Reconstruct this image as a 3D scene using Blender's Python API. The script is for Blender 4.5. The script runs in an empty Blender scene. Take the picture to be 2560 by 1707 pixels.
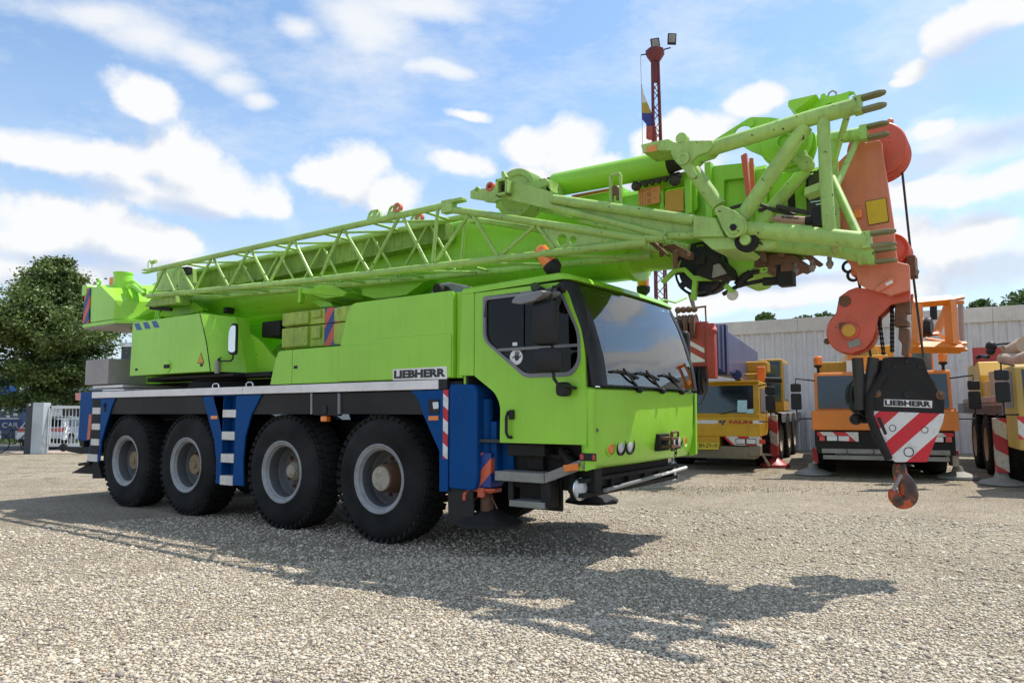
import bpy, bmesh, math, random
import numpy as np
from mathutils import Vector, Matrix, Euler
from mathutils.geometry import tessellate_polygon
random.seed(7); rng = np.random.default_rng(7)
SC = bpy.context.scene
COL = SC.collection
PI = math.pi
R = math.radians

# ------------------------------------------------------------------ survey: the camera and how picture points map onto known planes
F, CX, CY, H = 1800., 1280., 853.5, 1.5
TH = math.atan(171/1800.); RO = -0.0042
ANG = math.atan(2590/(1800/math.cos(TH)))
VIEWS = {'A':(160,640,3.672),'B':(160,960,3.672),'C':(640,660,3.672),'D':(600,960,3.672),'E':(1080,660,3.459),'G':(1080,960,3.459),
 'H':(1080,380,3.459),'I':(1600,220,3.459),'J':(1640,640,5.113),'K':(1640,900,5.113),'L':(2000,280,4.2),'M':(2000,620,4.2),'O':(2000,920,4.2),
 'P':(0,580,5.873),'Q':(0,860,5.873),'T':(1500,60,3.92),'V':(0,0,.91875),'S':(0,0,1.),'a':(340,480,5.345),'b':(760,440,5.345),
 'c':(1180,400,5.345),'d':(1560,380,5.345),'e':(1850,400,5.345),'f':(1620,620,5.345),'g':(200,680,5.345),'h':(560,740,6.918)}
def ray(r, u, v):
    a, b, s = VIEWS[r]; u = a+u/s-CX; v = -(b+v/s-CY)
    c, n = math.cos(RO), math.sin(RO)
    x, z = u*c - v*n, u*n + v*c
    ct, st = math.cos(TH), math.sin(TH)
    return Vector((x, ct*F-st*z, st*F+ct*z))
C0 = Vector((0, 0, H))
class Frame:
    """A vehicle's own axes standing on the ground: x forward, y to its left, z up."""
    def __init__(s, ox, oy, ang):
        s.o = Vector((ox, oy, 0)); s.ang = ang
        s.fx = Vector((math.cos(ang), math.sin(ang), 0)); s.fy = Vector((-math.sin(ang), math.cos(ang), 0))
        s.c = s.loc(C0)
    def loc(s, p):
        d = p-s.o; return Vector((d.dot(s.fx), d.dot(s.fy), d.z))
    def _hit(s, r, u, v, ax, val):
        d = ray(r, u, v); d = Vector((d.dot(s.fx), d.dot(s.fy), d.z))
        return s.c + d*((val-s.c[ax])/d[ax])
    def X(s, r, u, v, x): return s._hit(r, u, v, 0, x)
    def Y(s, r, u, v, y): return s._hit(r, u, v, 1, y)
    def Z(s, r, u, v, z): return s._hit(r, u, v, 2, z)
    def ys(s, r, y, *p): return [tuple(s.Y(r, u, v, y)) for u, v in p]
    def xz(s, r, y, *p): return [(q[0], q[2]) for q in s.ys(r, y, *p)]
    def yz(s, r, x, *p): return [(q[1], q[2]) for q in (s.X(r, u, v, x) for u, v in p)]
    def W(s, p):
        return s.o + s.fx*p[0] + s.fy*p[1] + Vector((0, 0, p[2]))
WORLD = Frame(0, 0, 0)
GA = -(PI/2-ANG)
_fx = Vector((math.cos(GA), math.sin(GA), 0)); _fy = Vector((-math.sin(GA), math.cos(GA), 0))
_o = _fx*-6.043 + _fy*7.3056
GC = Frame(_o.x, _o.y, GA)         # the green crane: origin on the ground under its front axle

# ------------------------------------------------------------------ mesh builder
class MB:
    def __init__(s): s.v = []; s.f = []; s.m = []
    def add(s, v, f, mi=0):
        o = len(s.v); s.v += [tuple(p) for p in v]; s.f += [[i+o for i in q] for q in f]; s.m += [mi]*len(f); return s
    def box(s, x0, x1, y0, y1, z0, z1, mi=0):
        v = [(x, y, z) for x in (x0, x1) for y in (y0, y1) for z in (z0, z1)]
        return s.add(v, [(0,1,3,2),(4,6,7,5),(0,4,5,1),(2,3,7,6),(0,2,6,4),(1,5,7,3)], mi)
    def obox(s, c, ex, ey, ez, mi=0):
        c, ex, ey, ez = Vector(c), Vector(ex), Vector(ey), Vector(ez)
        v = [c+ex*i+ey*j+ez*k for i in (-1,1) for j in (-1,1) for k in (-1,1)]
        return s.add(v, [(0,1,3,2),(4,6,7,5),(0,4,5,1),(2,3,7,6),(0,2,6,4),(1,5,7,3)], mi)
    def plate(s, outer, holes=(), a=0., b=1., ax='y', mi=0):
        """2-D outline (with holes) given thickness from a to b along ax; outline coords are the other two axes in order."""
        def mk(p, t):
            if ax == 'y': return (p[0], t, p[1])
            if ax == 'x': return (t, p[0], p[1])
            return (p[0], p[1], t)
        loops = [list(outer)]+[list(h) for h in holes]
        def area(l): return sum(l[i][0]*l[(i+1)%len(l)][1]-l[(i+1)%len(l)][0]*l[i][1] for i in range(len(l)))
        if area(loops[0]) < 0: loops[0].reverse()
        for l in loops[1:]:
            if area(l) > 0: l.reverse()
        flat = [p for l in loops for p in l]; n = len(flat)
        v = [mk(p, a) for p in flat]+[mk(p, b) for p in flat]
        if holes:
            f = []
            for t in tessellate_polygon([[Vector((p[0], p[1], 0)) for p in l] for l in loops]):
                A, B, Cc = (flat[i] for i in t)
                if (B[0]-A[0])*(Cc[1]-A[1])-(Cc[0]-A[0])*(B[1]-A[1]) < 0: t = (t[0], t[2], t[1])
                f += [[t[0], t[2], t[1]], [i+n for i in t]]
        else: f = [list(range(n))[::-1], [i+n for i in range(n)]]
        o = 0
        for l in loops:
            k = len(l)
            for i in range(k): f.append([o+i, o+(i+1)%k, o+(i+1)%k+n, o+i+n])
            o += k
        if ax == 'y': f = [q[::-1] for q in f]
        if b < a: f = [q[::-1] for q in f]
        return s.add(v, f, mi)
    def tube(s, pts, r, seg=10, mi=0, cap=True, r2=None):
        pts = [Vector(p) for p in pts]; n = len(pts); v = []; f = []
        up = None
        for i, p in enumerate(pts):
            t = (pts[min(i+1, n-1)]-pts[max(i-1, 0)]).normalized()
            if up is None:
                up = Vector((0,0,1)) if abs(t.z) < .9 else Vector((1,0,0))
            a = t.cross(up).normalized(); b = a.cross(t).normalized(); up = b
            rr = r if r2 is None else r+(r2-r)*i/(n-1)
            for k in range(seg):
                w = 2*PI*k/seg; v.append(p+a*math.cos(w)*rr+b*math.sin(w)*rr)
        for i in range(n-1):
            for k in range(seg):
                f.append([i*seg+k, i*seg+(k+1)%seg, (i+1)*seg+(k+1)%seg, (i+1)*seg+k])
        if cap: f += [list(range(seg))[::-1], [(n-1)*seg+k for k in range(seg)]]
        return s.add(v, f, mi)
    def lathe(s, prof, c, axis, seg=24, mi=0, cap=True):
        """prof: (radius, height along axis)"""
        c = Vector(c); t = Vector(axis).normalized()
        a = t.cross(Vector((0,0,1)) if abs(t.z) < .9 else Vector((1,0,0))).normalized(); b = t.cross(a)
        v = []; f = []
        for r, h in prof:
            for k in range(seg):
                w = 2*PI*k/seg; v.append(c+t*h+a*math.cos(w)*r+b*math.sin(w)*r)
        for i in range(len(prof)-1):
            for k in range(seg):
                f.append([i*seg+k, i*seg+(k+1)%seg, (i+1)*seg+(k+1)%seg, (i+1)*seg+k])
        if cap: f += [list(range(seg))[::-1], [(len(prof)-1)*seg+k for k in range(seg)]]
        return s.add(v, f, mi)
    def loft(s, secs, closed=True, cap=True, mi=0):
        k = len(secs[0]); v = [p for q in secs for p in q]; f = []
        for i in range(len(secs)-1):
            for j in range(k if closed else k-1):
                f.append([i*k+j, i*k+(j+1)%k, (i+1)*k+(j+1)%k, (i+1)*k+j])
        if cap and closed: f += [list(range(k))[::-1], [(len(secs)-1)*k+j for j in range(k)]]
        return s.add(v, f, mi)
    def hull(s, pts, mi=0):
        bm = bmesh.new()
        for p in pts: bm.verts.new(p)
        bmesh.ops.convex_hull(bm, input=bm.verts)
        bmesh.ops.delete(bm, geom=[v for v in bm.verts if not v.link_faces], context='VERTS')
        bmesh.ops.dissolve_limit(bm, angle_limit=.02, verts=bm.verts, edges=bm.edges)
        bm.verts.index_update()
        s.add([v.co[:] for v in bm.verts], [[v.index for v in f.verts] for f in bm.faces], mi); bm.free(); return s
    def ball(s, c, r, seg=14, mi=0, sz=(1,1,1)):
        prof = [(math.sin(PI*i/8)*r+1e-4, -math.cos(PI*i/8)*r) for i in range(9)]
        o = len(s.v); s.lathe(prof, (0,0,0), (0,0,1), seg, mi)
        for i in range(o, len(s.v)):
            p = s.v[i]; s.v[i] = (c[0]+p[0]*sz[0], c[1]+p[1]*sz[1], c[2]+p[2]*sz[2])
        return s
    def mesh(s, name, mats, smooth=40):
        me = bpy.data.meshes.new(name); me.from_pydata(s.v, [], s.f)
        for m in mats: me.materials.append(m)
        if len(mats) > 1: me.polygons.foreach_set('material_index', s.m)
        if smooth:
            me.polygons.foreach_set('use_smooth', [True]*len(me.polygons)); me.set_sharp_from_angle(angle=R(smooth))
        me.validate(); me.update(); return me
    def out(s, name, mats, parent=None, bevel=0, smooth=40, label=None, seg=2):
        if not isinstance(mats, (list, tuple)): mats = [mats]
        o = bpy.data.objects.new(name, s.mesh(name, mats, smooth)); COL.objects.link(o)
        if parent: o.parent = parent
        if bevel:
            b = o.modifiers.new('Bevel', 'BEVEL'); b.width = bevel; b.segments = seg; b.limit_method = 'ANGLE'; b.angle_limit = R(35); b.harden_normals = True
        if label: o['label'] = label
        return o
def thing(name, label, cat, frame=None, group=None, loc=None):
    o = bpy.data.objects.new(name, None); COL.objects.link(o)
    if frame: o.location = frame.o; o.rotation_euler = (0, 0, frame.ang)
    if loc: o.location = loc
    o.empty_display_size = .2
    return tag(o, label, cat, group)
def tag(o, label, cat=None, group=None):
    o['label'] = label
    if cat: o['category'] = cat
    if group: o['group'] = group
    return o
def struct(o, kind='structure', label=None):
    o['kind'] = kind
    if label: o['label'] = label
    return o
def copy_tree(o, parent=None):
    c = o.copy(); COL.objects.link(c)
    if parent: c.parent = parent
    for ch in list(o.children): copy_tree(ch, c)
    return c
def rnd(poly, r, n=4):
    """fillet every corner of a 2-D polygon; r is a number or a list per corner"""
    out = []; N = len(poly)
    for i in range(N):
        p = Vector(poly[i]); a = Vector(poly[i-1]); b = Vector(poly[(i+1)%N])
        rr = r[i] if isinstance(r, (list, tuple)) else r
        u = (a-p); w = (b-p); d = min(rr, u.length*.45, w.length*.45)
        if d < 1e-4: out.append(tuple(p)); continue
        p0 = p+u.normalized()*d; p1 = p+w.normalized()*d
        for k in range(n+1):
            t = k/n; out.append(tuple(p0*(1-t)**2+p*2*t*(1-t)+p1*t*t))
    return out
def circ(c, r, n=20, ry=None): return [(c[0]+r*math.cos(2*PI*k/n), c[1]+(ry or r)*math.sin(2*PI*k/n)) for k in range(n)]
def lerp(a, b, t): return tuple(x+(y-x)*t for x, y in zip(a, b))
def lettering(name, text, mat, parent, origin, right, up, width, height, bold=.0, depth=.004, shear=0., label=None, font_sx=1.):
    """raised letters: baseline-left origin, filling width x height"""
    cu = bpy.data.curves.new(name, 'FONT'); cu.body = text; cu.offset = bold; cu.extrude = .02; cu.shear = shear; cu.resolution_u = 3
    t = bpy.data.objects.new(name, cu); COL.objects.link(t)
    dg = bpy.context.evaluated_depsgraph_get(); dg.update()
    me = bpy.data.meshes.new_from_object(t.evaluated_get(dg)); bpy.data.objects.remove(t)
    n = len(me.vertices); co = np.empty(n*3); me.vertices.foreach_get('co', co); co = co.reshape(-1, 3)
    lo, hi = co.min(0), co.max(0)
    q = (co-lo)/np.maximum(hi-lo, 1e-6)
    rt = np.array(Vector(right).normalized()); upv = np.array(Vector(up).normalized()); nr = np.cross(rt, upv)
    co = np.array(origin)+q[:, :1]*width*rt+q[:, 1:2]*height*upv+q[:, 2:3]*depth*nr
    me.vertices.foreach_set('co', co.astype(np.float32).ravel()); me.materials.clear(); me.materials.append(mat); me.update(); me.name = name
    o = bpy.data.objects.new(name, me); COL.objects.link(o); o.parent = parent
    if label: o['label'] = label
    return o

# ------------------------------------------------------------------ materials
def _mat(name):
    m = bpy.data.materials.new(name); m.use_nodes = True; nt = m.node_tree
    return m, nt, nt.nodes['Principled BSDF']
def nd(nt, t, **k):
    n = nt.nodes.new(t)
    for a, b in k.items():
        if a.startswith('i_'):
            key = a[2:]; key = int(key) if key.isdigit() else key.replace('_', ' ')
            n.inputs[key].default_value = b
        else: setattr(n, a, b)
    return n
def ramp(nt, fac, stops, interp='LINEAR'):
    r = nt.nodes.new('ShaderNodeValToRGB'); r.color_ramp.interpolation = interp
    e = r.color_ramp.elements
    while len(e) < len(stops): e.new(.5)
    for x, (p, c) in zip(e, stops):
        x.position = p; x.color = (*c, 1) if len(c) == 3 else c
    nt.links.new(fac, r.inputs[0]); return r
def paint(name, col, rough=.35, dirt=.25, dirtcol=(.10,.085,.05), coat=.35, scale=2.5, chips=0., chipcol=(.03,.025,.02), metallic=0., bump=0., streak=0., fade=.12, spec=.5):
    """weathered paint: sun-faded patches, dust film, chips and rain streaks, all in the object's own coordinates"""
    m, nt, p = _mat(name); L = nt.links.new
    tc = nd(nt, 'ShaderNodeTexCoord')
    n1 = nd(nt, 'ShaderNodeTexNoise', i_Scale=scale*.5, i_Detail=4.); L(tc.outputs['Object'], n1.inputs['Vector'])
    n2 = nd(nt, 'ShaderNodeTexNoise', i_Scale=scale*3.1, i_Detail=7., i_Roughness=.7); L(tc.outputs['Object'], n2.inputs['Vector'])
    lo = tuple(c*(1-fade) for c in col); hi = tuple(min(1, c*(1+fade)+.006*fade/.12) for c in col)
    c1 = ramp(nt, n1.outputs['Fac'], [(.35, lo), (.65, hi)])
    dm = ramp(nt, n2.outputs['Fac'], [(.48, (0,0,0)), (.75, (1,1,1))])
    mx = nd(nt, 'ShaderNodeMix', data_type='RGBA'); mf = nd(nt, 'ShaderNodeMath', operation='MULTIPLY', i_1=dirt)
    L(dm.outputs[0], mf.inputs[0]); L(mf.outputs[0], mx.inputs[0]); L(c1.outputs[0], mx.inputs[6]); mx.inputs[7].default_value = (*dirtcol, 1)
    last = mx.outputs[2]
    if streak:
        mp = nd(nt, 'ShaderNodeMapping'); mp.inputs['Scale'].default_value = (9, 9, .7); L(tc.outputs['Object'], mp.inputs[0])
        n4 = nd(nt, 'ShaderNodeTexNoise', i_Scale=2.2, i_Detail=5.); L(mp.outputs[0], n4.inputs['Vector'])
        r4 = ramp(nt, n4.outputs['Fac'], [(.5, (0,0,0)), (.72, (1,1,1))]); f4 = nd(nt, 'ShaderNodeMath', operation='MULTIPLY', i_1=streak); L(r4.outputs[0], f4.inputs[0])
        m4 = nd(nt, 'ShaderNodeMix', data_type='RGBA'); L(f4.outputs[0], m4.inputs[0]); L(last, m4.inputs[6]); m4.inputs[7].default_value = (*dirtcol, 1); last = m4.outputs[2]
    if chips:
        n3 = nd(nt, 'ShaderNodeTexNoise', i_Scale=scale*15., i_Detail=4.); L(tc.outputs['Object'], n3.inputs['Vector'])
        r3 = ramp(nt, n3.outputs['Fac'], [(.735-.075*chips, (0,0,0)), (.75-.075*chips, (1,1,1))])
        m3 = nd(nt, 'ShaderNodeMix', data_type='RGBA'); L(r3.outputs[0], m3.inputs[0]); L(last, m3.inputs[6]); m3.inputs[7].default_value = (*chipcol, 1); last = m3.outputs[2]
    L(last, p.inputs['Base Color'])
    rr = nd(nt, 'ShaderNodeMapRange'); rr.inputs['To Min'].default_value = max(.05, rough-.1); rr.inputs['To Max'].default_value = min(1, rough+.22)
    L(n2.outputs['Fac'], rr.inputs['Value']); L(rr.outputs[0], p.inputs['Roughness'])
    p.inputs['Specular IOR Level'].default_value = spec; p.inputs['Coat Weight'].default_value = coat; p.inputs['Coat Roughness'].default_value = .12; p.inputs['Metallic'].default_value = metallic
    if bump:
        b = nd(nt, 'ShaderNodeBump', i_Strength=bump, i_Distance=.01); L(n2.outputs['Fac'], b.inputs['Height']); L(b.outputs[0], p.inputs['Normal'])
    return m
def glass(name, tint=(.55,.68,.66), refl=1.0, ior=1.6):
    m, nt, p = _mat(name); L = nt.links.new; nt.nodes.remove(p)
    out = nt.nodes['Material Output']
    tr = nd(nt, 'ShaderNodeBsdfTransparent'); tr.inputs[0].default_value = (*tint, 1)
    gl = nd(nt, 'ShaderNodeBsdfGlossy', i_Roughness=.015); gl.inputs[0].default_value = (refl, refl, refl, 1)
    fr = nd(nt, 'ShaderNodeFresnel', i_IOR=ior)
    mx = nd(nt, 'ShaderNodeMixShader'); L(fr.outputs[0], mx.inputs[0]); L(tr.outputs[0], mx.inputs[1]); L(gl.outputs[0], mx.inputs[2]); L(mx.outputs[0], out.inputs[0])
    return m
def stripes(name, c1, c2, vec, width, rough=.45, chevron=False, dirt=.25, off=0.):
    """two-colour warning stripes across the object's own coordinates along vec"""
    m, nt, p = _mat(name); L = nt.links.new
    tc = nd(nt, 'ShaderNodeTexCoord'); dt = nd(nt, 'ShaderNodeVectorMath', operation='DOT_PRODUCT'); dt.inputs[1].default_value = vec
    L(tc.outputs['Object'], dt.inputs[0])
    a = nd(nt, 'ShaderNodeMath', operation='MULTIPLY_ADD', i_1=1/width, i_2=off); L(dt.outputs['Value'], a.inputs[0])
    fr = nd(nt, 'ShaderNodeMath', operation='FRACT'); L(a.outputs[0], fr.inputs[0])
    gt = nd(nt, 'ShaderNodeMath', operation='GREATER_THAN', i_1=.5); L(fr.outputs[0], gt.inputs[0])
    mx = nd(nt, 'ShaderNodeMix', data_type='RGBA'); L(gt.outputs[0], mx.inputs[0]); mx.inputs[6].default_value = (*c1, 1); mx.inputs[7].default_value = (*c2, 1)
    n = nd(nt, 'ShaderNodeTexNoise', i_Scale=14., i_Detail=6.); L(tc.outputs['Object'], n.inputs['Vector'])
    r = ramp(nt, n.outputs['Fac'], [(.52, (0,0,0)), (.72, (1,1,1))]); f = nd(nt, 'ShaderNodeMath', operation='MULTIPLY', i_1=dirt); L(r.outputs[0], f.inputs[0])
    m2 = nd(nt, 'ShaderNodeMix', data_type='RGBA'); L(f.outputs[0], m2.inputs[0]); L(mx.outputs[2], m2.inputs[6]); m2.inputs[7].default_value = (.11,.09,.07,1)
    L(m2.outputs[2], p.inputs['Base Color']); p.inputs['Roughness'].default_value = rough
    return m
GREEN = (.325,.68,.045)
M = {}
M['green'] = paint('lime_paint', GREEN, .32, .07, (.2,.3,.05), coat=.35, scale=1.2, fade=.09, streak=.13, spec=.3)
M['greenold'] = paint('worn_lime_paint', (.36,.57,.125), .45, .5, (.19,.21,.06), coat=.15, scale=1.6, chips=.75, fade=.16, streak=.28)
M['greendirty'] = paint('dirty_lime_paint', (.23,.38,.05), .55, .65, (.085,.10,.025), coat=.05, scale=2.2, chips=.5, fade=.2, streak=.55)
M['boompaint'] = paint('boom_lime_paint', (.31,.66,.04), .36, .14, (.15,.2,.04), coat=.2, spec=.35, scale=.8, chips=.15, fade=.1, streak=.12)
M['greenrust'] = paint('rust_streaked_lime', (.37,.52,.06), .5, .5, (.16,.10,.03), coat=.05, scale=2.6, chips=.9, chipcol=(.09,.035,.015), fade=.2, streak=.4)
M['blue'] = paint('blue_paint', (.003,.07,.25), .45, .12, (.05,.055,.06), coat=0., fade=.05, spec=.08, scale=2.2, chips=.35, chipcol=(.14,.10,.08), streak=.12)
M['white'] = paint('white_paint', (.74,.72,.69), .45, .22, (.35,.31,.27), coat=.1)
M['treadwhite'] = paint('tread_plate_white', (.72,.68,.62), .5, .3, (.35,.28,.22), coat=.05, scale=6)
M['alu'] = paint('aluminium_rail', (.80,.76,.745), .38, .25, (.32,.28,.25), coat=0, metallic=.25, scale=3, fade=.06)
M['rim'] = paint('grey_rim_paint', (.30,.31,.31), .45, .55, (.12,.10,.08), coat=.1, scale=4)
M['barrel'] = paint('rim_barrel_shade', (.125,.13,.135), .55, .5, (.07,.055,.045), coat=0, scale=4)  # shade inside the rim put into a darker colour, grime mottled over it
M['hubrust'] = paint('hub_ochre_rust', (.27,.19,.105), .65, .8, (.12,.055,.025), coat=0, scale=7, bump=.2)
M['hub'] = paint('hub_cream_rust', (.40,.36,.28), .6, .8, (.15,.07,.03), coat=0, scale=7, bump=.2)
M['rust'] = paint('rusty_steel', (.15,.075,.04), .7, .5, (.06,.035,.025), coat=0, scale=9, bump=.3)
M['rubber'] = paint('tyre_rubber', (.008,.008,.008), .85, .3, (.034,.030,.026), coat=0, spec=.25, scale=3.5, bump=.12, fade=.3)
M['black'] = paint('black_plastic', (.012,.012,.013), .45, .15, (.05,.045,.04), coat=0, spec=.35, scale=5)
M['dark'] = paint('dark_chassis', (.016,.015,.014), .65, .4, (.05,.042,.034), coat=0, spec=.3, scale=3)
M['guard'] = paint('mudguard_black', (.014,.013,.012), .55, .5, (.045,.037,.03), coat=0, spec=.3, scale=1.6, fade=.2)
M['rope'] = paint('wire_rope', (.035,.03,.028), .55, .4, (.08,.06,.05), coat=0, scale=20)
M['grey'] = paint('grey_trim', (.19,.19,.20), .4, .2, (.28,.26,.24), coat=.1)
M['steelgrey'] = paint('grey_ballast', (.33,.29,.28), .5, .35, (.2,.17,.15), coat=.05, scale=3)
M['step'] = paint('step_grey', (.27,.26,.23), .6, .35, (.15,.13,.10), coat=0, scale=7)
M['chrome'] = paint('chrome', (.8,.8,.8), .12, .08, (.3,.3,.3), coat=0, metallic=1.)
M['amber'] = paint('amber_lens', (.85,.20,.01), .15, .1, (.3,.1,.02), coat=1.)
M['orangeboard'] = paint('orange_board', (.75,.27,.06), .5, .3, (.35,.16,.05), coat=0)
M['ochreboard'] = paint('ochre_board', (.62,.33,.03), .5, .35, (.35,.20,.03), coat=0, scale=4)
M['yellowboard'] = paint('yellow_board', (.68,.42,.015), .5, .35, (.35,.22,.02), coat=0, scale=5)
M['coral'] = paint('coral_red_paint', (.70,.20,.105), .42, .25, (.3,.12,.07), coat=.2, scale=1.6, chips=.2, chipcol=(.12,.05,.03), fade=.1, streak=.12)
M['coralred'] = paint('red_paint_nose', (.62,.10,.045), .42, .3, (.2,.06,.03), coat=.2, scale=2.6, chips=.5, chipcol=(.1,.04,.03))
M['cabtrim'] = paint('cab_interior', (.045,.045,.048), .7, .2, (.08,.075,.07), coat=0)
M['seat'] = paint('seat_fabric', (.05,.05,.055), .9, .2, (.09,.085,.08), coat=0)
M['glass'] = glass('cab_glass', (.46,.60,.60), 1., 2.2)
M['sideglass'] = glass('tinted_side_glass', (.16,.16,.155), .8, 1.4)
M['forkbrown'] = paint('fork_steel_brown', (.22,.23,.11), .6, .4, (.09,.07,.045), coat=0, scale=8)
M['bgglass'] = paint('dark_windscreen', (.008,.016,.022), .06, .03, (.05,.06,.07), coat=1., scale=1.5)
M['lens'] = paint('clear_lens', (.66,.68,.70), .18, .1, (.4,.4,.4), coat=1., metallic=.15)
M['redlens'] = paint('red_lens', (.55,.03,.02), .2, .1, (.2,.02,.02), coat=.8)
M['haz_rw'] = stripes('red_white_strip', (.55,.015,.03), (.75,.75,.75), (1,0,1.4), .37)
M['haz_ob'] = stripes('orange_blue_sleeve', (.75,.13,.05), (.015,.05,.25), (1,0,-1), .30, off=.15)
M['haz_ob2'] = stripes('orange_blue_plate', (.62,.10,.06), (.02,.05,.24), (1.5,0,-1), .40)
M['letter'] = paint('letter_black', (.012,.011,.014), .45, .05, coat=.1)
M['letterwhite'] = paint('letter_white', (.75,.75,.75), .5, .05, coat=.1)
M['decal'] = paint('decal_blue', (.015,.06,.30), .4, .1, coat=.2)
M['stickerwhite'] = paint('sticker_white', (.82,.80,.78), .5, .1, (.6,.58,.55), coat=.1)
SUN, SKYS, EXPO = 4.0, .15, .42
CLOUD_LO, CLOUD_HI, CLOUD_SH = (3.5,3.85,4.4), (4.85,4.9,4.95), (2.8,3.4,4.5)
SKYTINT = (.92,1.04,1.06)
# ================================================================== THE GREEN MOBILE CRANE
g = GC
crane = thing('mobile_crane', 'big lime green four-axle mobile crane with blue side panels and a folded lattice jib', 'mobile crane', GC, 'mobile cranes in the yard')
W2 = 1.34
AX = [0., -1.748, -3.935, -5.65]
# ---- chassis
m = MB(); m.box(-7.0, 2.35, -.52, -.30, .72, 1.36); m.box(-7.0, 2.35, .30, .52, .72, 1.36); m.box(-7.0, 2.35, -.30, .30, .80, 1.30)
m.box(-7.05, -6.75, -1.0, 1.0, .62, 1.15); m.box(2.0, 2.55, -1.0, 1.0, .72, 1.12)
m.out('chassis_frame', M['dark'], crane, .015)
for x in AX:
    a = MB(); a.tube([(x, -1.05, .72), (x, 1.05, .72)], .11, 12); a.ball((x, .1, .72), .24); a.box(x-.28, x+.28, -.62, -.5, .9, 1.1); a.out('axle', M['dark'], crane)
m = MB(); m.box(-6.85, 1.2, -1.30, 1.30, 1.735, 1.812); m.out('deck', M['dark'], crane, .01)
for s in (-1, 1):
    m = MB(); y0 = s*1.305; m.box(-6.81, -2.605, y0, s*1.352, 1.728, 1.832); m.box(-2.598, .908, y0, s*1.352, 1.728, 1.832)
    m.out('side_rail', M['alu'], crane, .006)
    m = MB(); m.box(.912, 1.03, y0, s*1.350, 1.726, 1.834); m.out('rail_end_cap', M['black'], crane, .004)
# small tie-down bows on the deck
for u in (1385, 1695):
    p = g.Y('A', u, 1190, -1.28); b = MB(); x = p.x
    b.tube([(x-.07, -1.27, 1.83), (x-.07, -1.27, 1.868), (x-.03, -1.27, 1.892), (x+.05, -1.27, 1.892), (x+.08, -1.27, 1.868), (x+.08, -1.27, 1.83)], .010, 8)
    b.out('tie_down_bow', M['chrome'], crane)
# ---- wheels
def tyre_mesh():
    t = MB()
    prof = [(.385,-.005),(.40,.012),(.43,.018),(.47,.010),(.52,.022),(.60,.016),(.65,.0),(.69,-.035),(.715,-.085),(.72,-.12),(.722,-.21),(.72,-.30),(.715,-.34),(.69,-.385),(.60,-.42),(.45,-.42),(.385,-.40)]
    t.lathe(prof, (0,0,0), (0,-1,0), 64, cap=False)
    n = 46
    for k in range(n):
        w = 2*PI*k/n
        for (h, dh, ww, rr, tilt) in ((-.075, .052, .038, .717, .06), (-.345, .052, .038, .717, -.06), (-.165, .036, .036, .726, -.02), (-.255, .036, .036, .726, .02)):
            w2 = w + (.09 if abs(h+.21) < .1 else 0)
            er = Vector((math.cos(w2), 0, math.sin(w2))); et = Vector((-math.sin(w2), 0, math.cos(w2))); ey = Vector((0,1,0))
            c = er*rr + Vector((0, -h, 0))
            t.obox(c, (et+ey*tilt*3).normalized()*ww, ey*dh, er*.015)
        if k % 1 == 0:                                                   # shoulder lugs reaching down the sidewall
            er = Vector((math.cos(w), 0, math.sin(w))); et = Vector((-math.sin(w), 0, math.cos(w)))
            t.obox(er*.682+Vector((0, .026, 0)), et*.026, (Vector((0,-1,0))+er*.55).normalized()*.012, (er-Vector((0,-1,0))*.55*-1).normalized()*.036)
    return t
def rim_mesh(deep):
    t = MB()
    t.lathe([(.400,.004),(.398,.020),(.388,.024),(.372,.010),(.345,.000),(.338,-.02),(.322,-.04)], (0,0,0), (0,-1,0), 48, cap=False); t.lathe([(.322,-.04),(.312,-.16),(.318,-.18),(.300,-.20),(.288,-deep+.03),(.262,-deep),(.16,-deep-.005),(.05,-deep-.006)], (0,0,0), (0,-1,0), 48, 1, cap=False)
    return t
def hub_mesh(kind, deep):
    t = MB(); nb = 10
    for k in range(nb):
        w = 2*PI*k/nb; c = (math.cos(w)*.222, 0, math.sin(w)*.222)
        t.lathe([(.026,-deep-.01),(.026,-deep+.018),(.017,-deep+.02),(.017,-deep+.045),(.004,-deep+.047)], c, (0,-1,0), 8, 1)
    if kind == 0: t.lathe([(.185,-deep),(.18,-deep+.03),(.165,-deep+.05),(.16,-.06),(.150,-.035),(.135,-.028)], (0,0,0), (0,-1,0), 28, 1); t.lathe([(.138,-.03),(.136,-.018),(.005,-.016)], (0,0,0), (0,-1,0), 28, 0)
    elif kind == 1: t.lathe([(.16,-deep),(.155,-deep+.05),(.13,-deep+.06)], (0,0,0), (0,-1,0), 28, 1); t.lathe([(.125,-deep+.05),(.12,-deep+.10),(.09,-deep+.13),(.085,-deep+.15),(.05,-deep+.165),(.003,-deep+.168)], (0,0,0), (0,-1,0), 28, 0)
    else: t.lathe([(.20,-deep),(.19,-deep+.03),(.15,-deep+.05),(.145,-deep+.13)], (0,0,0), (0,-1,0), 24, 1); t.lathe([(.146,-deep+.12),(.14,-deep+.145),(.06,-deep+.15),(.05,-deep+.165),(.003,-deep+.165)], (0,0,0), (0,-1,0), 24, 0)
    return t
TY = tyre_mesh().mesh('wheel', [M['rubber']], 32)
for i, x in enumerate(AX):
    deep = (.27, .28, .27, .27)[i]; kind = (0, 1, 2, 2)[i]
    for s in (-1, 1):
        w = bpy.data.objects.new('wheel', TY); COL.objects.link(w); w.parent = crane; w.location = (x, s*1.318, .722)
        w.rotation_euler = (0, random.uniform(0, 6), 0 if s < 0 else PI)
        r_ = rim_mesh(deep).out('rim', [M['rim'], M['barrel']], w, smooth=50); h_ = hub_mesh(kind, deep).out('hub', [M['hub'] if i < 2 else M['hubrust'], M['rust']], w)
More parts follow.
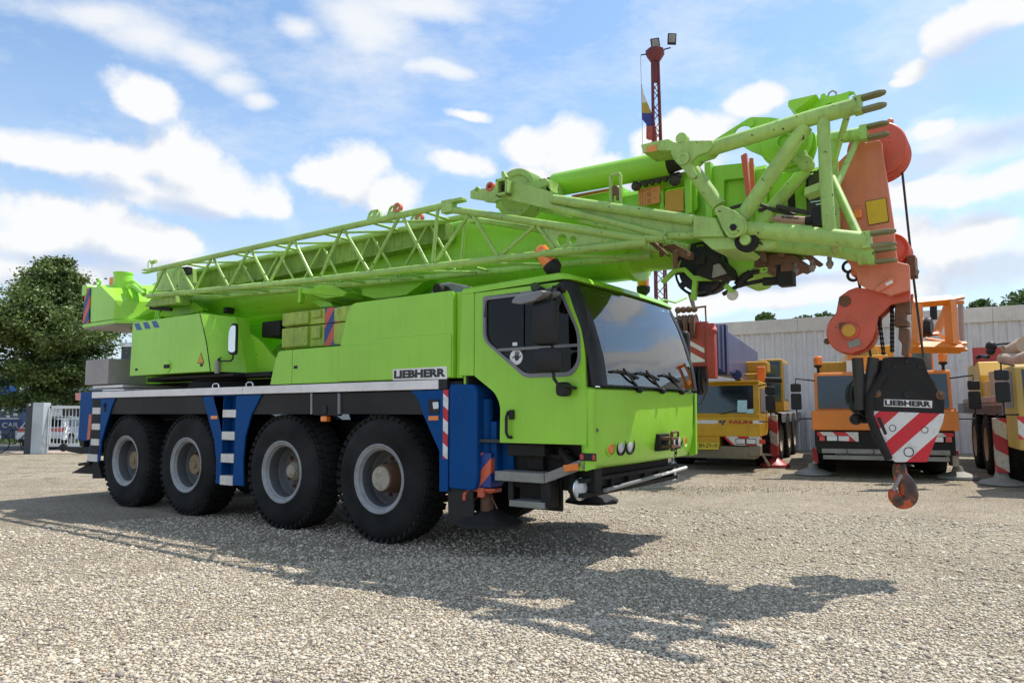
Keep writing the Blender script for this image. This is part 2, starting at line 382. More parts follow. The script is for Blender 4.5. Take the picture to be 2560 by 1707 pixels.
# ---- mudguards: long skirts with an angled end, carried inboard over the tyres
def mudguard(pts, lab=None):
    for s in (-1, 1):
        t = MB(); t.plate(pts, (), s*1.318, s*1.300); 
        zt = 1.715; xs = [p[0] for p in pts]; x0, x1 = min(xs), max(xs)
        zb = min(p[1] for p in pts)
        t.box(x0+.02, x1-.02, min(s*1.30, s*.62), max(s*1.30, s*.62), 1.60, 1.63)
        t.out('mudguard', M['guard'], crane, .006)
mudguard(g.xz('B', -1.318, (440,128),(345,275),(1345,275),(1262,108)))
mudguard(g.xz('B', -1.318, (1830,95),(1700,278),(2252,276),(2252,84)))
mudguard(g.xz('D', -1.318, (915,80),(915,275),(1720,280),(1595,62)))
m = MB(); q = g.xz('D', -1.33, (672,88),(672,285),(900,292),(903,80)); m.plate(q, (), -1.335, -1.26); m.out('guard_centre_panel', M['guard'], crane, .008)
for u in (655, 908):
    q = g.xz('D', -1.336, (u-8,84),(u-8,276),(u+10,276),(u+10,84)); MB().plate(q, (), -1.343, -1.30).out('guard_trim_strip', M['grey'], crane, .002)
q = g.Y('D', 782, 235, -1.335); m = MB(); m.box(q.x-.035, q.x+.035, -1.352, -1.33, q.z-.05, q.z+.05); m.out('guard_latch', M['black'], crane, .008)
# ---- blue side panels with ladders
def ladder(treads, parent, yi=-1.21):
    for (a, b, c, d) in treads:
        q = g.xz('B', -1.345, (a,c),(b,c),(b,d),(a,d)); xs = [p[0] for p in q]; zs = [p[1] for p in q]
        t = MB(); t.box(min(xs), max(xs), -1.352, yi, min(zs), max(zs)); t.out('tread', M['treadwhite'], parent, .006)
def bluepanel(outline_n, hole, view):
    o = MB(); o.plate(g.xz(view, -1.34, *outline_n), [g.xz(view, -1.34, *hole)] if hole else (), -1.34, -1.315)
    if hole:
        q = g.xz(view, -1.34, *hole); o.loft([[(x, y, z) for x, z in q] for y in (-1.314, -1.20)], cap=False); o.plate(q, (), -1.20, -1.185)
    return o
pr = bluepanel([(252,132),(470,130),(440,195),(415,275),(370,420),(342,520),(322,712),(205,712),(225,640),(250,360)], None, 'B').out('side_panel', M['blue'], crane, .006)
ld = MB(); q = g.xz('B', -1.342, (268,140),(333,140),(318,640),(238,640)); ld.plate(q, (), -1.346, -1.342); lad = ld.out('ladder', M['dark'], crane)
ladder([(265,333,215,275),(258,328,362,418),(250,320,503,560),(218,305,645,706)], lad, -1.31)
pm = bluepanel([(1272,112),(1810,97),(1770,180),(1718,280),(1662,480),(1642,700),(1646,935),(1390,912),(1395,700),(1380,530),(1345,395),(1310,270)],
     [(1468,114),(1580,112),(1552,845),(1440,845)], 'B').out('side_panel', M['blue'], crane, .006)
lad = MB(); q = g.xz('B', -1.23, (1480,140),(1500,140),(1470,820),(1450,820)); lad.plate(q, (), -1.23, -1.205); lad = lad.out('ladder', M['blue'], crane)
ladder([(1460,1576,235,305),(1452,1564,437,510),(1443,1556,643,716),(1434,1547,845,921)], lad)
pf = bluepanel([(1562,62),(1915,50),(1905,985),(1828,985),(1828,612),(1750,440),(1680,280),(1650,180),(1610,105)], None, 'D').out('side_panel', M['blue'], crane, .006)
for s in (1,):                                                        # far side: the same outlines
    for o in (pr, pm, pf):
        c = o.copy(); c.data = o.data.copy(); c.data.transform(Matrix.Diagonal((1, -1, 1, 1))); c.data.flip_normals(); COL.objects.link(c)
q = g.xz('D', -1.345, (1866,52),(1913,50),(1904,685),(1862,685)); MB().plate(q, (), -1.347, -1.3405).out('hazard_strip', M['haz_rw'], crane)
q = g.xz('D', -1.346, (1732,142),(1828,138),(1828,268),(1732,272)); m = MB(); m.plate(rnd(q, .015), (), -1.352, -1.335); lb = m.out('scene_lamp', M['black'], crane, .004)
q = g.xz('D', -1.36, (1764,165),(1818,162),(1820,225),(1772,230)); MB().plate(rnd(q, .012), (), -1.358, -1.350).out('lens', M['lens'], lb, .004)
for v, pts in (('D', [(1732,292),(1822,290),(1822,332),(1732,334)]), ('B', [(1350,290),(1410,288),(1410,320),(1350,322)])):
    MB().plate(rnd(g.xz(v, -1.346, *pts), .006), (), -1.352, -1.339).out('side_reflector', M['amber'], crane, .002)
q = g.Y('D', 790, 318, -1.3); m = MB(); m.box(q.x-.055, q.x+.055, -1.345, -1.27, q.z-.035, q.z+.035); m.out('side_marker_lamp', M['amber'], crane, .012)
q = g.Y('B', 370, 215, -1.346); m = MB(); m.box(q.x-.03, q.x+.03, -1.353, -1.338, q.z-.075, q.z+.08); m.tube([(q.x+.01, -1.355, q.z+.01), (q.x+.015, -1.358, q.z+.06)], .012, 8); m.out('door_latch', M['black'], crane, .004)
# ---- rear outriggers (blue box with red legs) and tow bar
m = MB(); q = g.xz('B', -1.30, (150,75),(262,70),(255,360),(215,520),(125,520)); m.plate(q, (), -1.30, -.95); rb = m.out('outrigger_box', M['blue'], crane, .02)
q = g.xz('B', -1.28, (85,82),(150,78),(150,150),(88,148)); MB().plate(q, (), -1.25, -.9).out('tail_lamp', M['redlens'], rb, .004)
q = g.xz('B', -1.3, (115,160),(150,150),(125,580),(85,570)); MB().plate(q, (), -1.2, .9).out('rear_beam', M['dark'], rb, .006)
q = g.xz('B', -1.31, (232,275),(258,275),(238,505),(212,510)); MB().plate(q, (), -1.315, -1.305).out('warning_strip', M['coralred'], rb)
m = MB(); m.plate(g.xz('B', -1.2, (25,580),(240,575),(225,630),(150,640),(20,615)), (), -1.2, 1.1); m.plate(g.xz('B', -1.1, (62,815),(240,720),(310,700),(350,865),(258,865),(262,825)), (), -1.1, -.6)
m.plate(g.xz('B', -1.15, (128,725),(230,710),(230,735),(128,750)), (), -1.15, -1.0); m.out('rear_underrun', M['dark'], crane, .006)
m = MB(); m.box(-7.6, -7.0, -.9, .9, .72, .98); m.out('rear_bumper', M['dark'], crane, .01)
SX0, SX1 = g.Y('D', 2112, 780, -1.275).x, g.Y('D', 2302, 780, -1.275).x; SXM = (SX0+SX1)/2
# ---- front outrigger: blue box, jack, chevron sleeve, foot
for s in (-1, 1):
    ox = MB(); q = rnd([(1.045, .67), (1.40, .67), (1.43, .80), (1.43, 1.70), (1.38, 1.77), (1.045, 1.78)], .05); ox.plate(q, (), s*1.338, s*.82)
    ob = ox.out('outrigger_box', M['blue'], crane, .02)
    j = MB(); j.tube([(SXM, s*1.16, 1.62), (SXM, s*1.16, 1.0)], .072, 18); j.box(SXM-.14, SXM-.08, s*1.16-.05, s*1.16+.05, .70, 1.36); j.box(SXM+.08, SXM+.16, s*1.16-.05, s*1.16+.05, .76, 1.38)
    j.box(1.55, 1.72, s*.9-.2, s*.9+.2, .8, 1.72); jk = j.out('jack_cylinder', M['blue'], crane, .012)
    MB().plate(rnd([(SX0, .70), (SX1, .70), (SX1, 1.06), (SX0, 1.06)], .02), (), s*1.275, s*1.07).out('sleeve', M['haz_ob'], jk, .015)
    h = MB(); h.box(SXM-.16, SXM+.13, s*1.16-.09, s*1.16+.09, .645, .69); h.tube([(SXM-.16, s*1.27, .66), (SXM-.19, s*1.30, .62), (SXM-.19, s*1.30, .56)], .022); h.tube([(SXM+.17, s*1.24, .68), (SXM-.16, s*1.29, .67)], .018); h.box(SXM-.03, SXM+.05, s*1.27-.02, s*1.27+.02, .60, .70)
    h.out('jack_handle', M['coralred'], jk, .006)
    h = MB(); h.lathe([(.07,.0),(.07,.2),(.055,.22),(.055,.3)], (SXM, s*1.16, .40), (0,0,1), 16); h.tube([(SXM-.09, s*1.2, .60), (SXM-.2, s*1.22, .47)], .008); h.tube([(SXM+.09, s*1.2, .60), (SXM+.18, s*1.22, .49)], .008); h.out('jack_foot_pin', M['rust'], jk)
    f = MB(); f.lathe([(.36,0),(.36,.03),(.10,.16),(.06,.18)], (SXM, s*1.12, .30), (0,0,1), 8); f.out('jack_foot', M['dark'], jk, .006)
    MB().plate([(1.02, .28), (1.36, .36), (1.34, .70), (1.0, .70)], (), s*1.30, s*1.28).out('mud_flap', M['guard'], crane)
# ---- engine cover: main cover, two hatch panels, raised lower skirt
CW = 1.335
ec = MB(); ec.plate(rnd([(1.10, 1.845), (1.10, 2.795), (-.50, 2.79), (-.585, 2.62), (-.676, 2.30), (-.676, 1.845)], [.01, .06, .10, .25, .02, .01], 6), (), -CW, CW)
eng = ec.out('engine_cover', M['green'], crane, .03, seg=3)
MB().plate(rnd([(1.085, 1.85), (1.085, 2.325), (-.03, 2.335), (-.07, 2.275), (-.674, 2.283), (-.674, 1.85)], [.02,.02,.06,.06,.01,.01], 4), (), -CW-.016, -CW+.01).out('skirt', M['green'], eng, .012, seg=3)
MB().plate(rnd([(1.104, 1.845), (1.104, 2.785), (1.195, 2.775), (1.195, 1.845)], .01), (), -CW+.055, CW-.055).out('cooling_channel', M['green'], eng, .02)
MB().plate(rnd([(-.684, 1.845), (-.684, 2.285), (-1.578, 2.285), (-1.578, 1.845)], [.005,.02,.02,.005]), (), -CW, CW).out('engine_hatch', M['green'], crane, .014)
MB().plate(rnd([(-1.586, 1.845), (-1.586, 2.285), (-1.87, 2.28), (-1.95, 2.10), (-2.02, 1.845)], [.005,.02,.05,.2,.01]), (), -CW, CW).out('engine_hatch', M['green'], crane, .014)
for v, pt, y in (('C', (364,946), -CW), ):
    q = g.Y(v, *pt, y); MB().box(q.x-.035, q.x+.035, y-.008, y+.01, q.z-.02, q.z+.02).out('hatch_latch', M['black'], crane, .006)
q = g.xz('C', -CW-.02, (1255,966),(1750,938),(1752,1054),(1257,1066)); MB().plate(q, (), -CW-.020, -CW-.0145).out('sign_plate', M['stickerwhite'], eng)
o0 = Vector((q[3][0]+.018, -CW-.0205, q[3][1]+.018)); lettering('lettering', 'LIEBHERR', M['letter'], eng, o0, (1,0,0), (0,0,1), q[2][0]-q[3][0]-.036, q[0][1]-q[3][1]-.034, bold=.05, depth=.003)
# horn on the cover and air box behind it
q = g.Y('C', 1705, 255, -1.12); m = MB(); m.lathe([(.03,-.1),(.05,-.06),(.035,-.03),(.06,.0),(.085,.06),(.08,.07),(.02,.03)], (q.x, -1.12, q.z+.02), (-.25,-.9,-.15), 14); m.out('air_horn', M['dark'], crane)
m = MB(); m.hull([(.50,-1.05,2.80),(1.15,-1.05,2.80),(.50,-.5,2.80),(1.15,-.5,2.80),(.53,-1.0,2.97),(.75,-1.0,2.97),(1.10,-1.0,2.88),(.53,-.55,2.97),(.75,-.55,2.97),(1.10,-.55,2.88)]); m.out('air_box', M['grey'], crane, .02)
# ---- counterweight slabs with rust, chevron ends
for z0, z1, mt in ((2.345, 2.635, 'greenrust'), (2.645, 2.845, 'greenrust')):
    t = MB(); t.plate(rnd([(-2.22, -1.0), (-2.22, 1.0), (-.60, 1.0), (-.60, -1.0)], .08), (), z0, z1, ax='z'); cw = t.out('counterweight_slab', M[mt], crane, .02)
    MB().box(-2.20, -1.66, -1.04, -.99, z0+.012, z1-.006).out('counterweight_face', M[mt], cw, .02)
    MB().box(-1.60, -1.42, -1.035, -.99, z0+(.10 if z0 < 2.5 else .08), z1-.015).out('lifting_pocket', M[mt], cw, .025)
    t = MB(); t.loft([[(-1.36+.90*math.sin(a)*.62, -1.006+.10*(1-math.cos(a)), z) for a in (0,.25,.5,.75,1.0,1.25)] for z in (z0+.002, z1-.002)], closed=False); 
    t.out('chevron_plate', M['haz_ob2'], cw)
# ---- turntable, slew frame, rear grey ballast
m = MB(); m.lathe([(1.02,1.815),(1.02,1.95),(.95,1.96),(.95,2.03),(.4,2.03)], (-4.2,0,0), (0,0,1), 48); m.box(-5.9, -2.6, -.9, .9, 1.99, 2.06); m.box(-5.4, -3.2, -1.1, 1.1, 2.0, 2.05); m.out('turntable', M['dark'], crane, .01)
for y in (-.62, .62):
    m = MB(); q = [(-6.9, 2.06), (-6.9, 3.0), (-6.55, 3.62), (-6.0, 3.62), (-5.1, 3.18), (-4.2, 3.0), (-3.2, 2.55), (-2.9, 2.30), (-2.45, 2.12), (-2.1, 2.05), (-2.05, 1.97), (-2.6, 1.97), (-6.4, 1.97)]
    m.plate(rnd(q, .12), (), y-.03, y+.03); m.out('slew_frame', M['boompaint'], crane, .008)
m = MB(); m.box(-6.9, -6.2, -.59, .59, 2.06, 2.9); m.box(-6.2, -3.2, -.59, .59, 2.07, 2.2); m.out('slew_frame_floor', M['boompaint'], crane, .01)
m = MB(); m.box(-2.95, -2.3, -.45, .3, 2.46, 2.86); m.box(-3.4, -2.96, -.5, .4, 2.62, 2.86); m.out('under_boom_shade_block', M['dark'], crane, .02)  # added dark boxes that stand in for the shade under the boom
m = MB(); m.box(-7.2, -6.40, -1.3, 1.3, 1.96, 2.39); m.out('rear_ballast', M['steelgrey'], crane, .012)
m = MB(); m.plate([(-7.0, -1.25), (-6.0, -1.25), (-6.0, 1.25), (-7.0, 1.25)], (), 1.90, 1.94, ax='z'); m.plate([(-6.6, -1.28), (-5.9, -1.28), (-5.9, -1.1), (-6.6, -1.1)], (), 1.845, 1.87, ax='z'); m.out('ballast_tray', M['alu'], crane)
# ---- upper cabinet with bent front panel
y0 = -1.25
tl, tm, bm_, bl = g.xz('g', y0, (705,675),(1600,552),(1738,1325),(662,1388))
tr = g.Y('g', 2075, 600, -.85); br = g.Y('g', 2230, 1345, -.85)
t = MB(); t.plate(rnd([tl, tm, lerp(tm, bm_, .5) if False else ((tm[0]+bm_[0])/2+.03, (tm[1]+bm_[1])/2), bm_, bl], [.05,.05,.5,.01,.01], 5), (), y0, -.64); cab_ = t.out('upper_cabinet', M['green'], crane, .03, seg=3)
t = MB()
secs = []
for k in range(7):
    f = k/6; top = lerp((tm[0]+.012, y0, tm[1]-.004), tuple(tr), f); bot = lerp((bm_[0]+.012, y0, bm_[1]), tuple(br), f)
    bulge = .05*math.sin(PI*f)
    mid = ((top[0]+bot[0])/2+.035+bulge, (top[1]+bot[1])/2-bulge, (top[2]+bot[2])/2)
    col = [lerp(top, lerp(mid, bot, max(0, (w-.5)*2)) if w > .5 else mid, w*2 if w <= .5 else 1.) for w in (0,.25,.5,.75,1.)]
    secs.append([(c[0]+(bulge*.6 if 0 < i < 4 else 0), c[1], c[2]) for i, c in enumerate(col)])
t.loft(secs, closed=False)
o2 = len(t.v); back = [(tm[0]+.012, -.64, tm[1]-.004), (tr.x, -.64, tr.z), (br.x, -.64, br.z), (bm_[0]+.012, -.64, bm_[1])]
t.add([secs[0][0], secs[-1][0], back[1], back[0]], [(0,1,2,3)]); t.add([secs[-1][0], secs[-1][2], secs[-1][4], back[2], back[1]], [(0,1,2,3,4)])
t.add([secs[0][4], secs[-1][4], back[2], back[3]], [(0,3,2,1)])
t.out('front_panel', M['green'], cab_, smooth=50)
MB().tube([(p[0]-.004, p[1]-.001, p[2]) for p in secs[0]], .008, 6).out('panel_seam', M['black'], cab_)
for u in ((725,690),(840,675),(957,658)):
    q = g.xz('g', y0, u, (u[0]+62,u[1]-8), (u[0]+108,u[1]+80), (u[0]+36,u[1]+88)); MB().plate(q, (), y0-.003, y0+.001).out('blue_flash', M['decal'], cab_)
q = g.xz('g', y0, (1618,1072),(1662,1218),(1566,1220)); MB().plate(q, (), y0-.003, y0+.001).out('warning_triangle', M['letter'], cab_)
cq = (sum(p[0] for p in q)/3, sum(p[1] for p in q)/3); MB().plate([lerp(p, cq, .16) for p in q], (), y0-.006, y0-.0035).out('warning_triangle_field', M['ochreboard'], cab_)
q = g.Y('g', 1175, 1260, y0); m = MB(); m.lathe([(.095,0),(.095,.012),(.085,.016),(.005,.016)], (q.x, y0, q.z), (0,-1,0), 24); m.out('grip_recess', M['green'], cab_)
m = MB(); m.box(q.x-.085, q.x+.085, y0-.022, y0-.0165, q.z-.03, q.z+.03); m.out('grip', M['dark'], cab_, .01)
for pt in ((755,1302),(1625,1242)):
    q = g.Y('g', *pt, y0); MB().box(q.x-.035, q.x+.035, y0-.008, y0+.005, q.z-.02, q.z+.02).out('cabinet_latch', M['black'], cab_, .005)
# mirror on its bent tube
pc = g.Y('g', 2040, 890, -1.22); t = MB()
mo = [(-.055,-.20),(-.06,-.05),(-.055,.12),(-.02,.21),(.055,.215),(.06,.1),(.058,-.1),(.062,-.21),(0,-.23)]
ex = Vector((.93,.37,0)); 
for dd, mm, sc in ((0, 0, 1.1), (.02, 1, .92)):
    nrm = Vector((.37,-.93,0)).normalized(); 
    a = [Vector(pc)+ex*p[0]*sc*1.02+Vector((0,0,p[1]*sc*.95))+nrm*dd for p in rnd(mo, .04)]
    b = [p-nrm*.03 for p in a]; t.loft([a, b], mi=mm)
mir = t.out('mirror', [M['black'], M['chrome']], crane)
q = [g.Y('g', *p, -1.2) for p in ((2045,1040),(2045,1150),(2020,1185),(1880,1188),(1862,1160),(1880,1142),(1850,1160),(1835,1230),(1830,1310))]
MB().tube(q[:6], .012, 8).tube([q[3], q[6], q[7], q[8]], .014, 8).out('mirror_arm', M['black'], mir)
q = g.Y('g', 1835, 1270, -1.2); MB().tube([(q.x, -1.2, q.z-.09), (q.x, -1.2, q.z+.09)], .035, 12).out('mirror_mount', M['steelgrey'], mir)
# ---- winch housing with stripes
tpts = [(-6.93, 3.69), (-6.38, 3.37), (-6.40, 3.07), (-7.22, 3.08), (-7.22, 3.68)]
t = MB(); i0 = -.35
hv = [tuple(g.Y('A', u, v, y)) for u, v, y in ((245,292,-1.25),(330,266,-1.25),(465,405,-1.25),(456,580,-1.25),(241,610,-1.25),(588,415,-1.08),(606,585,-1.08),(672,384,-.74),(612,588,-.80),(560,312,-.78),(640,350,-.76))]
t.hull(hv+[(-7.22, i0, 3.76), (-6.6, i0, 3.78), (-5.95, i0, 3.42), (-6.1, i0, 3.06), (-7.22, i0, 3.08)])
wh = t.out('winch_housing', M['green'], crane, .012, smooth=12)
q = g.xz('g', -1.25, (80,222),(150,210),(122,690),(45,682)); MB().plate(q, (), -1.265, -1.245).out('striped_plate', M['haz_ob2'], wh)
t = MB(); t.plate([(-7.47, -1.26), (-6.35, -1.26), (-5.95, -.95), (-5.8, .6), (-7.47, .6)], [circ((-6.6,-.75), .16, 16, .12), circ((-7.05,-.95), .12, 12, .08)], 2.98, 3.045, ax='z'); t.out('winch_base', M['green'], wh, .006)
t = MB(); t.plate([(-7.45, -1.24), (-6.4, -1.24), (-6.0, -.95), (-5.85, .55), (-7.45, .55)], [circ((-6.6,-.75), .15, 16, .11)], 2.955, 2.978, ax='z'); t.out('winch_underside', M['steelgrey'], wh)
q = g.Y('g', 575, 150, -.9); t = MB(); t.lathe([(.155,-.30),(.155,.12),(.165,.13),(.165,.155),(.14,.16)], (q.x, -.9, q.z+.03), (0,0,1), 24); t.out('exhaust_stack', M['green'], crane)
q = g.Y('g', 463, 150, -.8); t = MB(); t.lathe([(.085,-.14),(.085,-.03),(.09,-.03),(.09,.09),(.05,.115)], (q.x, -.8, q.z), (0,0,1), 16, 0); b = t.out('beacon', M['amber'], crane); MB().lathe([(.095,-.20),(.095,-.06),(.05,-.05)], (q.x, -.8, q.z), (0,0,1), 16).out('beacon_base', M['dark'], b)
q = g.Y('g', 248, 150, -1.05); t = MB(); t.plate(circ((q.x, q.z+.02), .07, 14), [circ((q.x, q.z+.02), .035, 12)], -1.06, -1.03); t.plate(rnd([(q.x-.12, q.z-.25), (q.x+.06, q.z-.25), (q.x+.06, q.z-.05), (q.x-.12, q.z-.06)], .05), (), -1.275, -1.0); t.out('lifting_eye', M['green'], wh, .006)
t = MB()
for (p0, dy) in (((640,150), -.9), ((640,200), -.98), ((640,170), -.8)):
    a = g.Y('g', *p0, dy); t.tube([a, a+Vector((.2,0,0)), a+Vector((.42,-.02,-.10)), a+Vector((.75,-.1,-.22))], .04, 10)
t.out('hoist_guide_tube', M['green'], crane)
t = MB()
for k in range(5):
    a = g.Y('g', 900+28*k, 380, -.7); t.tube([a, a+Vector((.22,0,-.45))], .03, 8)
t.out('winch_rope_guard', M['green'], crane)
q = [g.Y('g', *p, -1.1) for p in ((950,480),(1220,500))]; t = MB(); t.tube([q[0], q[1]], .03, 10); t.out('jib_rest', M['dark'], crane)
# ---- CAB
def front_x(z):
    pts = [(.90,2.64),(.95,2.695),(1.03,2.745),(1.2,2.775),(1.45,2.79),(1.72,2.795),(1.7201,2.838),(1.76,2.834),(2.0,2.80),(2.24,2.735),(2.5,2.645),(2.74,2.53),(2.83,2.47)]
    for (a, b), (c, d) in zip(pts, pts[1:]):
        if z <= c: return b+(d-b)*max(0, (z-a)/(c-a))
    return pts[-1][1]
YS = [-1.34,-1.33,-1.31,-1.27,-1.20,-1.12,-.95,-.7,-.35,0,.35,.7,.95,1.12,1.20,1.27,1.31,1.33,1.34]
def front_arc(z, ys=YS, off=0.):
    x0 = front_x(z); out = []
    for y in ys:
        a = abs(y); x = x0+.045-.045*(a/1.2)**2 if a < 1.2 else x0-.06*((a-1.2)/.14)**2.2
        out.append((x+off, y*(1+off*.2), z))
    return out
# lower front, "hood": a curved shell closed behind
t = MB(); secs = []
for z in (.93, .96, 1.00, 1.06, 1.2, 1.4, 1.6, 1.69, 1.715):
    dz = (-.03 if z < .95 else 0) + (-.03 if z > 1.70 else 0)
    secs.append(front_arc(z, off=dz)+[(2.66, 1.32, z), (2.66, -1.32, z)])
t.loft(secs); 
cab = t.out('cab', M['green'], crane, smooth=50)
# door-side skirt behind the bumper corner
for s in (-1, 1):
    q = g.xz('G', -1.34, (1318,755),(1318,578),(1345,540),(1345,40),(1392,40),(1392,735)); MB().plate(q, (), s*1.336, s*1.28).out('bumper_side', M['green'], cab, .006)
# windscreen, pillars, roof, rear wall, floor
gy = [y for y in YS if abs(y) <= 1.1]; gy = [-1.15]+[y for y in YS if abs(y) < 1.13]+[1.15]
t = MB(); t.loft([front_arc(z, gy) for z in (1.725, 1.85, 2.0, 2.15, 2.3, 2.45, 2.6, 2.735)], closed=False); wsn = t.out('windscreen', M['glass'], cab, smooth=60)
for s in (-1, 1):
    py = [s*v for v in (1.13, 1.15, 1.18, 1.24, 1.29, 1.325, 1.338)]
    t = MB(); t.loft([front_arc(z, py, .006) for z in (1.725, 1.85, 2.0, 2.15, 2.3, 2.45, 2.6, 2.755)], closed=False)
    t.loft([[(p[0]-.035, p[1]*.985, p[2]) for p in front_arc(z, py)] for z in (1.725, 1.85, 2.0, 2.15, 2.3, 2.45, 2.6, 2.755)], closed=False); t.out('windscreen_pillar', M['black'], cab, smooth=60)
t = MB(); t.loft([front_arc(z, [y*.99 for y in YS], .004) for z in (1.7201, 1.738)], closed=False); t.out('windscreen_seal', M['black'], cab, smooth=60)
t = MB(); secs = []
for z, k, xr in ((2.735, 1.0, 1.235), (2.775, 1.0, 1.225), (2.80, .985, 1.235), (2.815, .955, 1.27), (2.822, .88, 1.35)):
    secs.append([(p[0]-(1-k)*.9+.012, p[1]*k, z+(.035*(p[0]-1.2)/1.3)) for p in front_arc(z)]+[(xr, 1.34*k, z), (xr, -1.34*k, z)])
t.loft(secs); t.out('roof', M['green'], cab, smooth=45)
t = MB(); t.box(1.215, 1.245, -1.30, 1.30, 1.2, 2.73); t.out('rear_wall', M['green'], cab, .01)
t = MB(); t.box(1.25, 2.66, -1.30, 1.30, 1.165, 1.20); t.box(1.246, 1.26, -1.29, 1.29, 1.2, 2.72); t.box(2.30, 2.68, -1.05, 1.05, 1.5, 1.71); t.box(1.26, 2.45, -1.28, 1.28, 2.70, 2.728); t.out('cab_lining', M['cabtrim'], cab, .01)
for y in (-.72, .72):
    t = MB(); t.box(1.55, 2.02, y-.25, y+.25, 1.52, 1.66); t.hull([(1.50,y-.25,1.64),(1.64,y-.25,1.64),(1.38,y-.22,2.34),(1.47,y-.22,2.34),(1.50,y+.25,1.64),(1.64,y+.25,1.64),(1.38,y+.22,2.34),(1.47,y+.22,2.34)])
    t.box(1.36, 1.46, y-.14, y+.14, 2.36, 2.56); t.box(1.66, 1.9, y-.16, y+.16, 1.2, 1.52); t.out('seat', M['seat'], cab, .04)
t = MB(); c = Vector((2.22, .72, 1.84)); ax_ = Vector((-.55, 0, .83)).normalized(); e1 = Vector((0,1,0)); e2 = ax_.cross(e1)
t.tube([c+e1*math.cos(2*PI*k/24)*.22+e2*math.sin(2*PI*k/24)*.22 for k in range(25)], .016, 8, cap=False); t.tube([c-ax_*.02, c-ax_*.35], .035, 8)
for k in range(3): t.tube([c, c+e1*math.cos(2.1*k+.5)*.21+e2*math.sin(2.1*k+.5)*.21], .014, 6)
t.out('steering_wheel', M['black'], cab)
# door and fixed side strip
RZ = (g.Y('E', 600, 742, -1.33).z+g.Y('E', 1245, 702, -1.33).z)/2
for s in (-1, 1):
    yo = s*W2
    MB().plate(rnd([(1.232, 2.735), (1.39, 2.738), (1.386, 1.86), (1.185, 1.865)], .008), (), yo, s*1.295).out('side_strip', M['green'], cab, .01)
    dpoly = [(1.400, 2.732), (2.475, 2.742), (2.545, 2.62), (2.690, 2.24), (2.722, 2.02), (2.722, 1.172), (1.722, 1.172), (1.730, 1.55), (1.665, 1.675), (1.396, 1.856)]
    wout = [(1.512, 2.682), (2.455, 2.690), (2.672, 2.235), (2.672, 1.93), (2.575, 1.818), (2.035, 1.818), (1.512, 2.225)]
    wout_r = rnd(wout, [.03,.05,.10,.09,.09,.07,.09], 5)
    t = MB(); t.plate(rnd(dpoly, [.02,.05,.05,.1,.1,.01,.01,.12,.10,.01]), [wout_r], yo, s*1.30); door = t.out('door', M['green'], crane, .008)
    cx, cz = 2.15, 2.25
    inn = rnd([(cx+(p[0]-cx)*.945, cz+(p[1]-cz)*.91) for p in wout], [.03,.05,.10,.09,.09,.07,.09], 5)
    MB().plate(wout_r, [inn], yo+s*.010, s*1.31).out('window_frame', M['grey'], door, .006)
    t = MB(); t.plate(inn, (), s*1.322, s*1.318); t.out('window_glass', M['sideglass'], door)
    t = MB(); t.obox((2.165, s*1.332, RZ), (.475,0,.0), (0,.008,0), (0,0,.015)); t.out('window_rail', M['grey'], door, .003)
    if s < 0:
        t = MB(); t.plate([(2.012, 2.08), (2.018, 2.08), (2.018, 2.66), (2.012, 2.66)], (), yo+.004, yo+.018); t.out('sliding_edge', M['black'], door)
        q = g.Y('E', 728, 805, -1.326); t = MB(); t.lathe([(.078,0),(.078,.003),(.002,.003)], (q.x, -1.324, q.z), (0,-1,0), 28); stk = t.out('hand_sticker', M['stickerwhite'], door)
        t = MB(); t.plate(circ((q.x+.008, q.z-.012), .026, 12), (), -1.3285, -1.3275)
        for k in range(4): t.obox((q.x+.004+.014*k-.012, -1.328, q.z+.028+.006*(k in (1,2))), (.005,0,0), (0,.0005,0), (.002*(k-1.5),0,.026))
        t.obox((q.x-.026, -1.328, q.z+.004), (.018,0,.012), (0,.0005,0), (-.004,0,.005)); t.obox((q.x+.045, -1.328, q.z+.0), (.016,0,.014), (0,.0005,0), (-.004,0,.005)); t.out('hand_mark', M['letter'], door)
        q = g.xz('E', -1.326, (697,678),(737,676),(737,706),(697,707)); MB().plate(q, (), -1.3275, -1.3235).out('small_label', M['lens'], door)
    q = g.Y('E', 680, 1385, -1.34); t = MB()
    a = [(q.x+.03, s*1.35, q.z+.13), (q.x-.01, s*1.375, q.z+.12), (q.x-.022, s*1.385, q.z+.07), (q.x-.022, s*1.385, q.z-.08), (q.x-.005, s*1.375, q.z-.125), (q.x+.02, s*1.345, q.z-.13)]
    t.tube(a, .016, 10); t.box(q.x-.005, q.x+.05, min(s*1.34, s*1.372), max(s*1.34, s*1.372), q.z+.05, q.z+.145); t.out('door_handle', M['black'], door, .006)
# lights sunk in the lower front
for s, us in ((-1, ((1560,541),(1630,533),(1697,523))), (1, ((2254,468),(2216,475),(2172,480)))):
    for k, (u, v) in enumerate(us):
        q = g.X('G', u, v, 2.80); y = q.y if s < 0 else None
        yy = (-.96, -.76, -.57)[k]*-s*-1 if s < 0 else (.96, .76, .57)[k]
        if s < 0: yy = (-.955, -.755, -.565)[k]
        x = front_arc(1.14, [yy])[0][0]; nrm = Vector((1, .10*yy, 0)).normalized()
        t = MB(); t.lathe([(.088,-.06),(.092,.004),(.078,.008),(.070,-.03)], (x, yy, 1.135), nrm, 24, 0, cap=False); b = t.out('fog_lamp', M['black' if k else 'green'], cab)
        t = MB(); t.lathe([(.074,-.015),(.06,.0),(.03,.006),(.001,.007)], (x, yy, 1.135), nrm, 24, 0, cap=False); t.out('lens', M['amber' if k == 0 else 'lens'], b)
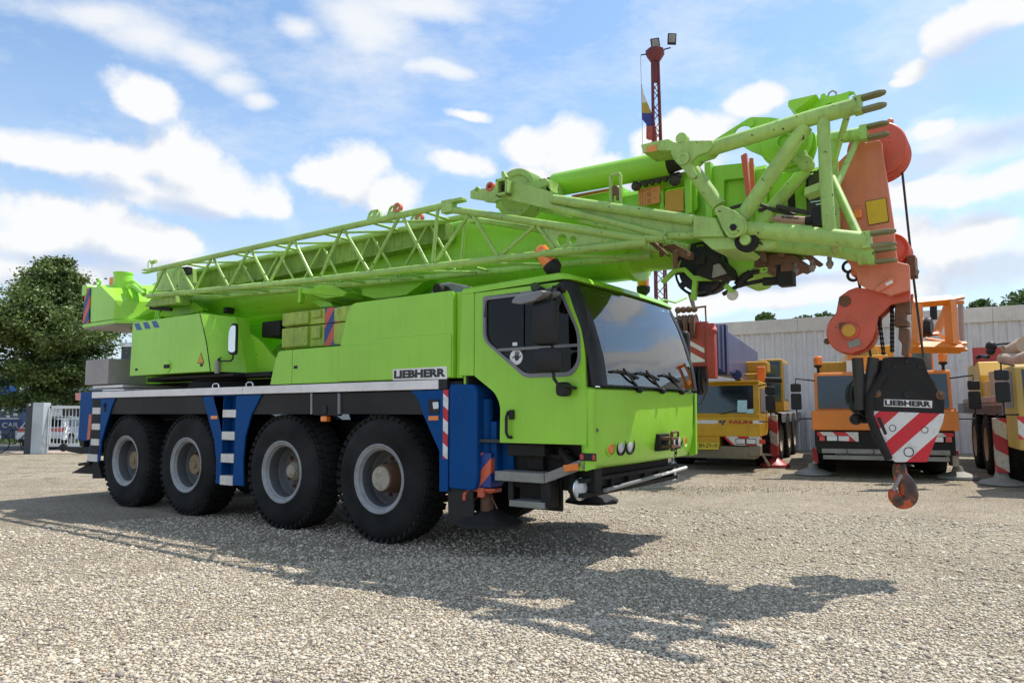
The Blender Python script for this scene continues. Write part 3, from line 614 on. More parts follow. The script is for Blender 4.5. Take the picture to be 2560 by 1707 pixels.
for y in ():
    t = MB(); a = [(front_arc(z, [yy])[0][0]+.006, yy, z) for z, yy in ((1.66, y*1.0), (1.4, y*.75), (1.15, y*.52), (1.02, y*.5))]; t.tube(a, .012, 8); t.out('moulding', M['green'], cab)
m = MB(); hq = g.yz('G', 2.83, (1913,432),(2005,430),(2005,572),(1920,578)); ys_ = [p[0] for p in hq]
hy = (.02, .30); m.box(2.80, 2.865, hy[0], hy[1], 1.05, 1.235); hi = m.out('tow_hitch', M['dark'], cab, .01)
m = MB(); m.box(2.86, 2.99, .06, .25, 1.17, 1.20); m.box(2.86, 2.99, .06, .25, 1.085, 1.115); m.tube([(2.95,.15,1.05),(2.95,.15,1.25)], .02, 10); m.tube([(2.95,.15,1.25),(2.95,.33,1.255),(2.95,.33,1.20)], .014, 8); m.out('tow_jaw', M['rust'], hi, .006)
m = MB()
for k in range(9): m.lathe([(.012,-.012),(.018,0),(.012,.012)], (2.93+.004*(k%2), .33-.006*k*(k>4), 1.19-.024*k), (1,0,0) if k%2 else (0,1,0), 8, cap=False)
m.out('safety_chain', M['dark'], hi)
q = g.Y('G', 1383, 632, -1.345); m = MB(); m.box(q.x-.13, q.x+.045, -1.352, -1.334, q.z-.036, q.z+.036); b = m.out('corner_lamp', M['black'], cab, .008)
m = MB(); m.box(q.x-.122, q.x-.085, -1.357, -1.35, q.z-.025, q.z+.025); m.box(q.x+.01, q.x+.038, -1.357, -1.35, q.z-.025, q.z+.025); m.out('lens', M['redlens'], b, .004)
q = front_arc(1.30, [-1.22])[0]; m = MB(); m.obox((q[0]+.004, -1.225, 1.305), (.012,-.03,0), (.006,.003,0), (0,0,.015)); m.out('wash_nozzle', M['grey'], cab, .004)
t = MB(); a = [(front_arc(z, [1.24])[0][0]+.004, 1.24, z) for z in (1.66, 1.55, 1.4, 1.28)]; t.loft([[(p[0], p[1]-.012, p[2]) for p in a], [(p[0]-.008, p[1]+.018, p[2]) for p in a]], closed=False); t.out('air_slot', M['black'], cab)
# name showing behind the windscreen, wipers
lettering('lettering', 'LIEBHERR', M['letterwhite'], cab, Vector((2.70, -1.0, 1.745)), (0,1,0), (-.28,0,1), .52, .085, bold=.03, depth=.003)
for y0_, y1_ in ((-.45, -1.02), (.12, -.52), (.72, .08)):
    b0 = front_arc(1.72, [y0_])[0]; e0 = front_arc(1.90, [y1_+.18])[0]
    t = MB(); t.ball((b0[0]+.03, y0_, 1.70), .035); t.tube([(b0[0]+.03, y0_, 1.70), (b0[0]+.05, (y0_+y1_)/2+.06, 1.80), (e0[0]+.035, e0[1], 1.90)], .012, 6)
    bl = [(front_arc(z, [yy])[0][0]+.022, yy, z) for z, yy in ((1.82, y1_+.50), (1.865, y1_+.30), (1.875, y1_+.1), (1.87, y1_-.02))]
    t.tube(bl, .011, 6); t.tube([(p[0]-.008, p[1], p[2]-.012) for p in bl], .006, 6); t.out('wiper', M['black'], cab)
# mirrors
def pad(c, ex, ez, ny, w, h, d, r=.06):
    """rounded mirror housing"""
    c, ex, ez, ny = (Vector(v) for v in (c, ex, ez, ny)); q = rnd([(-w,-h),(w,-h),(w,h),(-w,h)], r, 5)
    return [[c+ex*p[0]*k+ez*p[1]*k+ny*dd for p in q] for dd, k in ((-d, .80), (-d*.6, .97), (0, 1), (d*.7, .95), (d, .82))]
s_ = -1
mc = g.Y('E', 985, 510, -1.62); t = MB(); t.loft(pad(mc, (.93,.2,0), (0,0,1), (-.2,-.95,0), .115, .215, .06)); mr = t.out('wing_mirror', M['black'], crane, smooth=60)
mc2 = g.Y('E', 1008, 830, -1.62); t = MB(); t.loft(pad(mc2, (.93,.2,0), (0,0,1), (-.2,-.95,0), .125, .115, .055)); t.out('wide_angle_mirror', M['black'], crane, smooth=60)
arm = [g.Y('E', *p, -1.6) for p in ((1030,640),(1045,740),(1045,900),(1055,990),(1090,1040))]; t = MB(); t.tube(arm+[Vector((arm[-1].x+.05, -1.36, arm[-1].z-.03))], .016, 10)
q = g.Y('E', 1140, 1082, -1.42); t.loft(pad(q, (1,.1,0), (0,0,1), (-.1,-1,0), .062, .070, .05, .05))
t.out('mirror_arm', M['black'], mr); t = MB(); arm2 = [g.Y('E', *p, -1.6) for p in ((1030,370),(1028,240),(1050,200))]; t.tube(arm2+[g.Y('E', 1100, 190, -1.42), g.Y('E', 1125, 205, -1.35)], .016, 10); t.ball(g.Y('E', 1120, 205, -1.36), .055)
t.out('mirror_arm', M['black'], mr)
q = g.Y('E', 820, 290, -1.72); t = MB()
kp = [g.Y('E', *p, -1.75) for p in ((682,318),(720,278),(940,225),(962,240),(940,275),(880,320),(760,350),(690,340))]
kp2 = [p+Vector((.02,.30,.03)) for p in kp]; t.hull(kp+kp2); kb = t.out('kerb_mirror', M['grey'], crane, .03)
MB().tube([q+Vector((.1,.1,.06)), g.Y('E', 890, 200, -1.40), g.Y('E', 890, 195, -1.35)], .045, 8).out('mirror_arm', M['black'], kb)
q = g.Y('E', 1070, 310, -1.45); MB().ball(q, .07, sz=(.8,.7,1.2)).out('spot_mirror', M['black'], mr)
# far-side mirror pair
t = MB(); t.loft(pad((2.50, 1.64, 2.30), (.93,-.2,0), (0,0,1), (.2,.95,0), .115, .215, .06)); t.tube([(2.50,1.62,2.5),(2.5,1.6,2.66),(2.48,1.36,2.68)], .016, 8); t.tube([(2.50,1.62,2.1),(2.55,1.6,1.75),(2.62,1.36,1.7)], .016, 8); t.out('wing_mirror', M['black'], crane, smooth=60)
# beacons on the cab roof
q = g.Y('E', 1068, 60, -1.12)
def beacon(p, axis, parent, k=1.):
    t = MB(); t.lathe([(.062*k,.10*k),(.065*k,.17*k),(.060*k,.24*k),(.03*k,.265*k),(.002,.267*k)], p, axis, 18, 0); b = t.out('beacon', M['amber'], parent)
    MB().lathe([(.02*k,-.10*k),(.022*k,-.03*k),(.03*k,.0),(.068*k,.04*k),(.072*k,.09*k),(.065*k,.10*k)], p, axis, 18).out('beacon_base', M['dark'], b); return b
beacon((q.x+.02, -1.12, q.z-.03), (-.5,-.2,.8), crane, 1.3)
q = g.X('E', 1830, 330, 2.40); beacon((2.40, q.y, q.z+.08), (0,0,1), crane, 1.15)
# working lamp on a stalk at the far roof edge
t = MB(); a = [g.X('E', *p, 2.40) for p in ((1770,345),(1900,325),(2010,310),(2105,335),(2200,292))]; t.tube(a, .012, 6); t.out('antenna_stalk', M['green'], crane)
q = g.X('E', 2240, 305, 2.40); t = MB(); t.hull([q+Vector(v) for v in ((-.02,-.09,.09),(.03,-.09,.08),(-.02,.07,-.11),(.03,.08,-.10),(-.02,.10,.05),(.03,.03,.11),(0,.05,-.13))]); t.out('marker_board', M['grey'], crane, .006)
# ---- cab steps, front lamps and bar
t = MB(); t.plate([(1.655,-1.34),(2.245,-1.34),(2.245,-1.1),(1.655,-1.1)], (), .79, .885, ax='z'); st = t.out('cab_step', M['step'], crane, .008)
t = MB(); t.hull([(2.25,-1.335,.79),(2.25,-1.335,.885),(2.69,-1.32,.955),(2.69,-1.32,1.05),(2.25,-1.30,.79),(2.25,-1.30,.885),(2.69,-1.27,.955),(2.69,-1.27,1.05)]); t.out('step_arm', M['step'], st, .006)
q = g.Y('G', 1208, 720, -1.336); t = MB(); t.obox((q.x, -1.345, q.z), (.08,.0,.012), (0,.012,0), (-.005,0,.033)); t.out('indicator', M['amber'], st, .006)
t = MB(); t.box(1.83, 2.245, -1.335, -1.10, .545, .605); t2 = t.out('lower_step', M['step'], st, .006)
t = MB(); t.box(1.80, 1.86, -1.31, -1.28, .60, .80); t.box(2.19, 2.30, -1.31, -1.15, .555, .80); t.box(1.80, 2.3, -1.1, -1.06, .5, .8); t.out('step_hanger', M['dark'], st, .006)
t = MB(); t.box(1.7, 2.65, -1.05, -.9, .70, 1.17); t.box(1.75, 2.2, -1.25, -1.0, 1.04, 1.16); t.tube([(2.3,-1.1,1.1),(2.45,-1.15,.98),(2.55,-1.15,.95)], .05, 10); t.tube([(2.1,-1.12,1.06),(2.3,-1.12,1.03),(2.4,-1.1,1.1)], .03, 8); t.ball((2.42,-1.13,1.0), .06); t.out('step_well', M['dark'], crane, .01)
t = MB(); t.box(1.9, 2.1, -1.12, -1.05, .9, 1.05); t.tube([(1.95,-1.1,.95),(2.0,-1.13,1.12)], .02, 8); t.out('air_valve', M['dark'], crane, .006)
lq = g.Y('G', 1282, 902, -1.15)
for s in (-1, 1):
    yy = -1.15 if s < 0 else 1.15
    xx = lq.x if s < 0 else lq.x
    t = MB(); t.lathe([(.03,-.13),(.07,-.10),(.108,-.03),(.112,.0),(.104,.008)], (xx, yy, lq.z), (.98,-.17 if s < 0 else .1,0), 28, cap=False); b = t.out('headlamp', M['dark'], crane)
    MB().lathe([(.104,.004),(.08,.016),(.04,.022),(.001,.024)], (xx, yy, lq.z), (.98,-.17 if s < 0 else .1,0), 28, cap=False).out('lens', M['lens'], b)
    MB().lathe([(.1105,-.004),(.115,.004),(.105,.012)], (xx, yy, lq.z), (.98,-.17 if s < 0 else .1,0), 28, cap=False).out('lamp_ring', M['chrome'], b)
    MB().tube([(xx-.08, yy, lq.z), (xx-.15, yy*.85, lq.z+.15), (xx-.1, yy*.8, .93)], .02, 8).out('lamp_bracket', M['dark'], b)
t = MB(); t.box(2.45, 2.60, -1.2, 1.15, .66, .70); t.box(2.45, 2.62, -1.2, 1.15, .80, .84); t.box(2.40, 2.46, -1.1, 1.1, .62, .93)
for k in range(6): t.box(2.45, 2.6, -1.0+.4*k, -.95+.4*k, .70, .80)
t.out('front_underrun', M['dark'], crane, .006)
t = MB(); t.tube([(2.72,-.98,.720),(2.72,.35,.770)], .021, 12, 1); t.tube([(2.72,.35,.770),(2.72,1.12,.800)], .019, 12, 0); t.out('front_bar', [M['alu'], M['grey']], crane)
# ---- BOOM: nested telescopic sections, flat sides and rounded belly
def boom_sec(x, hw, zt, zb, crown=.05):
    p = [(-hw+.04, zt), (hw-.04, zt), (hw, zt-.05), (hw, zb+.50)]
    n = 9
    for k in range(1, n): a = PI/2*k/n; p.append((hw*math.cos(a)**.85, zb+.50-.50*math.sin(a)))
    p.append((0, zb))
    for k in range(n-1, 0, -1): a = PI/2*k/n; p.append((-hw*math.cos(a)**.85, zb+.50-.50*math.sin(a)))
    p += [(-hw, zb+.50), (-hw, zt-.05)]
    return [(x, y, z) for y, z in p]
t = MB(); t.loft([boom_sec(-6.95, .34, 3.86, 3.30), boom_sec(-6.2, .40, 3.93, 3.04), boom_sec(-5.3, .42, 3.93, 2.94), boom_sec(2.62, .42, 3.88, 2.95)])
boom = t.out('boom', M['boompaint'], crane, smooth=35)
t = MB(); t.loft([boom_sec(2.60, .445, 3.90, 2.925), boom_sec(2.68, .445, 3.90, 2.925)]); t.out('boom_collar', M['boompaint'], boom, .006)
t = MB(); t.loft([boom_sec(2.6, .385, 3.84, 3.03), boom_sec(4.05, .385, 3.82, 2.98)]); t.out('boom_section', M['boompaint'], boom, smooth=35)
t = MB(); t.loft([boom_sec(3.66, .40, 3.86, 2.96), boom_sec(4.02, .40, 3.86, 2.96)]); t.plate(rnd([(3.64, 3.1), (4.05, 3.05), (4.06, 2.86), (3.98, 2.76), (3.85, 2.74), (3.70, 2.84)], .04), (), -.41, .41)
t.out('boom_collar', M['boompaint'], boom, .006)
xs = [(4.0, 4.10, .37, 3.80, 2.93), (4.08, 4.2, .41, 3.84, 2.95), (4.2, 4.43, .35, 3.78, 2.95), (4.43, 4.55, .385, 3.76, 2.98), (4.55, 4.66, .33, 3.74, 2.98), (4.60, 4.72, .365, 3.74, 3.0), (4.7, 4.86, .31, 3.70, 3.02)]
for i, (a, b, hw, zt, zb) in enumerate(xs):
    t = MB(); t.loft([boom_sec(a, hw, zt, zb), boom_sec(b, hw, zt, zb)]); t.out('boom_section', M['boompaint'], boom, .006, smooth=35)
for (a, zlo, zhi, hw) in ((4.42, 3.1, 3.55, .392), (4.585, 3.12, 3.66, .345), (4.66, 3.05, 3.7, .37)):
    t = MB(); t.box(a-.035, a+.03, -hw, hw, zlo, zhi); t.out('slide_pad', M['dark'], boom, .006)
# side plates, frames and locks on the near side of the boom
t = MB(); t.plate(rnd([(2.90, 3.48), (2.92, 3.86), (3.42, 3.90), (3.52, 3.83), (3.54, 3.50), (3.40, 3.40), (3.0, 3.40)], .03), [rnd([(3.17,3.50),(3.19,3.76),(3.44,3.76),(3.42,3.52)], .02)], -.47, -.42); t.box(3.44, 3.50, -.55, -.47, 3.44, 3.80); t.box(3.17, 3.21, -.54, -.47, 3.44, 3.72); t.out('support_frame', M['boompaint'], boom, .008)
q = g.xz('d', -.56, (190,510),(470,455),(480,680),(200,725)); b = MB().plate(rnd(q, .004), (), -.565, -.555).out('load_board', M['orangeboard'], boom)
t = MB(); w_ = (q[1][0]-q[0][0]); hh = q[0][1]-q[3][1]
for r_ in range(11):
    for (f0, f1) in ((.08,.13),(.18,.24),(.32,.37),(.44,.62),(.74,.82),(.90,.94)):
        if random.random() < (.25 if f0 > .7 else .85):
            x = q[0][0]+w_*f0; z = q[0][1]-.012-hh*(.06+.082*r_); t.add([(x, -.5665, z), (q[0][0]+w_*f1, -.5665, z), (q[0][0]+w_*f1, -.5665, z+.0055), (x, -.5665, z+.0055)], [(0,1,2,3)])
t.out('board_print', M['rust'], b)
q = g.xz('d', -.56, (550,535),(792,482),(800,795),(562,795)); MB().plate(rnd(q, .006), (), -.57, -.555).out('blank_board', M['ochreboard'], boom, .002)
t = MB(); t.plate(rnd([(3.66, 3.40), (3.70, 3.90), (4.10, 3.86), (4.10, 3.40)], .02), [rnd([(3.80,3.46),(3.81,3.74),(4.05,3.72),(4.05,3.46)], .02)], -.46, -.405); t.box(3.64, 3.70, -.52, -.42, 3.35, 3.93); t.out('collar_frame', M['boompaint'], boom, .008)
t = MB(); q = g.ys('d', -.80, (1570,60),(1645,20),(1700,610),(1645,640)); t.plate([(p[0], p[2]) for p in q], (), -.83, -.78); t.tube([g.Y('d', 1700, 85, -.6), g.Y('d', 1725, 520, -.6)], .022, 8); t.out('locking_strut', M['coralred'], boom, .006)
a = [g.Y('d', *p, -.62) for p in ((1420,755),(1560,715),(1700,690),(1820,705),(1960,760),(2090,790),(2240,850))]; MB().tube(a, .018, 8).out('hydraulic_hose', M['rope'], boom)
a = [g.Y('e', *p, -.60) for p in ((250,670),(400,660),(560,690),(740,745))]; MB().tube(a, .02, 8).out('hydraulic_hose', M['rope'], boom)
a = [g.Y('e', *p, -.66) for p in ((490,620),(640,650),(780,680),(900,705))]; MB().tube(a, .022, 8).out('hydraulic_hose', M['rope'], boom)

t = MB(); q = g.xz('e', -.5, (905,150),(975,150),(1090,100),(1110,680),(1060,860),(880,860),(905,480)); t.plate(q, (), -.50, -.40); t.out('hose_bundle', M['rope'], boom, .01)
t = MB()
for u, v in ((905,200),(1010,560),(1080,590),(960,150)):
    p = g.Y('e', u, v, -.505); t.box(p.x-.04, p.x+.05, -.515, -.50, p.z-.006, p.z+.006)
t.out('hose_clamp', M['chrome'], boom)
# luffing cylinder under the boom, its mountings
t = MB(); t.tube([(-3.35, 0, 2.36), (-.8, 0, 2.68)], .20, 22); t.tube([(-3.0, -.17, 2.52), (-1.2, -.17, 2.76)], .025, 8); t.tube([(-.8, 0, 2.68), (.4, 0, 2.86)], .13, 18); t.ball((-3.4, 0, 2.36), .24); t.out('luffing_cylinder', M['boompaint'], crane, smooth=60)
# guides and brackets under the boom on the near side
q = g.xz('b', -.72, (0,1510),(160,1500),(250,1455),(380,1440),(620,1566),(560,1620),(0,1570)); t = MB(); t.plate(q, (), -.78, -.45); t.out('jib_bracket', M['boompaint'], boom, .012)
q = g.xz('C', -.72, (430,235),(560,225),(620,230),(845,275),(840,300),(660,320),(540,290),(430,280)); t = MB(); t.plate(q, (), -.76, -.42); t.box(q[0][0]-.01, q[0][0]+.05, -.80, -.72, q[0][1]-.20, q[0][1]+.0); t.out('jib_bracket', M['boompaint'], boom, .01)
q = g.xz('C', -.6, (600,330),(690,350),(720,390),(600,400),(500,330)); MB().plate(q, (), -.62, -.42).out('bracket_gusset', M['boompaint'], boom, .01)
q = g.xz('C', -.6, (970,190),(1130,170),(1600,130),(1390,285),(1290,300),(1100,320),(980,290)); MB().plate(q, (), -.62, -.42).out('belly_bracket', M['boompaint'], boom, .012)
q = g.Y('A', 1500, 500, -.5); MB().box(q.x-.04, q.x+.05, -.55, -.4, q.z-.05, q.z+.05).out('stop_block', M['dark'], boom, .01)
q = g.xz('A', -.66, (1140,425),(1195,400),(1300,490),(1270,510),(1050,560),(900,560),(900,520)); MB().plate(q, (), -.70, -.60).out('pivot_cover', M['boompaint'], crane, .012)
q = g.xz('A', -.9, (830,420),(1050,395),(1060,440),(880,470),(790,470)); MB().plate(q, (), -1.0, -.66).out('pivot_box', M['greendirty'], crane, .012)
# ---- stowed jib beam lying inside the lattice
t = MB()
t.loft([[(x, -.65, 3.80), (x, -.48, 3.80), (x, -.48, zb+.01), (x, -.65, zb)] for x, zb in ((-6.0, 3.46), (-2.4, 3.49), (.40, 3.58))]); t.box(-6.0, .40, -.665, -.47, 3.785, 3.81); t.loft([[(x, -.665, zb), (x, -.47, zb), (x, -.47, zb+.04), (x, -.665, zb+.04)] for x, zb in ((-6.0, 3.455), (-2.4, 3.485), (.40, 3.575))])
t.out('jib_extension', M['greendirty'], crane, .008)
# ---- JIB lattice
yn, yf = -1.22, -.72
NLp = [g.Y('a', 160, 1390, yn), g.Y('a', 2350, 1180, yn), g.Y('b', 2350, 1140, yn), g.Y('c', 2340, 1100, yn)]
NTp = [g.Y('a', 170, 1055, yn), g.Y('a', 2330, 575, yn), g.Y('b', 1975, 375, yn)]
def zl(x, P):
    for a, b in zip(P, P[1:]):
        if x <= b.x or b is P[-1]: return a.z+(b.z-a.z)*(x-a.x)/(b.x-a.x)
t = MB(); t.tube(NLp, .042, 12); t.tube(NTp[:2]+[Vector((.90, yn, NTp[2].z))], .040, 12)
jib = t.out('jib_lattice', M['greenold'], crane, smooth=60)
t = MB(); t.tube([(-5.3, yf, zl(-5.3, NLp)-.01), (-1.5, yf, zl(-1.5, NLp)), (2.3, yf+.1, zl(2.3, NLp)), (3.1, yf+.1, 3.05)], .040, 12); t.tube([(-5.3, yf, 3.78), (.95, yf, 3.80)], .038, 12)
t.out('far_chord', M['greenold'], jib, smooth=60)
t = MB(); r_ = .021
diag = [(('a',365,1050),('a',225,1350)),(('a',380,1050),('a',515,1330)),(('a',555,1000),('a',540,1325)),(('a',580,990),('a',770,1310)),(('a',1000,905),('a',800,1290)),(('a',1045,905),('a',1230,1255)),(('a',1500,790),('a',1255,1250)),(('a',1545,790),('a',1765,1195)),(('a',2085,655),('a',1800,1185)),(('a',2115,650),('a',2350,1130)),
 (('b',495,735),('b',235,1320)),(('b',540,725),('b',860,1265)),(('b',1265,560),('b',895,1250)),(('b',1320,545),('b',1645,1170)),(('b',1790,430),('b',1720,1150)),(('b',2200,525),('b',1760,1145)),(('c',20,750),('c',345,1285)),(('c',840,880),('c',385,1280)),(('c',880,890),('c',1100,1190))]
nd_ = []
for a, b in diag:
    p, q = g.Y(*a, yn), g.Y(*b, yn); t.tube([p, q], r_, 8); nd_.append((p, q))
for p, q in nd_[4:15]:
    a = Vector((p.x, yf, p.z+.0)); b = Vector((q.x, yf, q.z)); t.tube([a, b], r_*.9, 8)
t.out('lattice_brace', M['greenold'], jib, smooth=60)
t = MB()
for k, x in enumerate([-4.45, -3.2, -2.25, -1.2, -.3, .55]):
    t.tube([(x, yn, 3.785), (x, yf, 3.785)], .018, 8)
    if k < 5: t.tube([(x+.02, yn, 3.785), (x+.85, yf, 3.785)], .016, 8)
for k, x in enumerate([-4.9, -3.9, -2.9, -1.9, -.9, .1, 1.1, 2.0]):
    z = zl(x, NLp); t.tube([(x, yn, z), (x, yf, z)], .018, 8); t.tube([(x+.02, yn, z), (x+.8, yf, zl(x+.8, NLp))], .016, 8)
t.out('cross_tie', M['greenold'], jib, smooth=60)
t = MB(); q = g.Y('a', 150, 1055, yn); t.box(q.x-.10, q.x+.02, yn-.04, yn+.04, q.z+.012, q.z+.03); t.box(q.x-.10, q.x+.02, yn-.04, yn+.04, q.z-.035, q.z-.018); t.tube([(q.x+.02,yn,q.z+.04),(q.x+.02,yn,q.z+.14),(q.x+.08,yn,q.z+.17),(q.x+.14,yn,q.z+.14),(q.x+.14,yn,q.z+.02)], .010, 6); t.tube([(q.x+.12,yn,q.z+.12),(q.x+.26,yn,q.z+.13)], .03, 10)
t.out('jib_tip_fork', M['greenold'], jib, .004)
t = MB(); q = g.xz('a', -.95, (290,1080),(480,990),(640,1000),(770,1020),(780,1300),(290,1330)); t.plate(q, (), -.97, -.90); t.out('jib_tip_plate', M['greenold'], jib, .008)
q = g.Y('a', 690, 1060, -1.0); MB().box(q.x-.08, q.x+.08, -1.06, -.97, q.z-.05, q.z+.06).out('junction_box', M['dark'], jib, .008)
t = MB(); q = g.xz('a', -1.15, (215,1440),(560,1390),(570,1500),(240,1540)); t.plate(q, (), -1.2, -.95); t.out('tip_guard', M['greendirty'], jib, .015)
# lugs with eyes on the top chord (two of them red primer)
for (v, pts, hs, y, red) in (('b', [(855,575),(880,500),(910,465),(1000,448),(1025,480),(1030,525),(1050,540)], [(908,512),(990,495)], yn, 0), ('b', [(1125,512),(1150,440),(1185,400),(1260,383),(1290,420),(1290,460),(1310,475)], [(1177,450),(1256,428)], yn, 1), ('b', [(1410,640),(1435,570),(1470,535),(1550,518),(1580,550),(1590,600),(1600,630)], [(1465,580),(1548,562)], yf, 1)):
    P = g.xz(v, y, *pts); Hh = [circ(c, .030, 14) for c in g.xz(v, y, *hs)]
    t = MB(); t.plate(P+[(P[-1][0], P[-1][1]-.03), (P[0][0], P[0][1]-.03)], Hh, y-.02, y+.02); lug = t.out('eye_lug', M['greenold'], jib, .003)
    if red:
        c = g.xz(v, y, *hs)[1]; MB().plate(circ(c, .058, 18), [circ(c, .031, 14)], y-.024, y+.024).out('lug_primer_ring', M['coralred'], lug)
# knee of the jib: box joint, descending chord, bracing, gusset plate with holes
t = MB(); t.box(.86, 1.02, yn-.05, yn+.05, 3.70, 3.845); t.box(1.02, 1.16, yn-.05, yn+.05, 3.80, 3.84); t.out('jib_knee', M['greenold'], jib, .008); t = MB(); t.box(.86, 1.0, yf-.05, yf+.05, 3.70, 3.84); t.out('jib_knee', M['greenold'], jib, .008)
kd = [g.Y('b', 1985, 455, yn), g.Y('c', 0, 700, yn), g.Y('c', 2330, 1070, yn)]
t = MB(); t.tube(kd, .040, 12); t.tube([(k.x-.05, yf, k.z) for k in kd], .036, 12); t.out('jib_chord', M['greenold'], jib, smooth=60)
q = g.xz('c', yn+.02, (880,890),(1790,1040),(1795,1105),(1110,1180)); t = MB(); t.plate(q, [circ(c, r, 18) for c, r in ((g.xz('c', yn+.02, (1208,1065))[0], .060), (g.xz('c', yn+.02, (1357,1068))[0], .041))], yn+.01, yn+.025); t.out('gusset_plate', M['greenold'], jib)
# upper arm plates with sheave
arm = [(180,545),(190,565),(320,575),(360,540),(480,535),(1055,660),(1100,440),(900,385),(760,345),(540,285),(500,280),(440,160),(412,165),(420,270),(385,335),(300,385),(130,395),(90,360),(50,400),(0,425),(0,520)]
t = MB(); P = g.xz('c', yn, *arm)
eyes = g.xz('c', yn, (85,408)); t.plate(P, [circ(eyes[0], .022, 12)], yn-.03, yn+.02); am = t.out('jib_arm', M['greenold'], jib, .005)
c = g.xz('c', yn, (262,368))[0]; MB().plate(circ(c, .052, 18), [circ(c, .027, 14)], yn-.036, yn+.03).out('lug_primer_ring', M['coralred'], am)
t = MB(); t.plate([(x, z) for x, z in P], (), yf-.06, yf-.02); t.out('far_arm_plate', M['greenold'], am, .005)
q = g.Y('c', 480, 390, yn); t = MB(); 
for dx in (-.062, .058): t.box(q.x+dx-.015, q.x+dx+.015, yn-.12, yn-.03, q.z-.09, q.z+.09)
t.box(q.x-.077, q.x+.073, yn-.12, yn-.03, q.z+.06, q.z+.09); t.box(q.x-.077, q.x+.073, yn-.12, yn-.03, q.z-.09, q.z-.065); t.out('axle_lock', M['greenold'], am, .004)
t = MB(); t.tube([(q.x, yn-.07, q.z), (q.x, yf, q.z)], .04, 12); t.out('sheave_axle', M['dark'], am)
cs = g.Y('c', 640, 465, -.92); t = MB()
for dy in (-.06, .02, .10):
    t.lathe([(.06,-.03),(.06,-.012),(.19,-.010),(.205,-.028),(.262,-.036),(.268,-.030),(.232,0),(.268,.030),(.262,.036),(.205,.028),(.19,.010),(.06,.012)], (cs.x, -.92+dy, cs.z), (0,1,0), 40, cap=False)
t.out('jib_sheave', M['greenold'], am, smooth=30)
q = g.xz('c', -1.0, (715,332),(880,268),(990,246),(1022,275),(1022,335),(910,385)); t = MB(); t.plate(rnd(q, .03), (), -1.02, -.98); q2 = g.xz('c', -.9, (1020,265),(1085,290),(1085,355),(1110,440),(1020,340)); t.plate(q2, (), -.98, -.70); t.out('cylinder_clevis', M['greenold'], am, .006)
# twin tubes with web plate to the pivot block
t = MB(); t.tube([g.Y('c', 1090, 525, yn), g.Y('c', 2352, 715, yn), g.Y('d', 945, 915, yn)], .050, 14); t.tube([g.Y('c', 1060, 625, yn), g.Y('c', 2352, 955, yn), g.Y('d', 565, 1125, yn), g.Y('d', 945, 1110, yn)], .034, 12)
q = g.xz('d', yn+.03, (-900,640),(945,950),(945,1100),(560,1110),(0,960)); t.plate(g.xz('c', yn+.03, (1330,590),(2352,760),(2352,930),(1200,640)), (), yn+.02, yn+.04); t.plate(q, (), yn+.021, yn+.039); t.out('jib_twin_tube', M['greenold'], jib, smooth=60)
t = MB()
for k, (a, b) in enumerate(((1.0, 3.72),)): pass
t.tube([(2.30, yf+.05, 3.58), (3.85, yf+.1, 3.18)], .045, 12); t.tube([(2.30, yf+.05, 3.52), (3.5, yf+.1, 3.08)], .032, 12); t.out('far_tube', M['greenold'], jib, smooth=60)
t = MB(); q = g.xz('d', yn-.02, (940,855),(1245,892),(1360,1140),(945,1150)); t.plate(q, (), yn-.06, yn+.10); q = g.xz('d', yn, (1010,1150),(1420,1140),(1560,1240),(1500,1300),(1190,1310)); t.plate(q, (), yn-.02, yf+.1); t.out('pivot_block', M['greenold'], jib, .010)
t = MB(); a = [g.Y('d', *p, yn) for p in ((290,1150),(400,1160),(540,1150))]; t.tube(a, .035, 10); b_ = g.Y('d', 580, 1140, yn); t.tube([b_+Vector((0,-.05,.06)), b_+Vector((0,-.05,-.03))], .012, 6)
t.out('chord_joint', M['greenold'], jib)
t = MB(); q = g.xz('d', -1.0, (330,1190),(430,1210),(620,1380),(600,1400),(450,1310)); t.plate(q, (), -1.05, -.98); q = g.xz('d', -.95, (520,1270),(680,1230),(860,1320),(860,1400),(800,1415),(600,1330)); t.plate(q, (), -.98, -.80); a = g.Y('d', 685, 1400, -1.0); t.tube([a+Vector((0,0,.06)), a+Vector((0,0,-.11))], .024, 10); a = g.Y('d', 498, 1290, -1.0); t.tube([a+Vector((0,0,.05)), a+Vector((0,0,-.08))], .022, 10); t.out('jib_lock', M['rust'], jib, .006)
t = MB(); a = g.Y('d', 1655, 1195, yn+.02); t.lathe([(.095,-.02),(.10,.05),(.085,.07),(.06,.06)], a, (0,-1,0), 24); t.lathe([(.05,.05),(.045,.085),(.004,.086)], a, (0,-1,0), 18, 1); t.out('hinge_pin', [M['dark'], M['greenold']], jib, smooth=30)
q = g.xz('d', yn+.04, (1500,1150),(1640,1100),(1900,1110),(2060,1200),(1960,1290),(1640,1300)); MB().plate(rnd(q, .05), (), yn+.03, yn+.12).out('hinge_plate', M['greenold'], jib, .006)
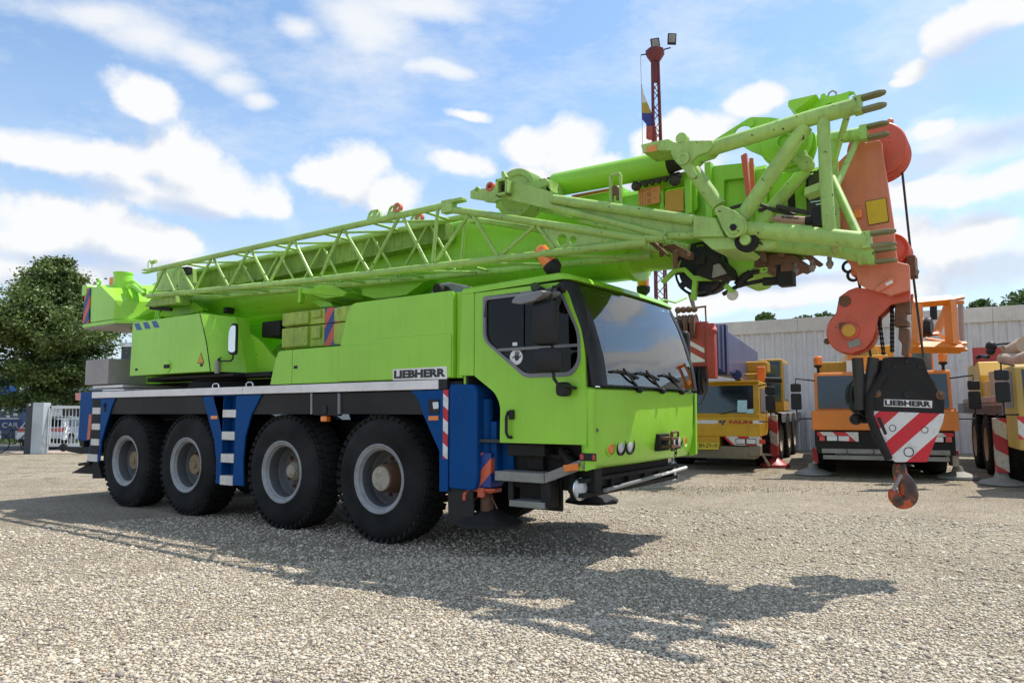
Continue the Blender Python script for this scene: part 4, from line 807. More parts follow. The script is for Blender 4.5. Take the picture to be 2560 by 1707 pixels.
# front frame: pivot plate, struts, head tubes with forks
pp = [(1205,780),(1300,715),(1480,790),(1600,865),(1650,945),(1650,1080),(1560,1132),(1430,1122),(1375,1090),(1330,1040),(1280,900)]
P = rnd(g.xz('d', yn-.07, *pp), .03); t = MB(); t.plate(P, (), yn-.10, yn-.05); t.plate(P, (), yn+.11, yn+.15); c = g.Y('d', 1478, 1018, yn-.1); t.lathe([(.085,0),(.085,.012),(.06,.013),(.055,.03),(.004,.03)], (c.x, yn-.10, c.z), (0,-1,0), 24)
hf = t.out('head_frame', M['greenold'], crane, .006)
MB().lathe([(.032,0),(.028,.035),(.003,.036)], (c.x, yn-.118, c.z), (0,-1,0), 6).out('pivot_bolt', M['dark'], hf)
up = [(270,560),(300,470),(320,480),(390,462),(630,460),(640,500),(590,560),(500,590),(440,650),(500,760),(470,790),(430,770),(360,690),(310,640)]
P = g.xz('I', yn-.05, *up); t = MB(); t.plate(rnd(P, .015), (), yn-.07, yn-.02); t.plate(rnd(P, .015), (), yn+.10, yn+.14)
c = g.Y('I', 375, 612, yn-.07); t.lathe([(.062,0),(.062,.02),(.03,.022),(.026,.012),(.003,.012)], (c.x, yn-.07, c.z), (0,-1,0), 22); c2 = g.Y('I', 368, 445, yn-.03); t.lathe([(.052,-.04),(.052,.04)], (c2.x, yn-.03, c2.z), (0,-1,0), 18)
t.out('frame_corner_plate', M['greenold'], hf, .005)
q = g.xz('I', -1.05, (32,510),(150,480),(270,460),(310,480),(300,560),(180,560),(50,580)); t = MB(); t.plate(q, (), -1.12, -.80); cp = t.out('cylinder_cap_box', M['greenold'], hf, .008)
q = g.xz('I', -1.122, (57,510),(145,490),(147,545),(60,560)); MB().plate(q, (), -1.126, -1.121).out('orange_label', M['orangeboard'], cp)
t = MB(); t.tube([g.Y('d', 930, 260, yn+.02), g.Y('d', 1270, 730, yn+.02)], .066, 16); t.tube([g.Y('d', 1575, 880, yn+.02), g.Y('I', 1430, 330, yn+.02)], .064, 16)
t.tube([g.Y('I', 590, 535, yn+.02), g.Y('I', 1500, 255, yn), g.Y('I', 1880, 155, yn)], .066, 16); t.tube([g.Y('e', 60, 925, yn), g.Y('e', 1120, 1020, yn), g.Y('e', 1700, 1085, yn)], .068, 16)
t.tube([g.Y('I', 1585, 270, yn), g.Y('e', 1150, 300, yn), g.Y('e', 1200, 1000, yn)], .050, 14); t.out('head_tube', M['greenold'], hf, smooth=60)
yF = -.46
t = MB(); t.tube([g.Y('I', 1180, 520, yF-.1), g.Y('I', 1560, 450, yF), g.Y('I', 1930, 395, yF)], .058, 16); t.tube([g.Y('e', 250, 1130, yF), g.Y('e', 1200, 1200, yF), g.Y('e', 1750, 1300, yF)], .062, 16)
fa, fb = g.Y('I', 1660, 430, yF), g.Y('e', 1280, 1200, yF); t.tube([fa, fb], .046, 14)
t.tube([g.Y('e', 880, 140, yF-.05), g.Y('e', 430, 640, yF-.1), g.Y('e', 280, 870, yF-.1)], .06, 14); t.out('far_head_tube', M['greenold'], hf, smooth=60)
t = MB(); t.tube([g.Y('I', 1800, 210, yn), g.Y('I', 1660, 700, yn+.38)], .026, 10); t.tube([g.Y('I', 1660, 780, yn+.36), g.Y('e', 1590, 1030, yn)], .034, 10); t.tube([g.Y('I', 1870, 470, yF), g.Y('I', 1700, 850, yF-.3)], .026, 10); t.tube([g.Y('I', 1680, 800, yF-.32), g.Y('e', 1670, 1220, yF)], .028, 10)
t.tube([g.Y('e', 1250, 1080, yn), g.Y('e', 1300, 1230, yF)], .042, 10); q = g.xz('e', yn+.03, (865,380),(1120,280),(1115,380),(865,475)); t.plate(q, (), yn+.02, yn+.2); t.out('head_brace', M['greenold'], hf, smooth=60)
def fork(p, d):
    p = Vector(p); d = Vector(d).normalized(); t = MB(); up_ = Vector((0,0,1))
    t.tube([p-d*.10, p], .062, 14); t.obox(p+d*.005, d*.03, Vector((0,.055,0)), up_*.066)
    for s in (-1, 1):
        c = p+d*.11+up_*s*.050; e = [c+d*(x)+Vector((0, y, 0)) for x, y in ((-.09,-.05),(.05,-.05),(.085,-.03),(.10,0),(.085,.03),(.05,.05),(-.09,.05))]
        t.loft([[q-up_*.013 for q in e], [q+up_*.013 for q in e]], mi=1)
    return t.out('fork', [M['greenold'], M['forkbrown']], hf, .005)
fork(g.Y('I', 1880, 155, yn), (1,0,.06)); fork(g.Y('I', 1930, 395, yF), (1,0,.02)); fork(g.Y('e', 1690, 1080, yn), (1,0,.0)); fork(g.Y('e', 1745, 1296, yF), (1,0,.0))
# head plates and pulley behind the frame
P = g.xz('I', -.85, (640,460),(960,258),(1140,262),(1290,290),(1400,330),(1520,400),(1530,520),(1470,700),(1300,730),(1180,720),(1090,620),(1040,580),(940,540),(880,500)); t = MB()
t.plate(rnd(P, .03), [circ(g.xz('I', -.85, (890,405))[0], .085, 18)], -.87, -.83); hp = t.out('deflector_plate', M['boompaint'], hf, .006)
c = g.Y('I', 1270, 485, -.87); t = MB(); t.lathe([(.22,0),(.22,.03),(.20,.05),(.09,.05),(.08,.07),(.06,.07),(.055,.04),(.003,.04)], (c.x, -.88, c.z), (0,-1,0), 36); t.lathe([(.03,.0),(.03,.02),(.002,.02)], (g.Y('I', 965, 310, -.87).x, -.87, g.Y('I', 965, 310, -.87).z), (0,-1,0), 12); t.out('deflector_pulley', M['boompaint'], hf, smooth=30)
t = MB(); a = [g.Y('I', *p, -1.0) for p in ((1400,560),(1440,660))]; t.tube(a, .04, 10); a = [g.Y('I', *p, -1.0) for p in ((1330,610),(1440,665))]; t.tube(a, .04, 10); b_ = g.Y('I', 1440, 660, -1.0); t.lathe([(.06,-.05),(.06,.05)], b_, (0,-1,0), 18); t.out('pulley_lever', M['greenold'], hf, .004)
P = g.xz('I', -1.0, (1318,180),(1330,160),(1560,110),(1570,70),(1600,55),(1625,85),(1700,75),(1820,38),(1860,45),(1880,90),(1870,120),(1640,190),(1540,200),(1380,245),(1320,215)); t = MB(); t.plate(P, [circ(g.xz('I', -1.0, (1832,80))[0], .026, 12), rnd(g.xz('I', -1.0, (1610,150),(1670,132),(1660,155),(1615,165)), .01)], -1.03, -.98); t.plate(P[:2]+P[2:3]+P[-2:], (), -1.15, -.85)
t.tube([g.Y('I', 1560, 120, -1.0), g.Y('I', 1580, 230, -1.0)], .02, 8); tb = t.out('rope_guard_bracket', M['boompaint'], hf, .006)
a = [g.Y('I', *p, -1.0) for p in ((1620,90),(1635,45),(1665,25),(1695,40),(1700,75))]; MB().tube(a, .008, 6).out('pin_wire', M['steelgrey'], tb)
t = MB(); q = g.xz('e', yn+.1, (460,840),(965,885),(930,950),(860,940),(850,915),(830,900),(560,880),(540,905),(540,935),(470,930)); t.plate(q, (), yn+.08, yn+.12); t.out('pump_shelf', M['greenold'], hf, .004)
a, b_ = g.Y('e', 485, 785, yn+.16), g.Y('e', 880, 815, yn+.16); t = MB(); t.tube([a, b_], .036, 16); t.tube([a-Vector((.04,0,0)), a], .018, 8); hpmp = t.out('hand_pump', paint('pump_tan', (.48,.28,.19), .4, .25), hf, smooth=60)
t = MB(); t.tube([b_, b_+Vector((.07,0,0))], .042, 12); t.box(b_.x+.06, b_.x+.13, yn+.11, yn+.2, b_.z-.05, b_.z+.09); t.tube([b_+Vector((.06,0,.06)), b_+Vector((.12,0,.085))], .02, 8); t.out('pump_head', M['dark'], hpmp, .006)
lettering('lettering', 'ENERPAC', M['letter'], hpmp, Vector((a.x+.055, yn+.12, a.z-.012)), (b_-a), (0,0,1), .14, .020, bold=.02, depth=.004)
# big hydraulic ram on top
t = MB(); ya = -.62
A1, A2 = g.Y('c', 1100, 340, ya), g.Y('d', 612, 150, ya); dv = (A2-A1).normalized()
t.lathe([(.07,-.02),(.118,.0),(.128,.02),(.128,(A2-A1).length-.02),(.12,(A2-A1).length),(.07,(A2-A1).length+.001)], A1, dv, 36); ram = t.out('hydraulic_ram', M['boompaint'], crane, smooth=40)
MB().lathe([(.118,0),(.10,.03),(.08,.16),(.06,.2)], A2, dv, 24).out('ram_gland', M['dark'], ram); MB().lathe([(.10,-.06),(.10,-.012)], A1, dv, 24).out('ram_end', M['dark'], ram)
t = MB(); a, b_ = g.Y('d', 200, 430, -.6), g.Y('d', 740, 290, -.6); t.tube([a, b_], .022, 8)
for k in range(7): 
    p = a.lerp(b_, k/6); t.ball((p.x, p.y, p.z-.02), .03)
t.ball(g.Y('d', 680, 380, -.6), .06); t.ball(g.Y('d', 160, 460, -.6), .05); t.out('hose_union', M['rope'], ram)
a = [g.Y('c', *p, -1.12) for p in ((1860,600),(1850,220),(1870,200),(1970,185),(1985,210),(1990,600))]; MB().tube(a, .018, 8).out('grab_hoop', M['greenold'], jib)
q = g.xz('c', -1.1, (1840,590),(1860,360),(1930,340),(1970,380),(1975,540),(1935,540),(1935,470),(1885,470),(1885,580)); MB().plate(q, (), -1.12, -1.08).out('hoop_bracket', M['rust'], jib, .004)
a, b_ = g.Y('c', 1340, 490, -.4), g.Y('c', 1840, 395, -.4); t = MB(); t.tube([a, b_], .018, 8); t.out('coral_rod', M['coral'], boom)
# ---- hose reel under the boom head
c = g.Y('f', 745, 300, -.35); R_ = abs(g.Y('f', 745, 665, -.35).z-c.z)
t = MB(); yy = -.50
t.lathe([(R_*.90,-.14),(R_*.98,-.12),(R_,-.10),(R_*.98,-.08)], (c.x, yy+.2, c.z), (0,1,0), 48, cap=False); t.lathe([(R_*.82,-.14),(R_*.86,0),(R_*.82,.14),(R_*.2,.14)], (c.x, yy+.2, c.z), (0,1,0), 48); t.lathe([(R_*.96,-.14),(R_,-.13),(R_*.96,-.12),(R_*.94,-.13),(R_*.96,-.14)], (c.x, yy+.2, c.z), (0,1,0), 48, cap=False)
for k in range(10):
    w = 2*PI*k/10; t.obox((c.x+math.cos(w)*R_*.9, yy+.07, c.z+math.sin(w)*R_*.9), Vector((math.cos(w),0,math.sin(w)))*R_*.1, (0,.012,0), Vector((-math.sin(w),0,math.cos(w)))*.03)
reel = t.out('hose_reel', M['black'], boom, smooth=40)
t = MB()
for pts in ([(170,450),(215,480),(370,330),(480,320),(600,440),(570,690),(640,700),(660,440),(980,440),(960,380),(620,370),(500,260),(330,290)],): t.plate(g.xz('f', yy-.04, *pts), (), yy-.06, yy-.01)
q = g.xz('f', yy-.04, (1010,530),(1110,600),(1170,580),(1050,470)); t.plate(q, (), yy-.06, yy-.01); t.out('reel_frame', M['boompaint'], reel, .006)
q = g.Y('f', 1130, 625, yy); MB().lathe([(.05,-.03),(.055,0),(.05,.03)], q, (.2,-1,0), 18).out('guide_roller', M['treadwhite'], reel)
q = g.ys('f', -.66, (860,80),(1040,250),(1080,370),(830,430),(620,350),(690,170)); t = MB(); t.hull([q_ for q_ in q]+[(p[0]+.02, p[1]+.26, p[2]) for p in q]); p = g.Y('f', 700, 160, -.68); t.box(p.x-.05, p.x+.05, -.72, -.6, p.z-.05, p.z+.04); t.out('winch_motor', M['dark'], boom, .015)
q = g.xz('f', -.68, (880,230),(960,210),(1030,300),(1050,340),(860,400)); MB().plate(q, (), -.70, -.66).out('motor_plate', M['step'], boom, .006)
t = MB(); a = [g.Y('f', *p, -.42) for p in ((620,480),(700,520),(780,470))]; t.tube(a, .01, 6)
a = [g.Y('f', *p, -.40) for p in ((1000,620),(1200,510),(1350,470),(1530,435))]; t.tube(a, .022, 8); a = [g.Y('f', *p, -.40) for p in ((1540,450),(1700,440),(1790,430))]; t.tube(a, .042, 10); q = g.Y('f', 1865, 425, -.40); t.box(q.x-.07, q.x+.06, -.47, -.33, q.z-.06, q.z+.07); a = [g.Y('f', *p, -.40) for p in ((1740,400),(1745,230))]; t.tube(a, .02, 8); a = [g.Y('f', *p, -.40) for p in ((1190,500),(1300,380),(1380,340))]; t.tube(a, .045, 8); q = g.xz('f', -.4, (1240,370),(1440,290),(1520,300),(1500,330),(1240,390)); t.plate(q, (), -.44, -.36); t.out('limit_switch_arm', M['dark'], boom, .006)
q = g.xz('f', -.41, (1500,270),(1600,260),(1590,310),(1560,330),(1480,330)); MB().plate(q, [circ(g.xz('f', -.41, (1562,290))[0], .014, 10)], -.43, -.39).out('eye_tab', M['boompaint'], boom)
t = MB(); q = g.xz('f', -.38, (1390,170),(1490,70),(1640,90),(1760,60),(1990,110),(1980,160),(1900,210),(1840,190),(1700,260),(1620,260),(1500,200),(1460,250),(1390,240)); t.plate(q, (), -.40, .3); q = g.xz('f', -.42, (1480,30),(1570,20),(1605,200),(1530,195)); t.plate(q, (), -.46, -.38); q = g.xz('f', -.42, (1730,40),(1840,50),(1830,130),(1760,120)); t.plate(q, (), -.46, -.38); q = g.xz('f', -.38, (2060,110),(2200,100),(2180,130),(2140,150)); t.plate(q, (), -.4, .1); t.out('head_underside', M['rust'], boom, .008)
t = MB()
for u, v0, v1 in ((1960,160,340),(2185,110,300),(2420,60,260)):
    a, b_ = g.Y('f', u, v0, -.3), g.Y('f', u+12, v1, -.3); t.tube([a, b_], .010, 6)
    for k in range(5): p = a.lerp(b_, .2+k*.19); t.ball(p, .022 if k != 3 else .034, 8)
t.out('hanging_pin', M['steelgrey'], boom)
# ---- coral boom head
yh = -.32
P = [(5.16,4.02)]
pts = g.xz('L', yh, (640,290),(700,330),(830,300),(860,330),(880,480),(990,1200),(1000,1400),(1010,1560),(480,1560),(430,1180),(380,1000),(375,560),(500,440))
low = g.xz('M', yh, (1010,0),(1030,150),(1150,180),(1160,440),(960,500),(700,430),(620,380),(590,260),(480,120))
Pp = pts[:7]+[low[1], low[2], low[3], low[4], low[5], low[6], low[7], low[8]]+[pts[9], pts[10], pts[11], pts[12]]
t = MB(); t.plate(Pp, (), yh-.02, yh+.03); t.plate([(4.98+(a_-5.05)*.45, b_) for a_, b_ in Pp], (), .25, .30); x_ = [p[0] for p in Pp]
bh = t.out('boom_head', M['coral'], crane, .008)
t = MB(); e = g.xz('L', yh, (380,560),(640,290)); t.hull([(e[0][0], y, e[0][1]) for y in (yh+.04, .28)]+[(e[1][0], y, e[1][1]) for y in (yh+.04, .28)]+[(e[0][0]+.05, y, e[0][1]-.06) for y in (yh+.04, .28)]+[(e[1][0]+.05, y, e[1][1]-.05) for y in (yh+.04, .28)]); t.box(4.88, 5.12, yh+.04, .28, 2.7, 3.6); t.out('head_core', M['coral'], bh, .006)
c = g.Y('L', 860, 440, 0.); t = MB()
for dy in (-.14, -.02, .10): t.lathe([(.05,-.04),(.20,-.03),(.24,-.045),(.25,-.03),(.22,0),(.25,.03),(.24,.045),(.20,.03),(.05,.04)], (c.x-.02, dy, c.z), (0,1,0), 44, cap=False)
t.lathe([(.238,0),(.238,.012),(.04,.014)], (c.x-.02, -.19, c.z), (0,1,0), 40); t.out('head_sheave', M['coralred'], bh, smooth=30)
c2 = g.Y('M', 1010, 80, 0.05); t = MB()
for dy in (-.12, .0, .12): t.lathe([(.05,-.04),(.11,-.03),(.145,-.045),(.15,-.03),(.125,0),(.15,.03),(.145,.045),(.11,.03),(.05,.04)], (c2.x-.02, dy, c2.z+.02), (0,1,0), 36, cap=False)
t.out('lower_sheave', M['coralred'], bh, smooth=30)
a, b_ = g.Y('L', 850, 230, -.1), g.Y('L', 945, 105, -.1); t = MB(); t.tube([a, b_], .026, 10); t.ball(b_, .032); t.out('rope_keeper', M['coral'], bh)
q = g.xz('L', yh-.022, (683,942),(905,900),(935,1155),(722,1195)); MB().plate(q, (), yh-.027, yh-.021).out('board_border', M['letter'], bh)
cq = (sum(p[0] for p in q)/4, sum(p[1] for p in q)/4); MB().plate([lerp(p, cq, .05) for p in q], (), yh-.031, yh-.0275).out('yellow_board', M['yellowboard'], bh)
q = g.Y('L', 610, 1075, yh-.02); MB().box(q.x-.035, q.x+.035, yh-.06, yh-.02, q.z-.042, q.z+.04).out('amber_marker', M['amber'], bh, .012)
t = MB(); q = g.xz('M', yh-.03, (790,430),(960,300),(1000,330),(980,380),(810,470)); t.plate(rnd(q, .01), (), yh-.05, yh-.02); t.out('head_bracket', M['coral'], bh, .004); q = g.xz('M', yh-.05, (895,375),(965,335),(980,365),(905,398)); MB().plate(q, (), yh-.056, yh-.05).out('rating_plate', M['stickerwhite'], bh)
for u, v in ((512,197),(562,285)):
    p = g.Y('M', u, v, -.1); t = MB(); n_ = 20; t.tube([(p.x+math.cos(2*PI*k/n_)*.05, -.1, p.z+math.sin(2*PI*k/n_)*.05) for k in range(n_+1)], .014, 8, cap=False); t.out('rope_ring', M['rope'], bh)
t = MB(); q = g.Y('M', 1185, 215, -.1); t.box(q.x-.03, q.x+.03, -.2, 0, q.z-.08, q.z+.10); a = [g.Y('M', *p, -.15) for p in ((1215,265),(1240,225),(1250,245),(1225,300),(1165,330))]; t.tube(a, .005, 6); t.out('rope_anchor', M['rust'], bh, .006)
# folded nose with its pulley (below, left of the head)
P = g.xz('M', -.15, (600,420),(520,450),(420,520),(390,680),(300,820),(285,920),(330,1020),(420,1090),(550,1110),(690,1060),(770,960),(800,860),(830,720),(960,600),(1160,560),(1165,450),(960,510),(760,440))
t = MB(); t.plate(P, (), -.20, -.15); t.plate(P, (), .02, .07); c = g.Y('M', 545, 880, -.1); t.lathe([(.05,-.07),(.19,-.07),(.215,-.08),(.215,.04),(.19,.04),(.05,.04)], (c.x, -.05, c.z), (0,1,0), 36); t.lathe([(.085,.0),(.08,.02),(.06,.025)], (c.x, -.20, c.z), (0,-1,0), 28)
rn = t.out('folded_nose', M['coralred'], bh, .008)
MB().lathe([(.055,.03),(.055,.055),(.002,.056)], (c.x, -.20, c.z), (0,-1,0), 20).out('nose_axle_cap', M['ochreboard'], rn)
t = MB(); p = g.Y('M', 470, 560, -.2); t.lathe([(.05,0),(.05,.02),(.002,.021)], (p.x, -.2, p.z), (0,-1,0), 16); p = g.Y('M', 285, 980, -.1); t.ball(p, .03); p = g.Y('M', 465, 820, -.2); t.box(p.x-.04, p.x+.04, -.22, -.2, p.z-.03, p.z+.03); t.out('nose_pin', M['rust'], rn)
p = g.Y('M', 570, 1000, -.2); MB().obox((p.x, -.204, p.z), (.05,0,.015), (0,.004,0), (-.008,0,.03)).out('rating_plate', M['step'], rn)
# dark bolster hanging beside the nose
q = g.xz('M', .0, (1010,545),(1170,545),(1165,690),(1115,690),(1115,770),(1150,770),(1140,830),(1000,830)); t = MB(); t.plate(q, (), -.08, .08); q = g.xz('M', .0, (1045,840),(1150,850),(1160,960),(1140,1140),(1070,1130),(1080,1010),(1040,960)); t.plate(q, (), -.06, .06); t.out('rope_wedge', M['rust'], bh, .01)
# hoist ropes down to the block
HB = Frame(3.60, 6.58, R(-99))
t = MB()
top = g.W(g.Y('L', 1062, 520, .1)); mid = g.W(g.Y('M', 1190, 300, .1)); end = HB.W((0.0, .16, 1.86))
loc = lambda w: g.loc(Vector(w))
t.tube([loc(top), loc(mid), g.Y('M', 1296, 1150, .13)], .0105, 8); a = [g.Y('M', *p, .0) for p in ((612,330),(640,470),(690,800),(742,1140))]; t.tube(a, .012, 8); a = [g.Y('L', *p, -.1) for p in ((945,110),(970,250))]; t.tube(a, .010, 6)
t.out('hoist_rope', M['rope'], crane)
t = MB()
for (u0, v0, u1, v1) in ((805,520,880,1130),(965,560,968,1100)):
    a, b_ = g.Y('M', u0, v0, -.05), g.Y('M', u1, v1, -.05); n_ = 24
    for k in range(n_): t.lathe([(.010,-.018),(.018,0),(.010,.018)], a.lerp(b_, k/n_), (1,.2,0) if k%2 else (.2,1,0), 8, cap=False)
t.out('limit_chain', M['dark'], bh)
# ================================================================== HOOK BLOCK
hb = thing('hook_block', 'black hook block with red and white stripes, hanging from the coral boom head', 'hook block', HB)
hx = .10
def hz(*p): return HB.yz('O', hx, *p)
out = hz((905,12),(1310,14),(1345,90),(1420,190),(1470,280),(1520,330),(1515,560),(1310,985),(1000,985),(930,940),(760,480),(760,230),(830,110))
z_top = HB.yz('M', hx, (880,1150),(960,1140),(1210,1140),(1300,1165),(1340,1290))
dots = [(HB.yz('M', hx, p)[0], .024) for p in ((1128,1188),(1000,1245),(1262,1248))]+[(hz(p)[0], r) for p, r in (((1135,275),.038),((970,630),.030),((1308,648),.030),((1140,880),.044))]
slot = rnd(hz((805,520),(840,510),(915,690),(885,702)), .01, 3)
shape = [z_top[1], z_top[2], z_top[3], z_top[4]]+hz((1420,180),(1480,280),(1520,345),(1516,470),(1500,560),(1330,985),(1000,985),(945,940),(900,800),(762,470),(760,300),(790,180),(850,80))+[z_top[0]]
t = MB(); t.plate(shape, (), hx, hx-.035, ax='x'); t.plate([lerp(p, (0,1.4), .02) for p in shape], (), -.10, -.135, ax='x')
t.plate([lerp(p, (0, 1.4), .12) for p in shape], (), hx-.06, hx-.10, ax='x'); ck = t.out('cheek_plate', M['dark'], hb, .006)
q = hz((768,450),(1514,478),(1500,560),(1330,985),(1000,985),(945,940),(905,800),(768,480)); nv = (.664, -.747); c0 = hz((828,452))[0]; per = .236
MB().plate(q, (), hx, hx+.004, ax='x').out('striped_panel', stripes('hook_block_stripes', (.72,.70,.68), (.62,.012,.025), (0, nv[0], nv[1]), per, dirt=.35, off=.5-(nv[0]*c0[0]+nv[1]*c0[1])/per), ck)
t = MB()
for c_, r_ in dots: t.lathe([(r_,0),(r_,.007),(r_*.8,.004),(.002,.003)], (hx, c_[0], c_[1]), (1,0,0), 18)
t.plate(slot, (), hx, hx+.0065, ax='x'); t.out('hole_shade_disc', M['black'], ck)  # black discs and slot painted in as the shade of uncut holes
q = hz((880,326),(1386,342),(1386,418),(880,400)); MB().plate(q, (), hx, hx+.004, ax='x').out('sign_plate', M['stickerwhite'], ck)
a, b_ = q[3], q[2]; ry = Vector((0, b_[0]-a[0], b_[1]-a[1])); lettering('lettering', 'LIEBHERR', M['letter'], ck, Vector((hx+.004, a[0]+.008*(1 if b_[0] > a[0] else -1), a[1]+.008)), ry, (0,0,1), ry.length-.016, abs(q[0][1]-q[3][1])-.014, bold=.05, depth=.003)
t = MB()
for (u, v, r) in ((1470,285,.026),(800,265,.026)): 
    p = hz((u, v))[0]; t.lathe([(.04,0),(.04,.01),(r*.6,.02),(r*.5,.04),(.002,.041)], (hx, p[0], p[1]), (1,0,0), 14)
t.out('cheek_bolt', M['rust'], ck)
t = MB()
for dx in (-.06, .0): t.lathe([(.04,-.02),(.22,-.018),(.255,-.026),(.235,0),(.255,.026),(.22,.018),(.04,.02)], (dx, .0, 1.62), (1,0,0), 36, cap=False)
t.out('block_sheave', M['rust'], hb, smooth=30)
p = hz((870,60),(720,290),(720,500),(790,700),(920,950)); sgn = 1 if p[1][0] > p[0][0] else -1
t = MB(); t.tube([(hx+.03, a[0], a[1]) for a in p], .035, 10); t.out('guard_bar', M['dark'], hb)
p = hz((640,0),(640,440)); t = MB(); yb = p[0][0]
for k in range(3): t.lathe([(.05,-.05),(.20,-.04),(.225,-.045),(.20,0),(.225,.045),(.20,.04),(.05,.05)], (-.17-.10*k, yb*.62+.02*k, 1.62), (1,.25,0), 30, cap=False)
for zz in (1.52, 1.40): t.ball((-.1, yb*1.02, zz), .055)
t.box(-.30, -.14, min(0, yb*.9), max(0, yb*.9), 1.36, 1.84); t.out('side_weight', M['black'], hb, .02)
p = HB.yz('M', hx, (620,1150),(790,1150),(760,1300)); t = MB(); t.tube([(hx-.05, p[0][0], p[0][1]), (hx-.05, hz((660,440))[0][0], hz((660,440))[0][1])], .05, 12); t.tube([(hx-.05, p[1][0], p[1][1]), (hx-.05, hz((720,400))[0][0], hz((720,400))[0][1])], .05, 12); t.out('rope_fall', M['rope'], hb)
# the hook itself: shank and thick curved tip
hc = hz((1090,985),(1085,1120),(1180,1260),(1200,1400),(1110,1440),(1010,1350),(1000,1270))
shank = [(0, hc[0][0], hc[0][1]), (0, hc[1][0], hc[1][1]), (.0, (hc[1][0]+hc[2][0])/2, (hc[1][1]+hc[2][1])/2+.01), (.0, hc[2][0], hc[2][1]), (.0, hc[3][0], hc[3][1]), (.0, hc[4][0], hc[4][1]), (.0, hc[5][0], hc[5][1]), (.0, hc[6][0], hc[6][1])]
rs = [.060, .062, .072, .085, .092, .085, .058, .022]
t = MB(); secs = []
for i, (c, r) in enumerate(zip(shank, rs)):
    c = Vector(c); d = (Vector(shank[min(i+1, 7)])-Vector(shank[max(i-1, 0)])).normalized(); a = Vector((1,0,0)); b = d.cross(a).normalized()
    secs.append([c+a*math.cos(2*PI*k/16)*r*.8+b*math.sin(2*PI*k/16)*r for k in range(16)])
t.loft(secs)
hm, nt, pb = _mat('hook_orange_rust'); L_ = nt.links.new; tc = nd(nt, 'ShaderNodeTexCoord'); n_ = nd(nt, 'ShaderNodeTexNoise', i_Scale=9., i_Detail=4.); L_(tc.outputs['Object'], n_.inputs[0]); rr = ramp(nt, n_.outputs['Fac'], [(.40,(.05,.028,.02)),(.52,(.17,.07,.035)),(.56,(.60,.10,.03)),(.66,(.45,.09,.03))]); L_(rr.outputs[0], pb.inputs['Base Color']); pb.inputs['Roughness'].default_value = .5
o = t.out('hook', hm, hb, smooth=60); s_ = o.modifiers.new('Subdivision', 'SUBSURF'); s_.levels = s_.render_levels = 2
t = MB(); p = hz((1000,1120),(1060,1050),(1000,1290)); t.tube([(.05, hc[1][0], hc[1][1]), (.05, p[2][0], p[2][1])], .018, 8); t.out('safety_latch', M['steelgrey'], o)
# ================================================================== BACKGROUND CRANES
M['yellow'] = paint('crane_yellow', (.60,.33,.012), .4, .25, (.22,.14,.04), coat=.25, scale=1.5, streak=.2)
M['orange'] = paint('crane_orange', (.72,.20,.012), .38, .2, (.3,.13,.04), coat=.3, scale=1.5)
M['dustyyellow'] = paint('dusty_yellow', (.52,.33,.06), .6, .5, (.38,.30,.20), coat=.05, scale=1.4, streak=.3)
M['dust'] = paint('dust_tan', (.42,.34,.25), .8, .4, (.28,.22,.16), coat=0)
M['red'] = paint('crane_red', (.38,.03,.025), .4, .3, (.15,.06,.05), coat=.2, scale=2.5)
M['navy'] = paint('boom_navy', (.018,.028,.11), .4, .25, (.07,.07,.09), coat=.2, scale=2)
M['bluegrey'] = paint('boom_blue_grey', (.055,.065,.16), .4, .2, (.2,.2,.25), coat=.2)
M['bumper'] = paint('bumper_tan', (.20,.165,.11), .6, .4, (.12,.09,.06), coat=0)
M['plateyellow'] = paint('plate_yellow', (.70,.55,.03), .4, .1, coat=.2)
M['tealglass'] = paint('teal_glass', (.02,.10,.12), .08, .05, coat=1.)
M['letterred'] = paint('letter_red', (.45,.03,.02), .4, .1)
M['haz_bg'] = stripes('red_white_bumper', (.60,.02,.03), (.66,.64,.58), (0,1,1), .52, dirt=.3)
M['haz_bg2'] = stripes('red_white_post', (.42,.02,.03), (.52,.47,.40), (.3,.6,1), .62, dirt=.5)
M['paper'] = paint('paper_sheet', (.42,.66,.70), .7, .05, coat=0)
def bg_wheel(parent, x, y, r=.68, w=.40, s=1):
    t = MB(); t.lathe([(r*.55,0),(r*.62,.02),(r*.88,.015),(r*.97,-.03),(r,-.09),(r,-w+.09),(r*.95,-w+.03),(r*.6,-w)], (0,0,0), (0,s,0), 36, cap=False)
    for k in range(30):
        a = 2*PI*k/30; er = Vector((math.cos(a),0,math.sin(a))); et = Vector((-math.sin(a),0,math.cos(a)))
        for h in (-.06, -w*.5, -w+.06): t.obox(er*r*.995+Vector((0,s*h,0)), et*.045, Vector((0,.06,0)), er*.016)
    o = t.out('wheel', M['rubber'], parent); o.location = (x, y, r)
    MB().lathe([(r*.56,.01),(r*.54,-.01),(r*.46,-.05),(r*.40,-.14),(r*.2,-.14),(r*.18,-.04),(.01,-.03)], (0,0,0), (0,s,0), 28, cap=False).out('rim', M['dust'], o); return o
def bg_chassis(root, body, L=10.5, hw=1.25, wheels=(-2.2,-3.9,-6.0,-7.7), zdeck=1.36):
    t = MB(); t.box(-L, -.9, -.5, .5, .55, 1.2); t.out('chassis_frame', M['dark'], root)
    t = MB(); t.box(-L, -1.6, -hw, hw, zdeck-.05, zdeck+.02); t.out('deck', M['step'], root, .01)
    for x in wheels:
        for s in (-1, 1): bg_wheel(root, x, s*(hw+.02), s=s)
    for s in (-1, 1):
        t = MB(); t.box(-L, -1.7, min(s*hw, s*(hw-.03)), max(s*hw, s*(hw-.03)), zdeck-.27, zdeck-.055); t.out('mudguard', M['grey'], root, .01)
